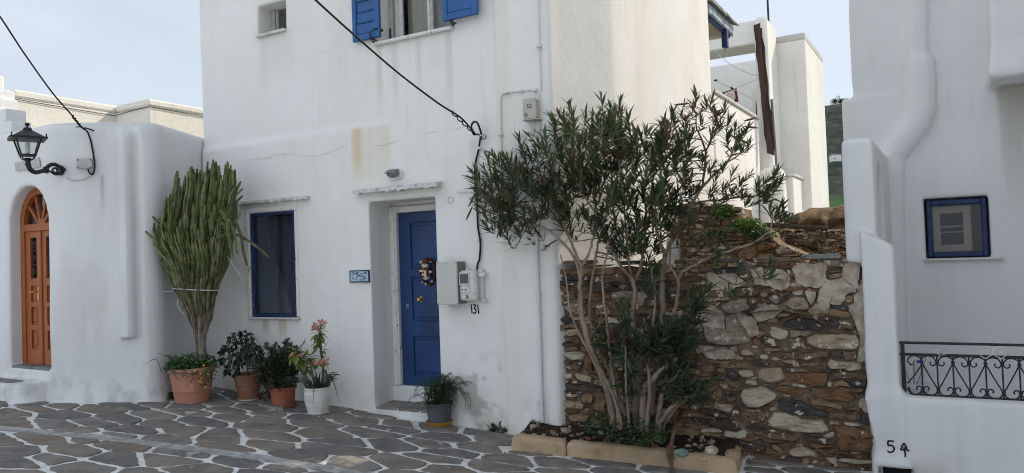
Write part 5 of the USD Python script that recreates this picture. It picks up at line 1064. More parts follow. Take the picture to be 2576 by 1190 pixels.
single('roof_beam', cat([tube([W(*on_n(1925, 566, N3 + .75)), W(*on_n(2082, 574, N3 + .75))], .035, 6), tube([W(*on_n(2066, 574, N3 + .74)), W(*on_n(2068, 598, N3 + .74))], .012, 5), tube([W(*on_n(2078, 574, N3 + .74)), W(*on_n(2080, 596, N3 + .74))], .012, 5)]), WOOD, 'old dark timber beam sticking out of the earth bank', 'beam')
# ground of the plot behind the street wall
pgx = np.array([[W(a, b, 0) for b in np.linspace(-.3, NB - 6, 20)] for a in np.linspace(TS - 1, MT0b + .02, 30)]); single('plot_ground', gridmesh(pgx[..., 0], pgx[..., 1], zlow + .9 + .2 * (meshkit.fbm(np.stack([pgx[..., 0] * 2, pgx[..., 1] * 2, pgx[..., 0] * 0], -1), 3, 4) - .5)), EARTH, kind='structure', smooth=True)

# ------------------------------------------------------------------ planter: kerb, soil
K0, K1 = ground(1287, 1131), ground(1857, 1193); eK = (K1 - K0); KL = float(np.linalg.norm(eK)); eK /= KL; nK = np.cross(eK, EZ); nK[2] = 0; nK /= np.linalg.norm(nK)
def WK(u, v, z): return K0 + np.multiply.outer(np.asarray(u, float), eK) - np.multiply.outer(np.asarray(v, float), nK) + np.multiply.outer(np.asarray(z, float), EZ)
kz0 = float(hit(1290, 1091, K0, nK)[2] - K0[2]); kh = float(np.clip(kz0, .1, .125))
kerb = Thing('planter_kerb', 'low sand coloured cement kerb around the oleander bed', 'kerb', WK(KL / 2, .05, 0))
def kerbpiece(u0, u1, v0, v1, h, label=None):
    f_ = lambda T, N, Z: smax(smax(np.abs(T - (u0 + u1) / 2) - (u1 - u0) / 2, np.abs(N - (v0 + v1) / 2) - (v1 - v0) / 2, .03), np.abs(Z - (h - .2) / 2) - (h + .2) / 2, .045) + .03 * fbm2(T, Z + N, 6, 12, 5)
    v, q = snets(f_, np.arange(u0 - .04, u1 + .05, .02), np.arange(v0 - .04, v1 + .05, .016), np.arange(-.12, h + .04, .016)); f = tri(q)
    put(kerb, 'kerb_stone', tm(WK(v[:, 0], v[:, 1], v[:, 2]), f), KERB, True)
uc = float((ground(1424, 1147) - K0) @ eK)
kerbpiece(-.01, uc - .006, 0, .115, kh); kerbpiece(uc + .004, KL, 0, .11, kh); kerbpiece(KL - .11, KL + .01, .112, .52, kh - .01)
su, sv = np.meshgrid(np.linspace(.02, KL - .03, 90), np.linspace(.06, .78, 36), indexing='ij')
SZ = kh - .035 + .05 * sst(.1, .6, sv) + .035 * (meshkit.fbm(np.stack([su * 9, sv * 9, su * 0], -1), 4, 31) - .5); SP_ = WK(su, sv, SZ)
single('planter_soil', gridmesh(SP_[..., 0], SP_[..., 1], SP_[..., 2]), SOIL, kind='structure', smooth=True)

# ------------------------------------------------------------------ paving slabs
gl = [ground(x, y)[:2] for x, y in ((-150, 1062), (0, 1076), (250, 1099), (450, 1124), (644, 1149), (800, 1174), (960, 1200), (1150, 1232))]
gline = LineString(gl); gpoly = gline.buffer(.055)
foot = shapely.union_all([Polygon([W(TL - .2, .035, 0)[:2], W(TC + .02, .05, 0)[:2], W(TC + .2, -2, 0)[:2], W(TL - .2, -3, 0)[:2]]),
    Polygon([WK(-.02, -.012, 0)[:2], WK(KL + .02, -.012, 0)[:2], WK(KL + .02, 1, 0)[:2], WK(-.02, 1, 0)[:2]]),
    Polygon([WK(KL - .2, .62, 0)[:2], WS(SL - .05, 0, .045)[:2], W(RT0 + .0, NR + .03, 0)[:2], W(6, NR + .03, 0)[:2], W(6, -3, 0)[:2], WK(KL - .2, 2, 0)[:2]]),
    Polygon([P1[:2] + [0, -.06], P2[:2] + [.05, -.05], P3[:2] + [0.05, 0], P3[:2] + [-1, 2], (-8, 11), W(loc(P1)[0] - 4, NA + .06, 0)[:2], W(loc(P1)[0] - .06, NA + .06, 0)[:2]]),
    Polygon([W(AC - 1.0, NA + .31, 0)[:2], W(AC + .38, NA + .31, 0)[:2], W(AC + .42, NA - .2, 0)[:2], W(AC - 1, NA - .2, 0)[:2]]).buffer(.0),
    Polygon([W(DOOR['t0'] - .02, .085, 0)[:2], W(DOOR['t1'] + .02, .085, 0)[:2], W(DOOR['t1'], -.1, 0)[:2], W(DOOR['t0'], -.1, 0)[:2]])])
street_area = Polygon([(-7.2, 9.9), (-7.2, 5.0), (3.4, 5.0), (3.4, 6.6), (.6, 7.3), (-3.6, 9.6)]).difference(foot.buffer(.0)).difference(gpoly.buffer(.012))
r = np.random.default_rng(12); seeds = []
ca, sa = math.cos(-.45), math.sin(-.45)
while len(seeds) < 560:
    best = None
    for _ in range(14):
        c_ = np.array([r.uniform(-7.6, 3.8), r.uniform(4.6, 10.1)]); u_ = np.array([c_[0] * ca + c_[1] * sa, (-c_[0] * sa + c_[1] * ca) * 1.7])
        dd = min((np.hypot(*(u_ - s[1])) for s in seeds), default=9)
        if best is None or dd > best[0]: best = (dd, c_, u_)
    seeds.append((best[1], best[2]))
    if len(seeds) > 450: break
vd = voronoi_diagram(MultiPoint([s[1] for s in seeds]), envelope=sbox(-20, -20, 20, 30))
cells = []
for g in vd.geoms:
    x, y = np.array(g.exterior.coords).T; y = y / 1.7; g = Polygon(np.column_stack([x * ca - y * sa, x * sa + y * ca]))
    g = g.intersection(street_area)
    for h in getattr(g, 'geoms', [g]):
        if h.geom_type != 'Polygon': continue
        h = h.buffer(-.018 - .015 * r.random(), join_style=2)
        h = h.buffer(-.018).buffer(.018) if h.area > .03 else h.buffer(-.012).buffer(.012)
        for k in getattr(h, 'geoms', [h]):
            if k.geom_type == 'Polygon' and k.area > .006: cells.append(k)
cells.sort(key=lambda k: -k.area)
def FG(V): return np.column_stack([V[:, 0], V[:, 1], gz(V[:, 0]) + V[:, 2]])
rest = []
for i, k in enumerate(cells):
    q = rough_poly(k, .04, .0055)
    n_ = np.array(q.exterior.coords)[:-1]; q = Polygon(n_) if q.exterior.is_ccw else Polygon(n_[::-1])
    h = r.uniform(.002, .009); pnt = np.array(q.exterior.coords)[:-1]; c_ = np.array(q.representative_point().coords[0]); V = []; tl = r.normal(0, .004, 2)
    for s_, z_ in ((1.0, -.03), (1.0, h - .005), (1 - .012 / math.sqrt(k.area), h)): V.append(np.column_stack([c_ + (pnt - c_) * s_, z_ + (pnt - c_) @ tl * (z_ > -.02)]))
    V.append(np.array([[*c_, h + .001]])); V = np.vstack(V); m = len(pnt); j = np.arange(m); j2 = (j + 1) % m; F = []
    for a in range(2): F += [np.stack([a * m + j, a * m + j2, (a + 1) * m + j2], 1), np.stack([a * m + j, (a + 1) * m + j2, (a + 1) * m + j], 1)]
    F.append(np.stack([2 * m + j, 2 * m + j2, np.full(m, 3 * m)], 1)); F = np.vstack(F)
    mat = SLABS[r.choice(4, p=[.36, .28, .26, .10])]
    if i < 296: put(street, 'paving_slab', tm(FG(V), F), mat, 40)
    else: rest.append((FG(V), F))
if rest: put(street, 'small_slabs', join(rest), SLATE, 40, kind='stuff')
# shallow cement gutter
gp = np.array([gline.interpolate(u, normalized=True).coords[0] for u in np.linspace(0, 1, 90)]); gd = np.gradient(gp, axis=0); gd /= np.linalg.norm(gd, axis=1, keepdims=True); gn_ = np.column_stack([-gd[:, 1], gd[:, 0]])
prof_ = [(-.062, -.004), (-.05, .006), (-.034, .003), (-.015, -.003), (.015, -.003), (.034, .003), (.05, .006), (.062, -.004)]
GV = np.stack([np.column_stack([gp + gn_ * a, gz(gp[:, 0]) + b]) for a, b in prof_], 1)
GUT = look('gutter_cement', (0.40, 0.395, 0.38), 0.9, color2=(0.22, 0.215, 0.205), scale=9, bump=.5, bscale=35)
put(street, 'gutter', gridmesh(GV[..., 0], GV[..., 1], GV[..., 2]), GUT, True)

# ================================================================== PLANTS
def ray_on_plane_Y(px, py, Y): return depth(px, py, Y)
# ------------------------------------------------------------------ oleander
def PO(px, py, off): 
    q = onS(px, py, off); return S0 + eS * q[0] + EZ * q[1] + nS * off
TR = [ # (points in picture, start radius, end radius, offsets from the wall at both ends)
    ([(1542, 1050), (1529, 984), (1508, 932), (1487, 880), (1472, 830), (1463, 790), (1460, 740), (1460, 697), (1463, 672)], .036, .017, .30, .34),
    ([(1463, 672), (1445, 630), (1428, 590), (1400, 540), (1370, 480)], .016, .006, .34, .45), ([(1463, 672), (1480, 640), (1492, 600), (1500, 520), (1490, 440)], .015, .005, .34, .30), ([(1460, 700), (1440, 640), (1380, 580), (1320, 555), (1250, 520)], .014, .005, .33, .5),
    ([(1571, 1036), (1545, 977), (1529, 919), (1508, 883), (1496, 850), (1484, 801), (1486, 730), (1497, 657), (1508, 600), (1530, 520), (1540, 430)], .026, .006, .22, .12),
    ([(1618, 1054), (1618, 1010), (1620, 979), (1644, 951), (1676, 922), (1706, 899)], .040, .019, .33, .42),
    ([(1600, 1040), (1607, 971), (1612, 906), (1604, 880), (1598, 860), (1594, 830), (1592, 790), (1597, 743), (1592, 704), (1574, 685), (1556, 660), (1535, 610), (1500, 540), (1450, 460)], .034, .007, .20, .30),
    ([(1594, 715), (1612, 670), (1622, 600), (1625, 520), (1610, 420)], .016, .005, .22, .25), ([(1592, 720), (1580, 640), (1575, 560), (1560, 440), (1550, 340)], .014, .005, .22, .36),
    ([(1654, 1075), (1659, 1030), (1664, 997), (1674, 960), (1683, 915)], .026, .018, .38, .30),
    ([(1640, 1010), (1655, 900), (1664, 820), (1667, 766), (1666, 708), (1672, 650), (1674, 640)], .030, .021, .12, .18),
    ([(1674, 640), (1662, 610), (1650, 570), (1640, 500), (1650, 400), (1660, 330)], .016, .005, .18, .26), ([(1674, 640), (1690, 608), (1715, 563), (1743, 509), (1769, 468), (1800, 435), (1826, 411), (1845, 375), (1852, 350)], .018, .006, .18, .30),
    ([(1769, 468), (1772, 430), (1775, 385), (1765, 352), (1753, 325), (1751, 285)], .011, .005, .24, .22), ([(1775, 382), (1790, 352), (1803, 325), (1806, 300)], .008, .004, .24, .32), ([(1826, 411), (1850, 395), (1880, 370)], .007, .004, .3, .36),
    ([(1743, 509), (1790, 505), (1850, 498), (1905, 490), (1925, 470)], .009, .004, .22, .4), ([(1905, 490), (1930, 500), (1952, 470), (1958, 450)], .005, .003, .4, .45),
    ([(1690, 800), (1702, 765), (1706, 730), (1707, 704), (1696, 686), (1684, 660), (1690, 600), (1700, 540)], .020, .006, .26, .30), ([(1707, 704), (1718, 683), (1745, 668), (1779, 650), (1824, 634), (1862, 622), (1895, 611), (1922, 592), (1938, 578), (1943, 545), (1946, 520)], .013, .005, .26, .55),
    ([(1895, 611), (1925, 600), (1950, 585), (1968, 558)], .007, .003, .5, .56), ([(1720, 660), (1770, 668), (1810, 695), (1841, 716)], .006, .004, .3, .45), ([(1810, 695), (1850, 715), (1900, 700), (1938, 690)], .005, .003, .42, .5), ([(1730, 672), (1760, 690), (1800, 720), (1840, 742)], .005, .003, .3, .5), ([(1850, 716), (1855, 690), (1862, 672)], .004, .003, .45, .5),
    ([(1659, 1075), (1680, 1034), (1698, 1018), (1716, 1003), (1735, 996), (1760, 985)], .022, .010, .40, .52), ([(1670, 1072), (1690, 1040), (1710, 1018), (1745, 1000)], .016, .008, .34, .3),
    ([(1556, 1044), (1548, 990), (1540, 930), (1534, 880), (1528, 820), (1520, 760), (1516, 700), (1526, 640), (1545, 560)], .020, .006, .36, .36), ([(1628, 1050), (1634, 980), (1630, 900), (1640, 830), (1648, 760), (1640, 690), (1622, 620)], .020, .006, .42, .38), ([(1560, 1046), (1528, 960), (1490, 900), (1452, 830), (1432, 770), (1424, 700), (1410, 640)], .016, .006, .44, .46),
    ([(1580, 1040), (1575, 980), (1574, 920), (1573, 870), (1570, 820)], .014, .006, .44, .5), ([(1655, 960), (1645, 930), (1640, 890), (1632, 850), (1620, 800)], .016, .007, .12, .3),
    ([(1707, 800), (1735, 785), (1760, 777)], .013, .009, .26, .4), ([(1488, 860), (1490, 840), (1508, 818), (1512, 790)], .012, .006, .3, .45)]
ole = Thing('oleander', 'tall many stemmed oleander with dark narrow leaves in the kerbed bed', 'shrub', PO(1610, 1055, .3))
nodes = []
for pts, ra, rb, oa, ob in TR:
    m = len(pts); P = np.array([PO(x, y, oa + (ob - oa) * i / (m - 1)) for i, (x, y) in enumerate(pts)])
    if pts[0][1] > 1000: P = np.vstack([P[0] + [0, 0, -.12], P])
    P = spline(P, 5); P[1:-1] += RNG.normal(0, .0025, P[1:-1].shape); R_ = np.linspace(ra, rb, len(P)) * (1 + RNG.normal(0, .05, len(P)))
    put(ole, 'stem' if ra > .012 else 'branch', tube(P, R_, 9), BARK if ra > .012 else TWIG, True)
    for p, q in zip(P, R_): nodes.append((*p, q))
nodes = np.array(nodes)
canopy = Polygon([(1176, 480), (1190, 425), (1215, 400), (1262, 372), (1300, 345), (1335, 330), (1362, 300), (1400, 290), (1430, 275), (1470, 280), (1500, 262), (1540, 268), (1562, 258), (1590, 290), (1640, 325), (1668, 300), (1690, 280), (1712, 300), (1735, 350), (1745, 420), (1760, 480), (1745, 545), (1700, 590), (1640, 625), (1580, 640), (1520, 615), (1480, 570), (1440, 585), (1400, 560), (1340, 575), (1290, 590), (1225, 580), (1200, 540)])
tips = []
rr = np.random.default_rng(21)
while len(tips) < 305:
    x, y = rr.uniform(1170, 1800), rr.uniform(245, 650)
    if not canopy.contains(Point(x, y)): continue
    if y > 520 and rr.random() < .35: continue
    if min([math.hypot(x - a, (y - b)) for a, b, *_ in tips] or [99]) < 9.8: continue
    tips.append((x, y, rr.uniform(-.12, .62), 1.0))
for x, y in ((1432, 262), (1512, 246), (1560, 250), (1472, 284), (1330, 340), (1385, 292), (1690, 280), (1720, 262), (1745, 262), (1775, 258), (1765, 300), (1725, 300), (1752, 240), (1790, 255), (1800, 292), (1822, 272), (1835, 300), (1850, 318), (1812, 318), (1862, 342), (1830, 345), (1792, 330), (1852, 372), (1885, 362), (1880, 322), (1770, 400), (1795, 412), (1820, 420), (1845, 430), (1800, 445), (1822, 470), (1860, 455), (1885, 440), (1840, 490), (1870, 492), (1905, 470), (1790, 480), (1765, 520), (1800, 520), (1930, 455), (1955, 432), (1965, 452), (1948, 470), (1925, 500), (1880, 505), (1740, 440)): tips.append((x, y, rr.uniform(.2, .45), .85))
for x, y, o in ((1972, 545, .56), (1955, 540, .56), (1985, 552, .55), (1962, 522, .58), (1940, 520, .55), (1938, 660, .52), (1942, 690, .52), (1845, 742, .52), (1862, 672, .5), (1800, 590, .3), (1835, 570, .35), (1760, 600, .3), (1790, 560, .3), (1740, 590, .35), (1810, 640, .4), (1720, 640, .3)): tips.append((x, y, o, .9))
for i in range(58):
    x, y = rr.choice([(1520, 830), (1545, 860), (1570, 880), (1680, 800), (1690, 840), (1720, 850), (1660, 870), (1700, 900), (1730, 930), (1745, 960), (1640, 690), (1620, 670), (1590, 800), (1550, 800), (1640, 850), (1750, 745), (1740, 770), (1570, 920), (1720, 980), (1690, 960)], 1)[0] + rr.normal(0, 19, 2); tips.append((x, y, rr.uniform(.28, .62), 1.15))
LV = {0: [], 1: [], 2: []}; TW = []
proto = [blade(.135, .021, .25, .12, 3, .8), blade(.145, .023, .2, .30, 3, .8), blade(.115, .018, .35, .04, 3, .8)]
ctr = PO(1560, 820, .3)
for x, y, o, sz in tips:
    tip = PO(x, y, o); dv = nodes[:, :3] - tip; dist = np.linalg.norm(dv, axis=1); sc_ = dist + 1.2 * np.maximum(dv[:, 2] + .10, 0) + 4 * np.maximum(.10 - dist, 0)
    k = int(np.argmin(sc_)); a = nodes[k, :3]
    d0 = tip - a; out = tip - ctr; out /= np.linalg.norm(out); up_dir = out * .8 + EZ * .75 + rr.normal(0, .25, 3); up_dir /= np.linalg.norm(up_dir)
    ln_ = np.linalg.norm(d0); mid = tip - up_dir * min(.45 * ln_, .25)
    P = spline([a, a + (mid - a) * .5 + rr.normal(0, .02, 3), mid, tip], 5); TW.append(tube(P, np.linspace(min(.006, nodes[k, 3]), .0022, len(P)), 5, False))
    L_ = np.concatenate([[0], np.cumsum(np.linalg.norm(np.diff(P, axis=0), axis=1))]); m_ = rr.random()
    kind = 2 if (m_ < .13 and y < 620) or (m_ < .04) else (0 if (m_ < .62 and y < 560) else 1)
    nl = int(rr.integers(19, 30)); reach = min(.26, L_[-1] * .95)
    for i in range(nl):
        u = (i / nl) ** 1.15; at_ = L_[-1] - reach * u; p = np.array([np.interp(at_, L_, P[:, j]) for j in range(3)]); td = P[-1] - P[-3]; td /= np.linalg.norm(td)
        az = i * 2.094 + (i // 3) * 1.05 + rr.normal(0, .3); e1 = np.cross(td, [0, 0, 1.0] if abs(td[2]) < .9 else [1.0, 0, 0]); e1 /= np.linalg.norm(e1); e2 = np.cross(td, e1)
        rad = math.cos(az) * e1 + math.sin(az) * e2; op = math.radians(18 + 52 * u + rr.normal(0, 9)); ld = math.cos(op) * td + math.sin(op) * rad - EZ * .12 * u
        s_ = sz * rr.uniform(.75, 1.15) * (.6 if i < 3 else 1)
        kk = kind if rr.random() > .06 else 2
        LV[kk].append((proto[rr.integers(3)], p, ld, td - rad * .3, s_))
put(ole, 'twigs', cat(TW), TWIG, True, kind='stuff')
allv = []
for k in LV:
    for pr, p, ld, nd_, s_ in LV[k]: allv.append((np.linalg.norm(p - EYE) / s_, k, place(pr, p, ld, nd_, [s_])[0]))
allv.sort(key=lambda a: a[0])
for d_, k, (v, f) in allv[:300]: put(ole, 'leaf', (v, f), LEAVES[k])
for k in LV: put(ole, 'foliage', join([m for d_, kk, m in allv[300:] if kk == k]), LEAVES[k], kind='stuff')
# long dark seed pods
for k, (a, b, o) in enumerate((((1735, 260), (1697, 264), .3), ((1748, 238), (1746, 212), .3), ((1905, 296), (1872, 304), .36), ((1908, 322), (1872, 318), .36), ((1890, 366), (1862, 350), .34), ((1214, 532), (1232, 495), .5), ((1200, 480), (1178, 520), .5), ((1262, 560), (1250, 600), .5), ((1172, 555), (1188, 520), .5))):
    A, B = PO(*a, o), PO(*b, o); put(ole, 'seed_pod', tube([A, A * .7 + B * .3, A * .3 + B * .7, B], [.003, .009, .009, .004], 6), LEAVES[2], True)

# ------------------------------------------------------------------ ground cover and bits in the bed
def soilp(px, py, dz=0): p = hit(px, py, WK(0, 0, kh), EZ); return p + EZ * dz
cl, st_l = [], []
pr = blade(.034, .03, .2, .2, 2, .55)
rr = np.random.default_rng(5)
cov = Polygon([(1470, 1100), (1480, 1060), (1530, 1040), (1590, 1045), (1640, 1060), (1690, 1080), (1670, 1120), (1600, 1128), (1530, 1112)])
while len(cl) < 1300:
    x, y = rr.uniform(1465, 1695), rr.uniform(1035, 1130)
    if not cov.contains(Point(x, y)): continue
    b = soilp(x, y); h = .03 + .13 * rr.random() * min(1, cov.exterior.distance(Point(x, y)) / 18); hd = rr.uniform(0, 6.28); d = np.array([math.cos(hd), math.sin(hd), rr.uniform(-.2, .5)])
    cl.append(place(pr, b + EZ * h, d, EZ + rr.normal(0, .35, 3), [rr.uniform(.7, 1.4)])[0])
gc = Thing('bed_weeds', None, None, soilp(1580, 1085), kind='stuff'); setdata(gc.prim, label='dark green clover like weeds under the oleander', category='weeds')
put(gc, 'foliage', join(cl), CLOVER, kind='stuff')
prw = blade(.09, .014, .2, .35, 3, .7); gl_ = []
for x, y, n_ in ((1340, 1066, 8), (1530, 1120, 9), (1610, 1128, 12), (1665, 1112, 10), (1650, 1095, 12)):
    for i in range(n_):
        hd = rr.uniform(0, 6.28); gl_.append(place(prw, soilp(x + rr.normal(0, 6), y + rr.normal(0, 3), .02), [math.cos(hd), math.sin(hd), rr.uniform(.1, .9)], [0, 0, 1], [rr.uniform(.6, 1.1)])[0])
put(gc, 'weed_leaves', join(gl_), COVERL, kind='stuff')
def pebble(px, py, r_, mat, label, cat_='stone', name='stone', group=None, sq=.6, zoff=0.0, seed=0, place_=soilp):
    m = trimesh.creation.icosphere(3, 1.0); v = m.vertices * [r_, r_ * .75, r_ * sq]; v = v * (1 + .35 * (meshkit.fbm(m.vertices * 1.7 + seed, 4, seed)[:, None] - .5))
    b = place_(px, py); single(name, tm(v + b + EZ * (r_ * sq * .6 + zoff), m.faces), mat, label, cat_, group, smooth=True)
pebble(1425, 1088, .045, STONES['grey'], 'grey pebble lying on the soil at the left of the bed', sq=.55, seed=2)
TURQ = stone_look('turquoise_stone', (.20, .27, .22), (.09, .14, .115), rough=.6, scale=14)
pebble(1715, 1146, .055, TURQ, 'pale turquoise stone on the soil near the right end of the bed', name='green_stone', sq=.6, seed=4)
pebble(1790, 1140, .05, STONES['cream'], 'broken chalky stone on the soil beside the turquoise stone', name='broken_stone', sq=.7, seed=6); pebble(1772, 1160, .025, STONES['cream'], 'small pale chip of stone near the corner of the kerb', name='broken_stone', seed=8)
pebble(1512, 1092, .03, STONES['pale'], 'light pebble among the weeds of the bed', seed=9)
for k, (x, y) in enumerate(((1350, 1140), (1385, 1141), (1405, 1143))):
    pebble(x, y, .035 - .006 * k, STONES['grey'], ['flat grey pebble at the foot of the kerb, leftmost of three', 'middle pebble of three at the foot of the kerb', 'small pebble of three at the foot of the kerb, nearest the crack'][k], 'pebble', 'kerb_pebble', None, .45, -.01, k, lambda a, b: ground(a, b))
rr = np.random.default_rng(51); bits = {'cream': [], 'ochre': [], 'grey': []}
for i in range(90):
    u_, v_ = rr.uniform(.05, KL - .15), rr.uniform(.15, .6); a = rr.uniform(.006, .022); th = np.linspace(0, 6.283, 8)[:-1]
    zz = float(kh - .03 + .05 * sst(.1, .6, v_)); pg = Polygon([(a * 1.3 * math.cos(b) * rr.uniform(.7, 1.1), a * math.sin(b) * rr.uniform(.7, 1.1)) for b in th])
    bits[['cream', 'ochre', 'grey'][rr.integers(3)]].append(blob(pg, a * .8, .2, .3, .3, lambda V: WK(u_ + V[:, 0], v_ + V[:, 1], zz + V[:, 2])))
bb_ = Thing('bed_rubble', None, None, soilp(1700, 1130), kind='stuff'); setdata(bb_.prim, label='small stone chips scattered over the soil of the bed', category='rubble')
for k in bits: put(bb_, 'stone_chips', join(bits[k]), STONES[k], 40, kind='stuff')
ltl = Thing('bed_leaf_litter', None, None, soilp(1500, 1090), kind='stuff'); setdata(ltl.prim, label='dry fallen leaves lying on the soil of the bed', category='leaf litter')
put(ltl, 'leaves', join([place(blade(.09, .015, .3, .2, 2, .8), WK(rr.uniform(.05, KL - .15), rr.uniform(.12, .6), kh + rr.uniform(-.005, .035)), rr.normal(0, 1, 3) * [1, 1, .15], EZ + rr.normal(0, .3, 3), [rr.uniform(.6, 1.1)])[0] for i in range(130)]), DRYL, kind='stuff')
# low plants along the right part of the bed
# dry leaf hanging over the kerb
dl = Thing('dry_leaf', 'long dry brown leaf drooping over the kerb in front of the oleander', 'leaf', ground(1690, 1195))
for k in range(7):
    a = soilp(1722 + rr.normal(0, 4), 1062 + rr.normal(0, 4), .18); b = soilp(1700 + rr.normal(0, 3), 1105, .09 + rr.uniform(0, .03)); c_ = WK(float((ground(1690, 1170) - K0) @ eK) + rr.normal(0, .014), -.03 - rr.uniform(0, .02), kh + .02); d = c_ - [0, 0, kh * .5]; e_ = ground(1692 + rr.normal(0, 4), 1194) + EZ * .01
    put(dl, 'strip', tube(spline([a, b, c_, d, e_], 5), np.concatenate([np.linspace(.002, .010, 11), np.linspace(.010, .002, 10)]), 5), DRYL, True)

# weeds on the ruined wall and at the house foot
def weedclump(name, label, px, py, n0, rad, count, mat, leafL=.05, seed=0, h=.5, on=None):
    r = np.random.default_rng(seed); c_ = W(*on_n(px, py, n0)) if on is None else on; pr = blade(leafL, leafL * .6, .2, .25, 2, .55)
    o = r.normal(0, 1, (count, 3)); o /= np.linalg.norm(o, axis=1)[:, None]; o *= (r.random(count) ** .4)[:, None] * np.array([rad, rad * .7, rad * h]); o[:, 2] = np.abs(o[:, 2])
    t_ = Thing(name, label, 'plant', c_); put(t_, 'foliage', join(place(pr, c_ + o, o + r.normal(0, rad * .5, (count, 3)), EZ + r.normal(0, .5, (count, 3)), r.uniform(.6, 1.2, count))), mat, kind='stuff')
    put(t_, 'stem', tube([c_ - EZ * .05, c_ + EZ * rad * h * .6], [.006, .003], 5), TWIG)
weedclump('wall_weed', 'bright green round weed clump on top of the ruined wall', 1822, 548, N2 + .02, .17, 420, WEEDL, .05, 1, .9)
weedclump('wall_weed', 'yellow green weeds spilling down the slope of the ruined wall', 1880, 578, N2 + .05, .22, 480, WEEDL, .05, 2, .6)
weedclump('wall_weed', 'darker weed hanging low on the slope of the ruined wall', 1912, 596, N2 + .08, .18, 300, COVERL, .045, 3, .5)
weedclump('wall_weed', 'small weed at the left end of the ruined wall', 1715, 535, N2 + .05, .10, 160, COVERL, .045, 4, .9)
weedclump('wall_weed', 'moss like weed in the middle joints of the ruined wall', 1800, 592, N2 + .06, .13, 160, COVERL, .04, 6, .4)
weedclump('doorside_weed', 'small dark weed growing at the foot of the blue door house pilaster', 0, 0, 0, .085, 60, GRASSL, .06, 5, .8, ground(1252, 1086))
weedclump('potside_weed', 'low dark weed on the paving left of the pink terracotta pot', 0, 0, 0, .10, 130, CLOVER, .05, 7, .7, ground(438, 1003))
for x, y, l_ in ((1350, 1060, 'two leaved seedling at the left corner of the bed'),):
    weedclump('seedling', l_, 0, 0, 0, .035, 7, COVERL, .06, 8, 1.6, soilp(x, y, .03))

# ------------------------------------------------------------------ pots
def pot(name, label, px, py, prof, mat, soilz, saucer=None, smat=None, cat_='pot', bands=(), lift=0.0):
    b = ground(px, py); b = b + EZ * lift
    t_ = Thing(name, label, cat_, b)
    put(t_, 'bowl', lathe(prof, b, 48), mat, 35)
    r_ = [p[0] for p in prof if p[1] >= soilz]; put(t_, 'soil', tm(*(lambda m: (m.vertices + b + EZ * soilz, m.faces))(trimesh.creation.cylinder(min(r_[-3:]) - .002 if len(r_) > 2 else .1, .02, sections=28))), SOIL)
    if saucer: put(t_, 'saucer', lathe(saucer, b - EZ * lift, 40), smat or mat, 35)
    return b
def mpx(y_d, px, py): return ground(px, py)[1] / FPX          # metres per picture unit at the pot
s = mpx(0, 484, 1012); A_ = pot('pink_terracotta_pot', 'large pale pink terracotta pot at the foot of the tied cactus', 484, 1009, [(0, 0), (40 * s, 0), (41 * s, 5 * s), (45 * s, 28 * s), (47 * s, 29 * s), (47.5 * s, 33 * s), (46 * s, 34 * s), (52 * s, 76 * s), (57 * s, 78 * s), (58 * s, 86 * s), (53 * s, 87 * s), (51 * s, 78 * s), (49 * s, 70 * s)], TERRA1, 74 * s)
pA = s
s = mpx(0, 626, 1010); B_ = pot('brown_terracotta_pot', 'weathered brown terracotta pot with a small dark leaved tree', 626, 1005, [(0, 3 * s), (23 * s, 3 * s), (24 * s, 6 * s), (30 * s, 36 * s), (32 * s, 37 * s), (32.5 * s, 39 * s), (31 * s, 40 * s), (36 * s, 60 * s), (39 * s, 63 * s), (38 * s, 66 * s), (35 * s, 65 * s), (33 * s, 58 * s), (32 * s, 50 * s)], TERRA2, 57 * s, [(0, 0), (25 * s, 0), (27 * s, 4 * s), (25 * s, 4 * s), (24 * s, 2 * s), (0, 2 * s)], LINTEL); pB = s
s = mpx(0, 713, 1025); C_ = pot('orange_terracotta_pot', 'orange terracotta pot standing on its own saucer under the bushy plant', 713, 1023, [(0, 3 * s), (25 * s, 3 * s), (27 * s, 6 * s), (31 * s, 44 * s), (34 * s, 45 * s), (34 * s, 51 * s), (31 * s, 51 * s), (30 * s, 44 * s), (29 * s, 38 * s)], TERRA3, 44 * s, [(0, 0), (30 * s, 0), (34 * s, 7 * s), (32 * s, 7 * s), (29 * s, 2.5 * s), (0, 2.5 * s)], TERRA3); pC = s
s = mpx(0, 800, 1042); D_ = pot('white_glazed_pot', 'white glazed pot with a rounded belly holding the flowering thorny plant', 800, 1040, [(0, 0), (23 * s, 0), (24 * s, 3 * s), (30 * s, 22 * s), (33 * s, 40 * s), (33 * s, 52 * s), (31 * s, 60 * s), (33 * s, 64 * s), (33 * s, 67 * s), (30 * s, 67 * s), (28 * s, 62 * s), (29 * s, 56 * s)], CERAM, 60 * s, [(0, 0), (27 * s, 0), (30 * s, 3 * s), (0, 2.5 * s)], GREYBOX); pD = s
s = mpx(0, 1106, 1072); E_ = pot('grey_plastic_pot', 'dark grey plastic pot with a feathery fern beside the doorstep', 1106, 1070, [(0, 5 * s), (26 * s, 5 * s), (27 * s, 7 * s), (33 * s, 52 * s), (35 * s, 53 * s), (35 * s, 58 * s), (32 * s, 58 * s), (31 * s, 50 * s), (30 * s, 44 * s)], GREYPOT, 50 * s, [(0, 0), (25 * s, 0), (33 * s, 10 * s), (35 * s, 12 * s), (33 * s, 12.5 * s), (26 * s, 3 * s), (0, 3 * s)], YELLOW); pE = s
single('flat_slate', (lambda vf: tm(*vf))(blob(rough_poly(Polygon([(ground(x, y)[0], ground(x, y)[1]) for x, y in ((655, 1022), (710, 1035), (700, 1012), (668, 1006))][::1]).buffer(.02), .07, .01), .03, .1, .1, .1, FG)), SLATE, 'flat dark slate on the paving between the two terracotta pots', 'slate')
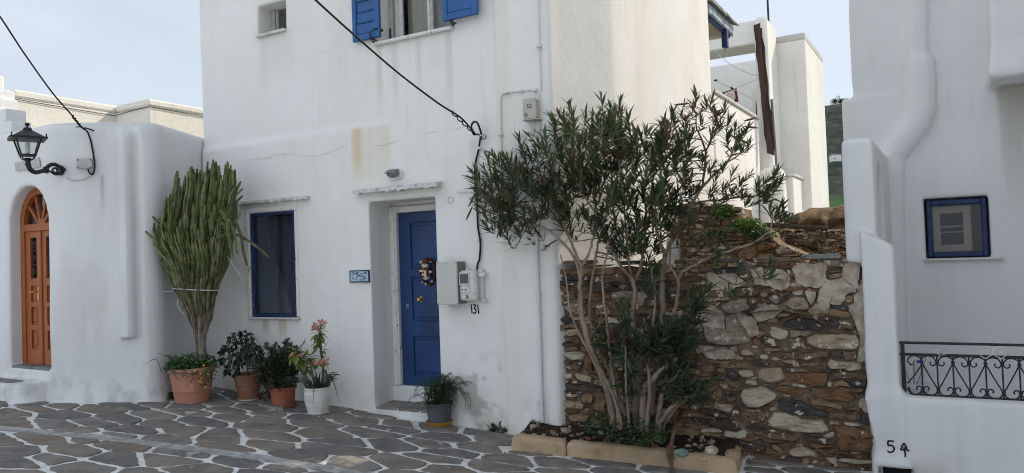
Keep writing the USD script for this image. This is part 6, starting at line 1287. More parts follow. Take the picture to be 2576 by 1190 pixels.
for k, (x, y) in enumerate(((478, 1013), (500, 1009))): pebble(x, y, .028, STONES['pale'], ['white pebble against the front of the pink pot', 'smaller white pebble right of the pink pot front'][k], 'pebble', 'white_pebble', None, .6, -.008, 20 + k, lambda a, b: ground(a, b + 3))
pebble(690, 1033, .03, STONES['cream'], 'cream pebble on the paving left of the orange pot saucer', 'pebble', 'cream_pebble', None, .7, -.008, 25, lambda a, b: ground(a, b))
# dry leaves behind the pots
rr = np.random.default_rng(8); dlv = []
for i in range(70):
    b = ground(rr.normal(672, 16), rr.normal(1004, 5)); dlv.append(place(blade(.06, .045, .5, .3, 2), b + EZ * rr.uniform(.0, .09), rr.normal(0, 1, 3), EZ + rr.normal(0, .7, 3), [rr.uniform(.7, 1.2)])[0])
lit_ = Thing('fallen_leaves', None, None, ground(672, 1004), kind='stuff'); setdata(lit_.prim, label='heap of dry purple brown leaves between the terracotta pots', category='leaves'); put(lit_, 'leaves', join(dlv), look('dry_purple_leaf', (.07, .04, .04), .8, color2=(.2, .15, .14), scale=14, ramp=(.5, .75)), kind='stuff')
rr2 = np.random.default_rng(18); dlv = []
for i in range(110):
    x, y = (rr2.uniform(560, 860), rr2.normal(1022, 10)) if rr2.random() < .7 else (rr2.uniform(1260, 1460), rr2.normal(1142, 6)); dlv.append(place(blade(.022, .016, .4, .2, 2), ground(x, y + 6) + EZ * .008, rr2.normal(0, 1, 3) * [1, 1, .2], EZ + rr2.normal(0, .2, 3), [rr2.uniform(.5, 1.4)])[0])
lt2 = Thing('leaf_litter', None, None, ground(720, 1030), kind='stuff'); setdata(lt2.prim, label='scattered dark leaf bits on the paving in front of the pots', category='leaf litter'); put(lt2, 'leaves', join(dlv), DRYL, kind='stuff')

# ------------------------------------------------------------------ the tied cactus
cb = A_ + EZ * 74 * pA
cac = Thing('candelabra_cactus', 'huge upright candelabra cactus tied with string against the white corner', 'cactus', cb)
Yc = A_[1]
def hc_(py): return float(depth(500, py, Yc)[2])
mpc = Yc / FPX
# half widths and centre line (in picture units) of the bundle by height
ys_ = [905, 886, 841, 796, 760, 728, 662, 608, 573, 510, 465, 400]
cx_ = [506, 506, 503, 505, 501, 496, 496, 488, 485, 492, 498, 502]
hw_ = [12, 12, 16, 31, 42, 50, 76, 94, 104, 100, 98, 96]
top_ = lambda r, a: float(np.interp(494 + a * 101, [383, 400, 412, 425, 440, 456, 480, 500, 540, 560, 580, 592, 600], [568, 528, 492, 462, 440, 421, 404, 398, 398, 403, 416, 455, 505]))
def stream(a, b, y):
    cx, hw = np.interp(y, ys_[::-1], cx_[::-1]), np.interp(y, ys_[::-1], hw_[::-1])
    p = depth(cx, y, Yc); return p + np.array([a * hw * mpc, -b * hw * mpc * .72, 0])
prof5 = np.tile([1.0, .62], 5)
rr = np.random.default_rng(31); tipsC = []; n_b = 0
def column(P, r_, mat=CACTUS):
    m = len(P); R_ = r_ * (1 + .10 * np.sin(np.arange(m) * 2.2 + rr.random() * 6)) ; R_[-1] *= .6; R_[-2] *= .95; R_[0] *= .4
    return tube(P, R_, 10, True, prof5)
while n_b < 284:
    a, b = rr.uniform(-1, 1, 2); r = math.hypot(a, b)
    if r > 1: continue
    if b < -.45 and r < .8: continue
    yt = top_(r, a) + (max(0, b + .25) * 165 + rr.random() * 75); yb = min(yt + rr.uniform(120, 300), 790) if n_b > 40 else rr.uniform(800, 870)
    if n_b <= 40: yt = top_(r, a) + rr.random() * 60
    n_ = max(7, int((yb - yt) / 16)); Y_ = np.linspace(yb, yt, n_); wob = rr.normal(0, .0035, (n_, 3)) + rr.normal(0, .012, 3) * (np.linspace(0, 1, n_) ** 2)[:, None]
    P = np.array([stream(a, b, y) for y in Y_]) + wob
    rad_ = rr.uniform(.0145, .019); ms_c = [column(P, rad_)]
    for k in range(4 if b > 0 else 1):                               # side shoots rising beside the stem
        i0 = int(rr.uniform(.25, .8) * (n_ - 2)); i1 = min(n_ - 1, i0 + int(rr.integers(3, 7))); az_ = rr.uniform(-2.6, -.5); dv_ = np.array([math.cos(az_), math.sin(az_), 0])
        if i1 - i0 >= 3: ms_c.append(column(P[i0:i1] + dv_ * np.linspace(.006, .034 + .02 * rr.random(), i1 - i0)[:, None] ** 1.0, rad_ * .95))
    put(cac, 'branch', cat(ms_c), CACTUS, 55); n_b += 1
def carm(pts, off, r_):
    P = spline(np.array([depth(x, y, Yc - off) for x, y in pts]), 4); put(cac, 'branch', column(P, r_ * .78), CACTUS, 55)
for pts, off, r_ in (([(545, 600), (580, 588), (612, 598), (645, 620), (677, 647)], .25, .018), ([(560, 575), (590, 560), (606, 590), (612, 630), (622, 668)], .28, .022), ([(560, 545), (580, 560), (592, 600), (598, 640)], .3, .023), ([(556, 560), (572, 575), (582, 620), (586, 650)], .34, .022), ([(552, 530), (568, 545), (576, 590), (580, 625)], .36, .022), ([(560, 560), (578, 530), (590, 490), (606, 456)], .1, .022), ([(585, 500), (600, 485), (611, 474)], .1, .018), ([(582, 520), (598, 505), (611, 492)], .1, .016), ([(575, 515), (580, 490), (592, 470)], .08, .018), ([(590, 560), (602, 545), (604, 532)], .2, .016),
                     ([(455, 690), (425, 650), (398, 615), (366, 582)], .12, .021), ([(452, 670), (425, 620), (400, 590), (385, 574)], .1, .02), ([(450, 660), (420, 600), (405, 570), (384, 545)], .14, .022), ([(450, 640), (425, 590), (412, 560), (398, 550)], .05, .02), ([(460, 700), (430, 660), (405, 640), (385, 610)], .18, .022)):
    carm(pts, off, r_)
for k in range(9):
    a = k * 2 * np.pi / 9; P = np.array([stream(.55 * math.cos(a), .55 * math.sin(a), y) for y in np.linspace(905, 745, 9)])
    put(cac, 'trunk', tube(P, np.linspace(.027, .013, 9) * (1 + rr.normal(0, .06, 9)), 8), CACTUS, True)
sz_ = hc_(727); ring = [stream(1.13 * math.cos(a), 1.16 * math.sin(a), 727 - 5 * math.cos(a) * -1) for a in np.linspace(0, 2 * np.pi, 33)]
stg = Thing('tie_string', 'pale string tied round the cactus stems and fixed to the wall', 'string', ring[0])
put(stg, 'loop', tube(ring, .006, 5, False), WCABLE)
put(stg, 'guy_line', tube(spline([depth(572, 645, Yc - .1), depth(610, 705, Yc - .2), W(*on_n(640, 772, .05))], 6), .003, 4), WCABLE)
put(stg, 'loose_end', tube(spline([stream(-1.03, .2, 727), stream(-1.2, .5, 730), stream(-1.5, .6, 729)], 5), .003, 4), WCABLE)
put(stg, 'loose_end', tube(spline([stream(-.9, .9, 750), stream(-1.05, 1, 765), stream(-1.0, 1, 782), stream(-.85, 1, 786)], 5), .003, 4), WCABLE)

# ------------------------------------------------------------------ plants in the pots
def rim_cover(parent_pt, s, x0, x1, top, n_, mat, name, label, flowers=0, seed=0):
    r = np.random.default_rng(seed); pr = blade(.045, .034, .15, .3, 2, .5); t_ = Thing(name, label, 'plant', parent_pt + EZ * top); L_ = []
    for i in range(n_):
        a = r.uniform(0, 6.283); q = math.sqrt(r.random()) * 58 * s; sp = max(0, math.cos(a - (-.7))) ** 6
        p = parent_pt + np.array([q * math.cos(a), q * math.sin(a), top + r.uniform(0, .17) * (1 - (q / (60 * s)) ** 2 * .6) + .03 - (sp * r.random() * .26 if q > 48 * s else 0)])
        if sp > .2 and q > 48 * s: p[:2] += np.array([math.cos(a), math.sin(a)]) * .03
        L_.append(place(pr, p, [math.cos(a) + r.normal(0, .6), math.sin(a) + r.normal(0, .6), r.normal(0, .4)], EZ + r.normal(0, .45, 3), [r.uniform(.6, 1.2)])[0])
    put(t_, 'foliage', join(L_), mat, kind='stuff')
    for k in range(5): put(t_, 'stem', tube(spline([parent_pt + [r.normal(0, .08), r.normal(0, .08), top], parent_pt + [r.normal(0, .15), -.2, top + .08], parent_pt + [.1 + r.normal(0, .1), -.3, top - .05]], 5), .003, 4), GRASSL)
    fl = blade(.015, .012, -.2, .2, 2, .5)
    for k in range(flowers):
        a = r.normal(-.75, .3); p = parent_pt + np.array([62 * s * math.cos(a), 62 * s * math.sin(a), top - r.uniform(-.08, .16)]); ax = rdir(1)[0]
        put(t_, 'flower', join(place(fl, np.repeat([p], 6, 0), [[math.cos(b), -.5, math.sin(b)] for b in np.linspace(0, 6.28, 7)[:-1]], np.repeat([[0, -1.0, .2]], 6, 0))), YFLOW)
    return t_
tc_ = rim_cover(A_, pA, 0, 0, 76 * pA, 900, COVERL, 'trailing_plant', 'bright green trailing plant with small yellow flowers spilling over the pink pot', 11, 3)
for k in range(9):
    p = A_ + np.array([RNG.normal(-.06, .10), RNG.normal(-.1, .05), 78 * pA]); hd = RNG.uniform(2.2, 4.2)
    put(tc_, 'strap_leaf', tube(spline([p, p + [math.cos(hd) * .06, -.02, .15], p + [math.cos(hd) * .2, -.03, .10 + RNG.uniform(0, .12)]], 5), [.004] * 8 + [.002] * 3, 4), GRASSL)
# little dark leaved tree
fic = Thing('small_fig_tree', 'little tree with glossy drooping dark leaves growing in the brown pot', 'tree', B_ + EZ * 57 * pB)
fb = B_ + EZ * 55 * pB; rr = np.random.default_rng(44); FP = lambda x, y, o=0: depth(x, y, B_[1] - o)
stems = [[(624, 945), (622, 915), (620, 890), (616, 860), (612, 845)], [(622, 915), (605, 895), (590, 880), (575, 870)], [(622, 910), (640, 890), (648, 875)], [(618, 880), (600, 862), (590, 850)], [(617, 870), (632, 855), (640, 848)], [(620, 900), (600, 905), (582, 905)]]
for i, st_ in enumerate(stems): put(fic, 'stem', tube(spline([FP(x, y, rr.normal(0, .05) * (j > 1)) for j, (x, y) in enumerate(st_)], 4), np.linspace(.012 if i == 0 else .006, .003, 4 * (len(st_) - 1) + 1), 7), TWIG, True)
cen = FP(606, 873); pr = [blade(.072, .046, .25, .5, 3, .6), blade(.064, .042, .35, .35, 3, .6)]; nlf = 0
while nlf < 290:
    x, y = rr.uniform(552, 655), rr.uniform(826, 945)
    ok = ((x - 603) / 50) ** 2 + ((y - 888) / 58) ** 2 < 1 and not (y > 915 and abs(x - 622) < 20) and not (y < 870 and abs(x - 613) > 12 + (y - 826) * .9)
    if not ok: continue
    p = FP(x, y, rr.uniform(-.18, .22)); d = (p - cen) * [1, 1, .3]; d = d / (np.linalg.norm(d) + .01) + rr.normal(0, .5, 3) - EZ * .75
    put(fic, 'leaf', place(pr[nlf % 2], p, d, EZ + rr.normal(0, .4, 3), [rr.uniform(.75, 1.15)])[0], FICUS); nlf += 1
# dense bush
bsh = Thing('bushy_plant', 'dense dark small leaved bush with upright tips in the orange pot', 'shrub', C_ + EZ * 44 * pC); CP = lambda x, y, o=0: depth(x, y, C_[1] - o); Lb = []
pr = [blade(.042, .022, .2, .2, 2, .6), blade(.05, .026, .2, .3, 2, .6)]; rr = np.random.default_rng(45)
tipsB = [(668, 858), (690, 862), (718, 852), (735, 866), (655, 880), (705, 872), (748, 880), (676, 872), (722, 848), (640, 895), (700, 890), (730, 890), (660, 905), (752, 905), (648, 925), (680, 900), (715, 905), (742, 930), (665, 935), (700, 930), (725, 935), (690, 945), (655, 950), (712, 955), (740, 955), (680, 962), (640, 910), (760, 890), (672, 920), (735, 915)]
for i, (x, y) in enumerate(tipsB * 3):
    x, y = x + rr.normal(0, 7) * (i >= 30), y + rr.normal(0, 7) * (i >= 30); o = rr.uniform(-.15, .22); tip = CP(x, y, o); base_ = C_ + EZ * 44 * pC + np.array([rr.normal(0, .06), rr.normal(0, .06), 0]); P = spline([base_, base_ * .45 + tip * .55 + [rr.normal(0, .03), 0, .0], tip], 6)
    put(bsh, 'stem', tube(P, np.linspace(.007, .003, len(P)), 5), STEMG if i % 3 else TWIG, True)
    td = P[-1] - P[-3]; td /= np.linalg.norm(td)
    for k in range(58):
        u = rr.random() ** 1.2; q = P[-1] + (P[int((1 - u * .8) * (len(P) - 1))] - P[-1]); az = k * 2.4; e1 = np.cross(td, [0, 1.0, .1]); e1 /= np.linalg.norm(e1); e2 = np.cross(td, e1); rad = math.cos(az) * e1 + math.sin(az) * e2
        Lb.append(place(pr[k % 2], q + rad * .006, rad * (.6 + u * .4) + td * .6 * (1 - u) + rr.normal(0, .2, 3), td - rad * .2, [rr.uniform(.7, 1.2)])[0])
put(bsh, 'foliage', join(Lb), BUSHL, kind='stuff')
# thorny flowering plant and strap leaves
DP = lambda x, y, o=0: depth(x, y, D_[1] - o); cot = Thing('thorny_flowering_plant', 'thorny stemmed plant with yellow green leaf rosettes and salmon flowers in the white pot', 'plant', D_ + EZ * 60 * pD); rr = np.random.default_rng(46)
def rosette(x, y, o, n_, sz, down=.3, flower=0, ydir=None):
    c_ = DP(x, y, o); pr = blade(.095, .044, .2, .3, 3, 1.15)
    for k in range(n_):
        az = k * 2.4 + rr.normal(0, .3); el = .7 - 1.9 * k / n_ - down * .3
        put(cot, 'leaf', place(pr, c_ + EZ * (.02 - .05 * k / n_), [math.cos(az), math.sin(az), el], EZ * .6 + np.array([math.cos(az), math.sin(az), 0]), [1.35 * sz * rr.uniform(.75, 1.1)])[0], THORNL)
def cluster(x, y, o, n_, sp):
    for k in range(n_):
        p = DP(x + rr.normal(0, sp), y + rr.normal(0, sp * .7), o + rr.normal(0, .03)); a0 = rr.random() * 3; nrm = np.array([rr.normal(0, .5), -1, .4 + rr.normal(0, .3)])
        e1 = np.cross(nrm, EZ); e1 /= np.linalg.norm(e1); e2 = np.cross(nrm, e1); e2 /= np.linalg.norm(e2)
        put(cot, 'flower', join(place(blade(.025, .028, -.25, -.1, 2, .7), np.repeat([p], 3, 0), [math.cos(a0 + b) * e1 + math.sin(a0 + b) * e2 for b in (0, 2.1, 4.2)], np.repeat([nrm], 3, 0))), PINK)
def thornstem(pts, o, r_):
    P = spline([DP(x, y, o) for x, y in pts], 6); st_ = put(cot, 'stem', tube(P, r_, 8), STEMG, True); th = []
    for k in range(3 * len(P)):
        i = rr.integers(len(P)); d = rr.normal(0, 1, 3); d /= np.linalg.norm(d); th.append(tube([P[i], P[i] + d * (r_ + .016)], [.003, .0006], 4))
    put(cot, 'thorns', cat(th), STEMG, kind='stuff')
thornstem([(806, 985), (812, 950), (812, 915), (806, 870), (805, 835)], .0, .013); thornstem([(822, 985), (824, 955), (818, 930)], .02, .012); thornstem([(790, 985), (770, 950), (752, 925), (742, 900)], .08, .013); thornstem([(795, 985), (785, 940), (782, 905)], .05, .011)
rosette(804, 838, .06, 15, 1.0); rosette(800, 862, .0, 10, .7); rosette(812, 880, .0, 9, .6); rosette(745, 885, .12, 16, 1.1); rosette(758, 905, .08, 12, .9); rosette(780, 900, .05, 14, .9); rosette(800, 908, .0, 8, .7); rosette(815, 905, .04, 9, .7); rosette(770, 925, .02, 9, .8); rosette(806, 815, .05, 7, .5)
cluster(792, 822, .1, 9, 8); cluster(812, 812, .08, 6, 6); cluster(756, 893, .15, 2, 3); cluster(738, 893, .16, 3, 3); cluster(790, 912, .12, 4, 4); cluster(815, 907, .12, 6, 6); cluster(805, 910, .12, 3, 4)
gr = Thing('strap_leaved_plant', 'tuft of narrow dark green strap leaves on the rim of the white pot', 'plant', D_ + EZ * 61 * pD)
for k in range(46):
    a, q = rr.uniform(0, 6.28), rr.uniform(.02, .12); p = D_ + np.array([q * math.cos(a), q * math.sin(a), 61 * pD]); ll = rr.uniform(.10, .2); a2 = a + rr.normal(0, .4); lo = rr.random() < .12
    v = spline([p, p + [math.cos(a2) * ll * .35, math.sin(a2) * ll * .35, ll * .7], p + [math.cos(a2) * ll * .85, math.sin(a2) * ll * .85, ll * (.75 if not lo else -.9)]], 5)
    put(gr, 'leaf', tube(v, np.concatenate([np.full(7, .0052), np.linspace(.005, .001, 4)]), 4), GRASSL, True)
# feathery fern
fer = Thing('feathery_fern', 'feathery dark green asparagus fern arching over the grey pot', 'fern', E_ + EZ * 50 * pE); rr = np.random.default_rng(47); nd = []
pr = blade(.042, .009, 0, .1, 1, .6)
for k in range(80):
    a = rr.uniform(0, 6.28); ll = rr.uniform(.08, .30); p = E_ + EZ * 52 * pE + np.array([rr.normal(0, .05), rr.normal(0, .05), 0]); hz = rr.uniform(.05, .30) * (1 if ll < .3 else .8)
    dirx = np.array([math.cos(a), math.sin(a), 0]); P = spline([p, p + dirx * ll * .35 + EZ * hz * .8, p + dirx * ll * .75 + EZ * hz, p + dirx * ll * 1.05 + EZ * (hz - rr.uniform(.02, .14))], 6)
    put(fer, 'frond_stem', tube(P, np.linspace(.0028, .001, len(P)), 4), GRASSL)
    for j in range(4, len(P)):
        td = P[j] - P[j - 1]; td /= np.linalg.norm(td); sd = np.cross(td, EZ); sd /= np.linalg.norm(sd) + 1e-9
        for q in range(13): nd.append(place(pr, P[j] + (P[j - 1] - P[j]) * rr.random(), sd * rr.choice([-1, 1]) * rr.uniform(.5, 1) + td * rr.uniform(.2, .8) + EZ * rr.normal(0, .25), EZ + rr.normal(0, .3, 3), [rr.uniform(.6, 1.3) * (1.15 - .5 * j / len(P))])[0])
for x0 in (1170, 1176, 1182):
    p = depth(x0 - 12, 985, E_[1] - .05); P = spline([p, p + [.04, 0, -.03], p + [.05, 0, -.16]], 4); put(fer, 'frond_stem', tube(P, .002, 4), GRASSL)
    for j in range(2, len(P)):
        for q in range(5): nd.append(place(pr, P[j], [rr.normal(0, .6), rr.normal(0, .6), -.8], [0, 1, 0], [.6])[0])
put(fer, 'foliage', join(nd), FERNL, kind='stuff')

# ================================================================== FITTINGS ON THE WALLS
def walln(px, py, guess=0.0):
    """Point on the white house's real plaster surface under a pixel, in street coordinates."""
    q = on_n(px, py, guess)
    for _ in range(2):
        n_ = float(nsurf(house_sdf, np.array([q[0]]), np.array([q[2]]), 0.0, 0)[0]); q = on_n(px, py, n_)
    return np.array([q[0], n_, q[2]])
def leftp(px, py, off=.0):
    """Point on the low building's surface along the view ray."""
    d = ray(px, py); a = np.arange(6.5, 11, .01); p = EYE + d * a[:, None]; v = np.ravel(left_sdf(p[:, 0], p[:, 1], p[:, 2]))
    return p[int(np.argmax(v < off))]

# street lantern on its scrolled bracket
mnt = leftp(155, 429); LA = NA; nAx = EN
dl_ = .50
def LP(px, py, off=0.0): return depth(px, py, mnt[1] + EN[1] * dl_ * off)      # points between the wall (0) and the lantern axis (1)
lam = Thing('wall_lantern', 'black iron lantern with glass panes on a scrolled wall bracket', 'lantern', mnt)
axis = LP(70, 400, 1.0); sL = axis[1] / FPX
put(lam, 'wall_plate', tube([mnt + EN * .0, mnt + EN * .03, mnt + EN * .035], [.055, .055, .04], 16), BLACK, 40)
RB = lambda x, y, o: LP(.2642 * x, 188.7 + .2642 * y, o)
arm_ = [RB(615, 905, .06), RB(560, 870, .2), RB(510, 850, .3), RB(465, 865, .42), RB(430, 900, .52), RB(380, 920, .68), RB(330, 925, .82), RB(285, 895, .96), RB(268, 850, 1.0)]
put(lam, 'arm', tube(spline(arm_, 6), np.linspace(.019, .025, 49), 9), BLACK, True)
put(lam, 'scroll', tube(spline([RB(600, 925, .1), RB(560, 945, .2), RB(520, 945, .28), RB(480, 920, .4), RB(445, 910, .5)], 6), .011, 8), BLACK, True)
put(lam, 'scroll', tube(spline([RB(585, 900, .12), RB(575, 935, .16), RB(545, 930, .22), RB(510, 925, .28), RB(500, 900, .3), RB(525, 885, .27), RB(545, 900, .22)], 6), .010, 8), BLACK, True)
put(lam, 'knuckle', tube([RB(440, 880, .5), RB(432, 932, .52)], [.03, .03], 8), BLACK, 50)
ayaw = math.radians(38); ux, uy = np.array([math.cos(ayaw), math.sin(ayaw), 0]), np.array([-math.sin(ayaw), math.cos(ayaw), 0])
zL = lambda y: float(depth(70, y, axis[1])[2]); AX = np.array([axis[0], axis[1], 0])
def quadr(r0, z0, r1, z1):
    c = [AX + sx * r * ux + sy * r * uy + EZ * z for r, z in ((r0, z0), (r1, z1)) for sx, sy in ((-1, -1), (1, -1), (1, 1), (-1, 1))]
    return tm(np.array(c), [(0, 2, 1), (0, 3, 2), (4, 5, 6), (4, 6, 7)] + [t for k in range(4) for t in ((k, (k + 1) % 4, 4 + (k + 1) % 4), (k, 4 + (k + 1) % 4, 4 + k))])
hwt, hwb = 27 * sL, 16 * sL
zt_, zb2_ = zL(351), zL(390)
put(lam, 'neck', lathe([(0, 0), (.026, 0), (.03, .01), (.022, .03), (.03, .05), (.034, .055), (.030, .075), (.0, .08)], AX + EZ * (zL(416)), 16), BLACK, 40)
put(lam, 'gallery', cat([quadr(hwb + .006, zb2_ - .012, hwb + .006, zb2_ + .004)] + [tube(spline([AX + (sx * ux + sy * uy) * (hwb * .95) + EZ * (zb2_ - .01), AX + (sx * ux + sy * uy) * hwb * .75 + EZ * (zL(399)), AX + (sx * ux + sy * uy) * .022 + EZ * zL(403)], 5), .006, 5) for sx, sy in ((-1, -1), (1, -1), (1, 1), (-1, 1))]), BLACK)
for sx, sy in ((-1, -1), (1, -1), (1, 1), (-1, 1)): put(lam, 'frame_bar', tube([AX + (sx * ux + sy * uy) * hwb + EZ * zb2_, AX + (sx * ux + sy * uy) * hwt + EZ * zt_], .0085, 6), BLACK)
for k, (a, b) in enumerate((((-1, -1), (1, -1)), ((1, -1), (1, 1)), ((1, 1), (-1, 1)), ((-1, 1), (-1, -1)))):
    A = [AX + .97 * (c[0] * ux + c[1] * uy) * r + EZ * z for r, z in ((hwb, zb2_), (hwt, zt_)) for c in (a, b)]; put(lam, 'pane', tm(np.array(A), [(0, 1, 3), (0, 3, 2)]), LGLASS)
put(lam, 'roof', cat([quadr(hwt + .05, zt_ - .004, hwt + .055, zt_ + .016), quadr(hwt + .035, zt_ + .016, hwt * .80, zL(337)), quadr(hwt * .80, zL(337), hwt * .34, zL(328)), quadr(hwt * .36, zL(328), hwt * .30, zL(322))]), BLACK)
put(lam, 'finial', lathe([(0, 0), (.014, 0), (.010, .014), (.018, .026), (.024, .036), (.02, .05), (.008, .056), (0, .056)], AX + EZ * zL(322), 14), BLACK, 40)
for sx, sy in ((-1, -1), (1, -1), (1, 1), (-1, 1)): put(lam, 'corner_finial', lathe([(0, 0), (.008, 0), (.005, .012), (.009, .022), (.005, .032), (0, .034)], AX + (sx * ux + sy * uy) * (hwt + .04) + EZ * (zt_ + .014), 8), BLACK, 40)
put(lam, 'bulb', lathe([(0, -.0), (.022, 0), (.024, .01), (.024, .095), (.02, .10), (.016, .12), (0, .12)], AX + EZ * (zL(386)), 16), WPLAST, 40)
# grey junction box, its cable and the overhead line on the left
jb = leftp(217, 413); jn = np.array([*nB, 0]); je = np.array([*eB, 0])
jbx = Thing('junction_box', 'grey junction box under the overhead cable on the low building', 'junction box', jb)
put(jbx, 'box', xf(rbox(-.078, .078, -.052, .052, -.02, .06, .006), je, EZ, jn, jb), GREYBOX, 30)
put(jbx, 'lid_boss', xf(trimesh.creation.revolve(np.array([(0, .066), (.022, .066), (.026, .06), (0, .06)]), sections=20), je, EZ, jn, jb), GREYBOX, 30)
for sx in (-1, 1):
    for sy in (-1, 1): put(jbx, 'screw', xf(trimesh.creation.cylinder(.007, .006, sections=8), je, EZ, jn, jb + je * sx * .063 + EZ * sy * .04 + jn * .061), BLACK)
oc_ = Thing('overhead_cable', 'black overhead cable coming in from the upper left to the hook on the low building', 'cable', leftp(213, 322))
hk = leftp(213, 324) + jn * .09
put(oc_, 'cable', tube(spline([depth(-40, -5, 6.0), depth(0, 42, 6.6), depth(60, 133, 7.2), depth(130, 231, 7.75), depth(180, 289, 8.08), hk], 8), .0085, 6), CABLE, True)
tw_ = spline([depth(182, 291, 8.1), hk], 30); a_ = np.linspace(0, 26, len(tw_)); put(oc_, 'twisted_tie', tube(tw_ + .012 * np.column_stack([np.cos(a_), np.sin(a_) * .3, np.sin(a_)]), .006, 5), CABLE, True)
def LQ(x, y, o=.03): p = leftp(.2432 * x, 188.7 + .2432 * y); return p + jn * o
put(oc_, 'drop', tube(spline([hk, LQ(925, 600, .06), LQ(950, 690, .03), LQ(975, 820, .03), LQ(995, 920, .05), LQ(992, 990, .05), LQ(975, 1032, .05), LQ(945, 1020, .05), LQ(925, 978, .05)], 6), .0095, 6), CABLE, True)
put(oc_, 'hook', cat([tube(spline([LQ(970, 575, .0), LQ(930, 565, .06), LQ(905, 560, .09)], 4), .008, 6), tube(spline([hk, LQ(862, 548, .08), LQ(812, 553, .08)], 4), .006, 5)]), BLACK)
put(oc_, 'earth_wire', tube(spline([LQ(690, 1060, .01), LQ(740, 1085, .012), LQ(800, 1094, .012), LQ(880, 1075, .012), LQ(935, 1045, .012), LQ(950, 985, .02)], 5), .004, 5), GREYBOX)
# overhead line to the middle of the big house
wh = walln(1209, 341); whW = W(wh[0], wh[1] + .10, wh[2])
mc = Thing('service_cable', 'black service cable slanting down across the white house to its iron hook', 'cable', whW)
put(mc, 'cable', tube(spline([depth(700, -88, 5.0), depth(795, 1, 5.45), depth(890, 87, 5.95), depth(1000, 182, 6.5), depth(1100, 258, 6.95), depth(1160, 297, 7.2), whW], 8), .0085, 6), CABLE, True)
tw_ = spline([depth(1135, 280, 7.12), whW], 40); a_ = np.linspace(0, 30, len(tw_)); put(mc, 'twisted_tie', tube(tw_ + .013 * np.column_stack([np.cos(a_), np.sin(a_) * .3, np.sin(a_)]), .006, 5), CABLE, True)
def WN(px, py, o): q = walln(px, py); return W(q[0], q[1] + o, q[2])
put(mc, 'loop', tube(spline([whW, WN(1200, 325, .1), WN(1203, 313, .1), WN(1212, 310, .1), WN(1219, 322, .1), WN(1219, 340, .06), WN(1214, 352, .03)], 6), .010, 6), CABLE, True)
put(mc, 'drop', tube(spline([WN(1214, 348, .04), WN(1206, 380, .02), WN(1199, 410, .02), WN(1198, 440, .02), WN(1203, 520, .02), WN(1205, 570, .02), WN(1211, 610, .02), WN(1209, 650, .02), WN(1205, 668, .03), WN(1207, 700, .05)], 6), .011, 6), CABLE, True)
put(mc, 'hook', cat([tube(spline([WN(1215, 340, -.02), WN(1213, 341, .11)], 4), .009, 6), tube(spline([WN(1216, 343, .07), WN(1222, 352, .07), WN(1231, 350, .07), WN(1232, 342, .07)], 4), .005, 5)]), BLACK)
put(mc, 'insulator', lathe([(0, 0), (.02, 0), (.022, .03), (0, .04)], WN(1217, 345, .05), 12), WPLAST, 40)
for x, y in ((1208, 373), (1206, 601)): put(mc, 'clip', xf(rbox(-.016, .016, -.012, .012, -.01, .026, .003), ET, EZ, EN, WN(x, y, .01)), WPLAST)
# conduits on the pilaster
cdt = Thing('conduit', 'thin painted conduit pipes running down the pilaster of the white house', 'conduit', WN(1355, 700, .02))
PC = look('painted_conduit', (.60, .60, .59), .6, color2=(.42, .42, .42), scale=20, ramp=(.5, .75))
put(cdt, 'pipe', tube([WN(x, y, .022) for x, y in ((1353, 585), (1355, 660), (1358, 735), (1362, 850), (1366, 1000), (1369, 1058))], .0135, 8), PC, True)
put(cdt, 'pipe', tube([WN(x, y, .014) for x, y in ((1356, -20), (1358, 60), (1360, 150), (1363, 230))], .006, 6), PC, True)
put(cdt, 'cable', tube(spline([WN(x, y, .014) for x, y in ((1263, 460), (1263, 400), (1262, 320), (1261, 255), (1264, 240), (1275, 235), (1310, 230), (1340, 227), (1354, 231), (1358, 245), (1360, 300), (1361, 340), (1363, 420))], 5), .0075, 6), PC, True)
for x, y in ((1356, 737), (1362, 1009), (1358, 118), (1276, 234), (1313, 230), (1348, 228), (1262, 340)): put(cdt, 'clip', xf(rbox(-.022, .022, -.010, .010, -.012, .03, .003), ET, EZ, EN, WN(x, y, .006)), PC)
put(cdt, 'cable', tube(spline([WN(1152, 484, .02), WN(1165, 483, .02), WN(1190, 482, .012), WN(1250, 478, .012)], 4), .006, 5), PC, True)
# telephone box with numbers
tq = walln(1335, 275); pxm = lambda q: float(np.linalg.norm(W(*q) - EYE) * .985 / FPX)
tel = Thing('telephone_box', 'beige telephone cable box marked 111 and 56 high on the pilaster', 'cable box', W(*tq))
ta, tb2 = on_n(1318, 300, tq[1] + .09), on_n(1347, 246, tq[1] + .09); tza, tzb = ta[2], tb2[2]
put(tel, 'box', fbox(ta[0], tb2[0], tq[1] - .01, tq[1] + .085, tza, tzb, .014), TELE); put(tel, 'lid', fbox(ta[0] - .004, tb2[0] + .004, tq[1] + .086, tq[1] + .10, tza - .004, tzb + .004, .008), TELE)
put(tel, 'rail', fbox(ta[0] - .012, tb2[0] + .02, tq[1] - .01, tq[1] + .105, tza - .016, tza - .006, .003), TELE)
def txt(parent, s_, t0, z0, h, n0, sq=.7):
    m = meshkit.text_mesh(s_, h, .0012, True); m.vertices[:, 0] *= sq; put(parent, 'lettering', inF(m, t0, n0, z0), LETTER)
wT = tb2[0] - ta[0]; hT = tzb - tza
txt(tel, '111', ta[0] + wT * .30, tza + hT * .53, hT * .19, tq[1] + .1002, .62); txt(tel, '56', ta[0] + wT * .06, tza + hT * .10, hT * .18, tq[1] + .1002, .68)
for k in range(3): put(tel, 'wire', tube(spline([W(ta[0] + wT * (.3 + .12 * k), tq[1] + .05, tza - .01), W(ta[0] + wT * (.45 + .15 * k), tq[1] + .06, tza - .10), W(ta[0] + wT * (.75 + .05 * k), tq[1] + .02, tza - .2)], 5), .0045, 5), WCABLE)
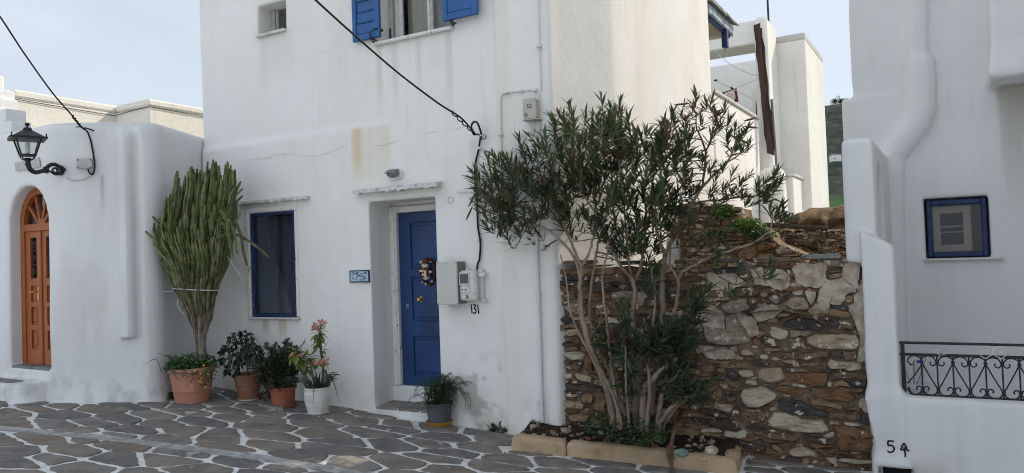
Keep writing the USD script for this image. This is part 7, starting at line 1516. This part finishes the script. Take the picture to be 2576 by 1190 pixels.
# meter cabinet and electricity meter
mq = walln(1133, 712); mn = mq[1]
c0_, c1_ = on_n(1101, 766, mn + .16), on_n(1148, 658, mn + .16); cab = Thing('meter_cabinet', 'plain beige metal cabinet fixed beside the blue door', 'cabinet', W(c0_[0], mn, c0_[2]))
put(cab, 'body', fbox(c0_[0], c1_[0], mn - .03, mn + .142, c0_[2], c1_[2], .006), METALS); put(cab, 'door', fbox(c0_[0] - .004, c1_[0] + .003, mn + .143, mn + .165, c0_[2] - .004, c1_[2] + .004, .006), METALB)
for a, b in ((.06, .97), (.94, .97), (.94, .03), (.5, .97), (.06, .03)): put(cab, 'screw', xf(trimesh.creation.cylinder(.005, .004, sections=8), ET, EZ, EN, W(c0_[0] + (c1_[0] - c0_[0]) * a, mn + .167, c0_[2] + (c1_[2] - c0_[2]) * b)), METALS)
e0, e1 = on_n(1155, 757, mn + .13), on_n(1194, 680, mn + .13); wE, hE = e1[0] - e0[0], e1[2] - e0[2]
mtr = Thing('electricity_meter', 'whitewashed electricity meter with a small dial window right of the cabinet', 'meter', W(e0[0], mn, e0[2]))
put(mtr, 'base', fbox(e0[0] + .02, e1[0] + .035, mn - .02, mn + .045, e0[2] + .02, e1[2] + .012, .01), METERW); put(mtr, 'case', fbox(e0[0], e1[0], mn + .046, mn + .13, e0[2], e1[2], .022), METERW)
put(mtr, 'dial_window', fbox(e0[0] + wE * .12, e0[0] + wE * .62, mn + .131, mn + .136, e0[2] + hE * .58, e0[2] + hE * .88, .003), look('meter_glass', (.06, .06, .062), .25, spec=.6))
put(mtr, 'dial_rim', cat([fbox(e0[0] + wE * a, e0[0] + wE * b, mn + .128, mn + .142, e0[2] + hE * c, e0[2] + hE * d, .004) for a, b, c, d in ((.06, .115, .52, .94), (.625, .68, .52, .94), (.117, .622, .89, .94), (.117, .622, .52, .57))]), METERW)
put(mtr, 'panel', fbox(e0[0] + wE * .12, e0[0] + wE * .66, mn + .13, mn + .14, e0[2] + hE * .26, e0[2] + hE * .46, .005), METERW)
for a in (.26, .46): put(mtr, 'button', xf(trimesh.creation.cylinder(.008, .008, sections=10), ET, EZ, EN, W(e0[0] + wE * a, mn + .143, e0[2] + hE * .38)), METALS)
put(mtr, 'lead_seal', tube(spline([W(e0[0] + wE * .5, mn + .145, e0[2] + hE * .2), W(e0[0] + wE * .58, mn + .15, e0[2] + hE * .14), W(e0[0] + wE * .5, mn + .145, e0[2] + hE * .09)], 4), .006, 5), BLACK)
put(mtr, 'gland', cat([tube([W(e1[0] + .01, mn + .06, e1[2] - .05), W(e1[0] + .05, mn + .06, e1[2] - .05), W(e1[0] + .075, mn + .06, e1[2] - .03)], [.022, .024, .018], 10)]), WPLAST, 40)
put(mtr, 'cap', tube([W(e1[0] + .02, mn + .04, e0[2] + .015), W(e1[0] + .06, mn + .04, e0[2] - .01)], .016, 8), METERW, 40); put(mtr, 'top_knob', lathe([(0, 0), (.022, 0), (.018, .014), (0, .018)], W(e0[0] + wE * .45, mn + .09, e1[2]), 14), METERW, 40)
# tiled name plaque with blue brushwork
pq = walln(904, 695); p0, p1 = on_n(880, 711, pq[1] + .015), on_n(928, 679, pq[1] + .015)
plq = Thing('name_plaque', 'small ceramic plaque with worn blue brushwork and a blue border left of the door', 'plaque', W(p0[0], pq[1], p0[2]))
wP, hP = p1[0] - p0[0], p1[2] - p0[2]
put(plq, 'tile', fbox(p0[0] + .012, p1[0] - .012, pq[1], pq[1] + .016, p0[2] + .012, p1[2] - .012, .002), look('pale_glaze', (.42, .52, .58), .35, color2=(.30, .42, .50), scale=30, spec=.5))
put(plq, 'border', cat([fbox(p0[0], p0[0] + .0115, pq[1], pq[1] + .02, p0[2], p1[2], .003), fbox(p1[0] - .0115, p1[0], pq[1], pq[1] + .02, p0[2], p1[2], .003), fbox(p0[0] + .0117, p1[0] - .0117, pq[1], pq[1] + .019, p0[2], p0[2] + .0115, .003), fbox(p0[0] + .0117, p1[0] - .0117, pq[1], pq[1] + .019, p1[2] - .0115, p1[2], .003)]), BLUEF)
rr = np.random.default_rng(9); sk = []
for k in range(44):
    u, v = rr.uniform(.12, .86), rr.uniform(.16, .84); a = rr.normal(.5, .7); l_ = rr.uniform(.01, .03)
    g = LineString([(u * wP, v * hP), (u * wP + l_ * math.cos(a) * .5, v * hP + l_ * math.sin(a) * .5 + rr.normal(0, .003)), (u * wP + l_ * math.cos(a), v * hP + l_ * math.sin(a) * .8)]).buffer(rr.uniform(.0015, .004)).intersection(sbox(.015, .015, wP - .015, hP - .015))
    if g.geom_type == 'Polygon' and not g.is_empty: sk.append(inF(extr(g, .0012), p0[0], pq[1] + .0162 + k * 2e-5, p0[2]))
put(plq, 'brush_strokes', cat(sk), look('cobalt_brushwork', (.015, .05, .13), .4), kind='stuff')
# bulkhead lamp over the door
bq = walln(996, 439); bl_ = Thing('bulkhead_lamp', 'oval white bulkhead lamp with a louvred hood above the door', 'lamp', W(*bq)); sB = pxm(bq)
def oval(r0x, r0z, n0, r1x, r1z, n1, m=28):
    th = np.linspace(0, 2 * np.pi, m + 1)[:-1]; sg2 = lambda c: np.sign(c) * np.abs(c) ** .75
    A = np.column_stack([sg2(np.cos(th)) * r0x, np.full(m, n0), sg2(np.sin(th)) * r0z]); B = np.column_stack([sg2(np.cos(th)) * r1x, np.full(m, n1), sg2(np.sin(th)) * r1z]); C_ = np.array([[0, n1, 0]])
    V = np.vstack([A, B, C_]); k = np.arange(m); k2 = (k + 1) % m; F = np.vstack([np.stack([k, k2, m + k2], 1), np.stack([k, m + k2, m + k], 1), np.stack([m + k, m + k2, np.full(m, 2 * m)], 1)])
    return tm(W(bq[0] + V[:, 0], bq[1] + V[:, 1], bq[2] + V[:, 2]), F)
put(bl_, 'base', oval(25 * sB, 15 * sB, -.01, 24 * sB, 14 * sB, .035), WPLAST, 40); put(bl_, 'glass', oval(18 * sB, 10 * sB, .036, 13 * sB, 6 * sB, .085), look('frosted_glass', (.16, .165, .16), .35, scale=60, spec=.5), True)
put(bl_, 'rim', oval(21 * sB, 12.5 * sB, .03, 20 * sB, 11.5 * sB, .045), STEEL, 40)
for k in range(4): put(bl_, 'louvre', fbox(bq[0] - (19 - k) * sB, bq[0] + (19 - k) * sB, bq[1] + .036, bq[1] + .11 - .012 * k, bq[2] + (2.2 + 2.8 * k) * sB, bq[2] + (3.4 + 2.8 * k) * sB, .002), GREYFR)
# snowman wreath on the door
wq = on_n(1077, 681, DD + .06); wr = Thing('snowman_wreath', 'dark twig wreath with a stuffed snowman in hat and scarf hung on the blue door', 'wreath', W(wq[0], DD + .05, wq[2])); sW = pxm((wq[0], DD, wq[2]))
def WR(x, y, o=0.0): return W(wq[0] + x * sW / math.cos(ANG) * 1.0, DD + .045 + o, wq[2] + y * sW)
th = np.linspace(0, 2 * np.pi, 40); rr = np.random.default_rng(3)
DKW = look('wreath_twigs', (.03, .018, .016), .8, color2=(.08, .03, .03), scale=30); CRM = look('cream_felt', (.62, .54, .45), .95, var=.06); BRN = look('brown_felt', (.10, .035, .03), .9, var=.2, scale=40)
for k in range(7): put(wr, 'twig', tube([WR(18 * math.cos(a) * (1 + .08 * math.sin(3 * a + k)) + rr.normal(0, .6), -2 + 32 * math.sin(a) * (1 + .05 * math.cos(2 * a + k)), .012 * (k % 3)) for a in th], .010, 5, False), DKW)
ell = lambda x, y, rx, ry, rz, o: (lambda m: tm(np.array([WR(x + a * rx, y + c * ry, o + b * rz) for a, b, c in m.vertices]), m.faces[:, ::-1] if FLIP else m.faces))(trimesh.creation.icosphere(2, 1.0))
put(wr, 'body', ell(0, -9, 9, 15, .045, .055), CRM, True); put(wr, 'head', ell(-1, 13, 8, 8, .04, .06), CRM, True); put(wr, 'hat', cat([ell(0, 21, 9.5, 4, .045, .062), ell(1, 25, 7.5, 7, .04, .058)]), BRN, True)
put(wr, 'scarf', cat([ell(1, 5.5, 9.5, 3.2, .05, .06), ell(9, -5, 3, 11, .02, .085)]), BRN, True); put(wr, 'arm', ell(-11, 0, 7, 3.5, .025, .06), CRM, True); put(wr, 'arm', ell(11, -3, 6, 3.5, .025, .06), CRM, True); put(wr, 'mitten', ell(-17, -1, 4, 4, .025, .06), BRN, True)
put(wr, 'nose', ell(-3, 12.5, 2.4, 1.2, .02, .105), look('carrot_felt', (.35, .1, .03), .8), True)
for x, y in ((-4, 16), (2.5, 16)): put(wr, 'eye', ell(x, y, 1, 1.1, .006, .097), LETTER, True)
for y in (-4, -14): put(wr, 'star_button', inF(extr(Polygon([((3.4 if i % 2 == 0 else 1.6) * sW * math.sin(i * math.pi / 6), (3.4 if i % 2 == 0 else 1.6) * sW * math.cos(i * math.pi / 6)) for i in range(12)][::-1]), .006), wq[0] - 1 * sW, DD + .045 + .098, wq[2] + y * sW), BRN)
for x, y in ((-12, -29), (-4, -32), (-3, -35), (12, -26), (14, -28), (11, 22), (-13, 18)): put(wr, 'bead', ell(x, y, 2, 2, .015, .04), CRM, True)
put(wr, 'bow', ell(-12, 22, 6, 4, .02, .04), CRM, True)
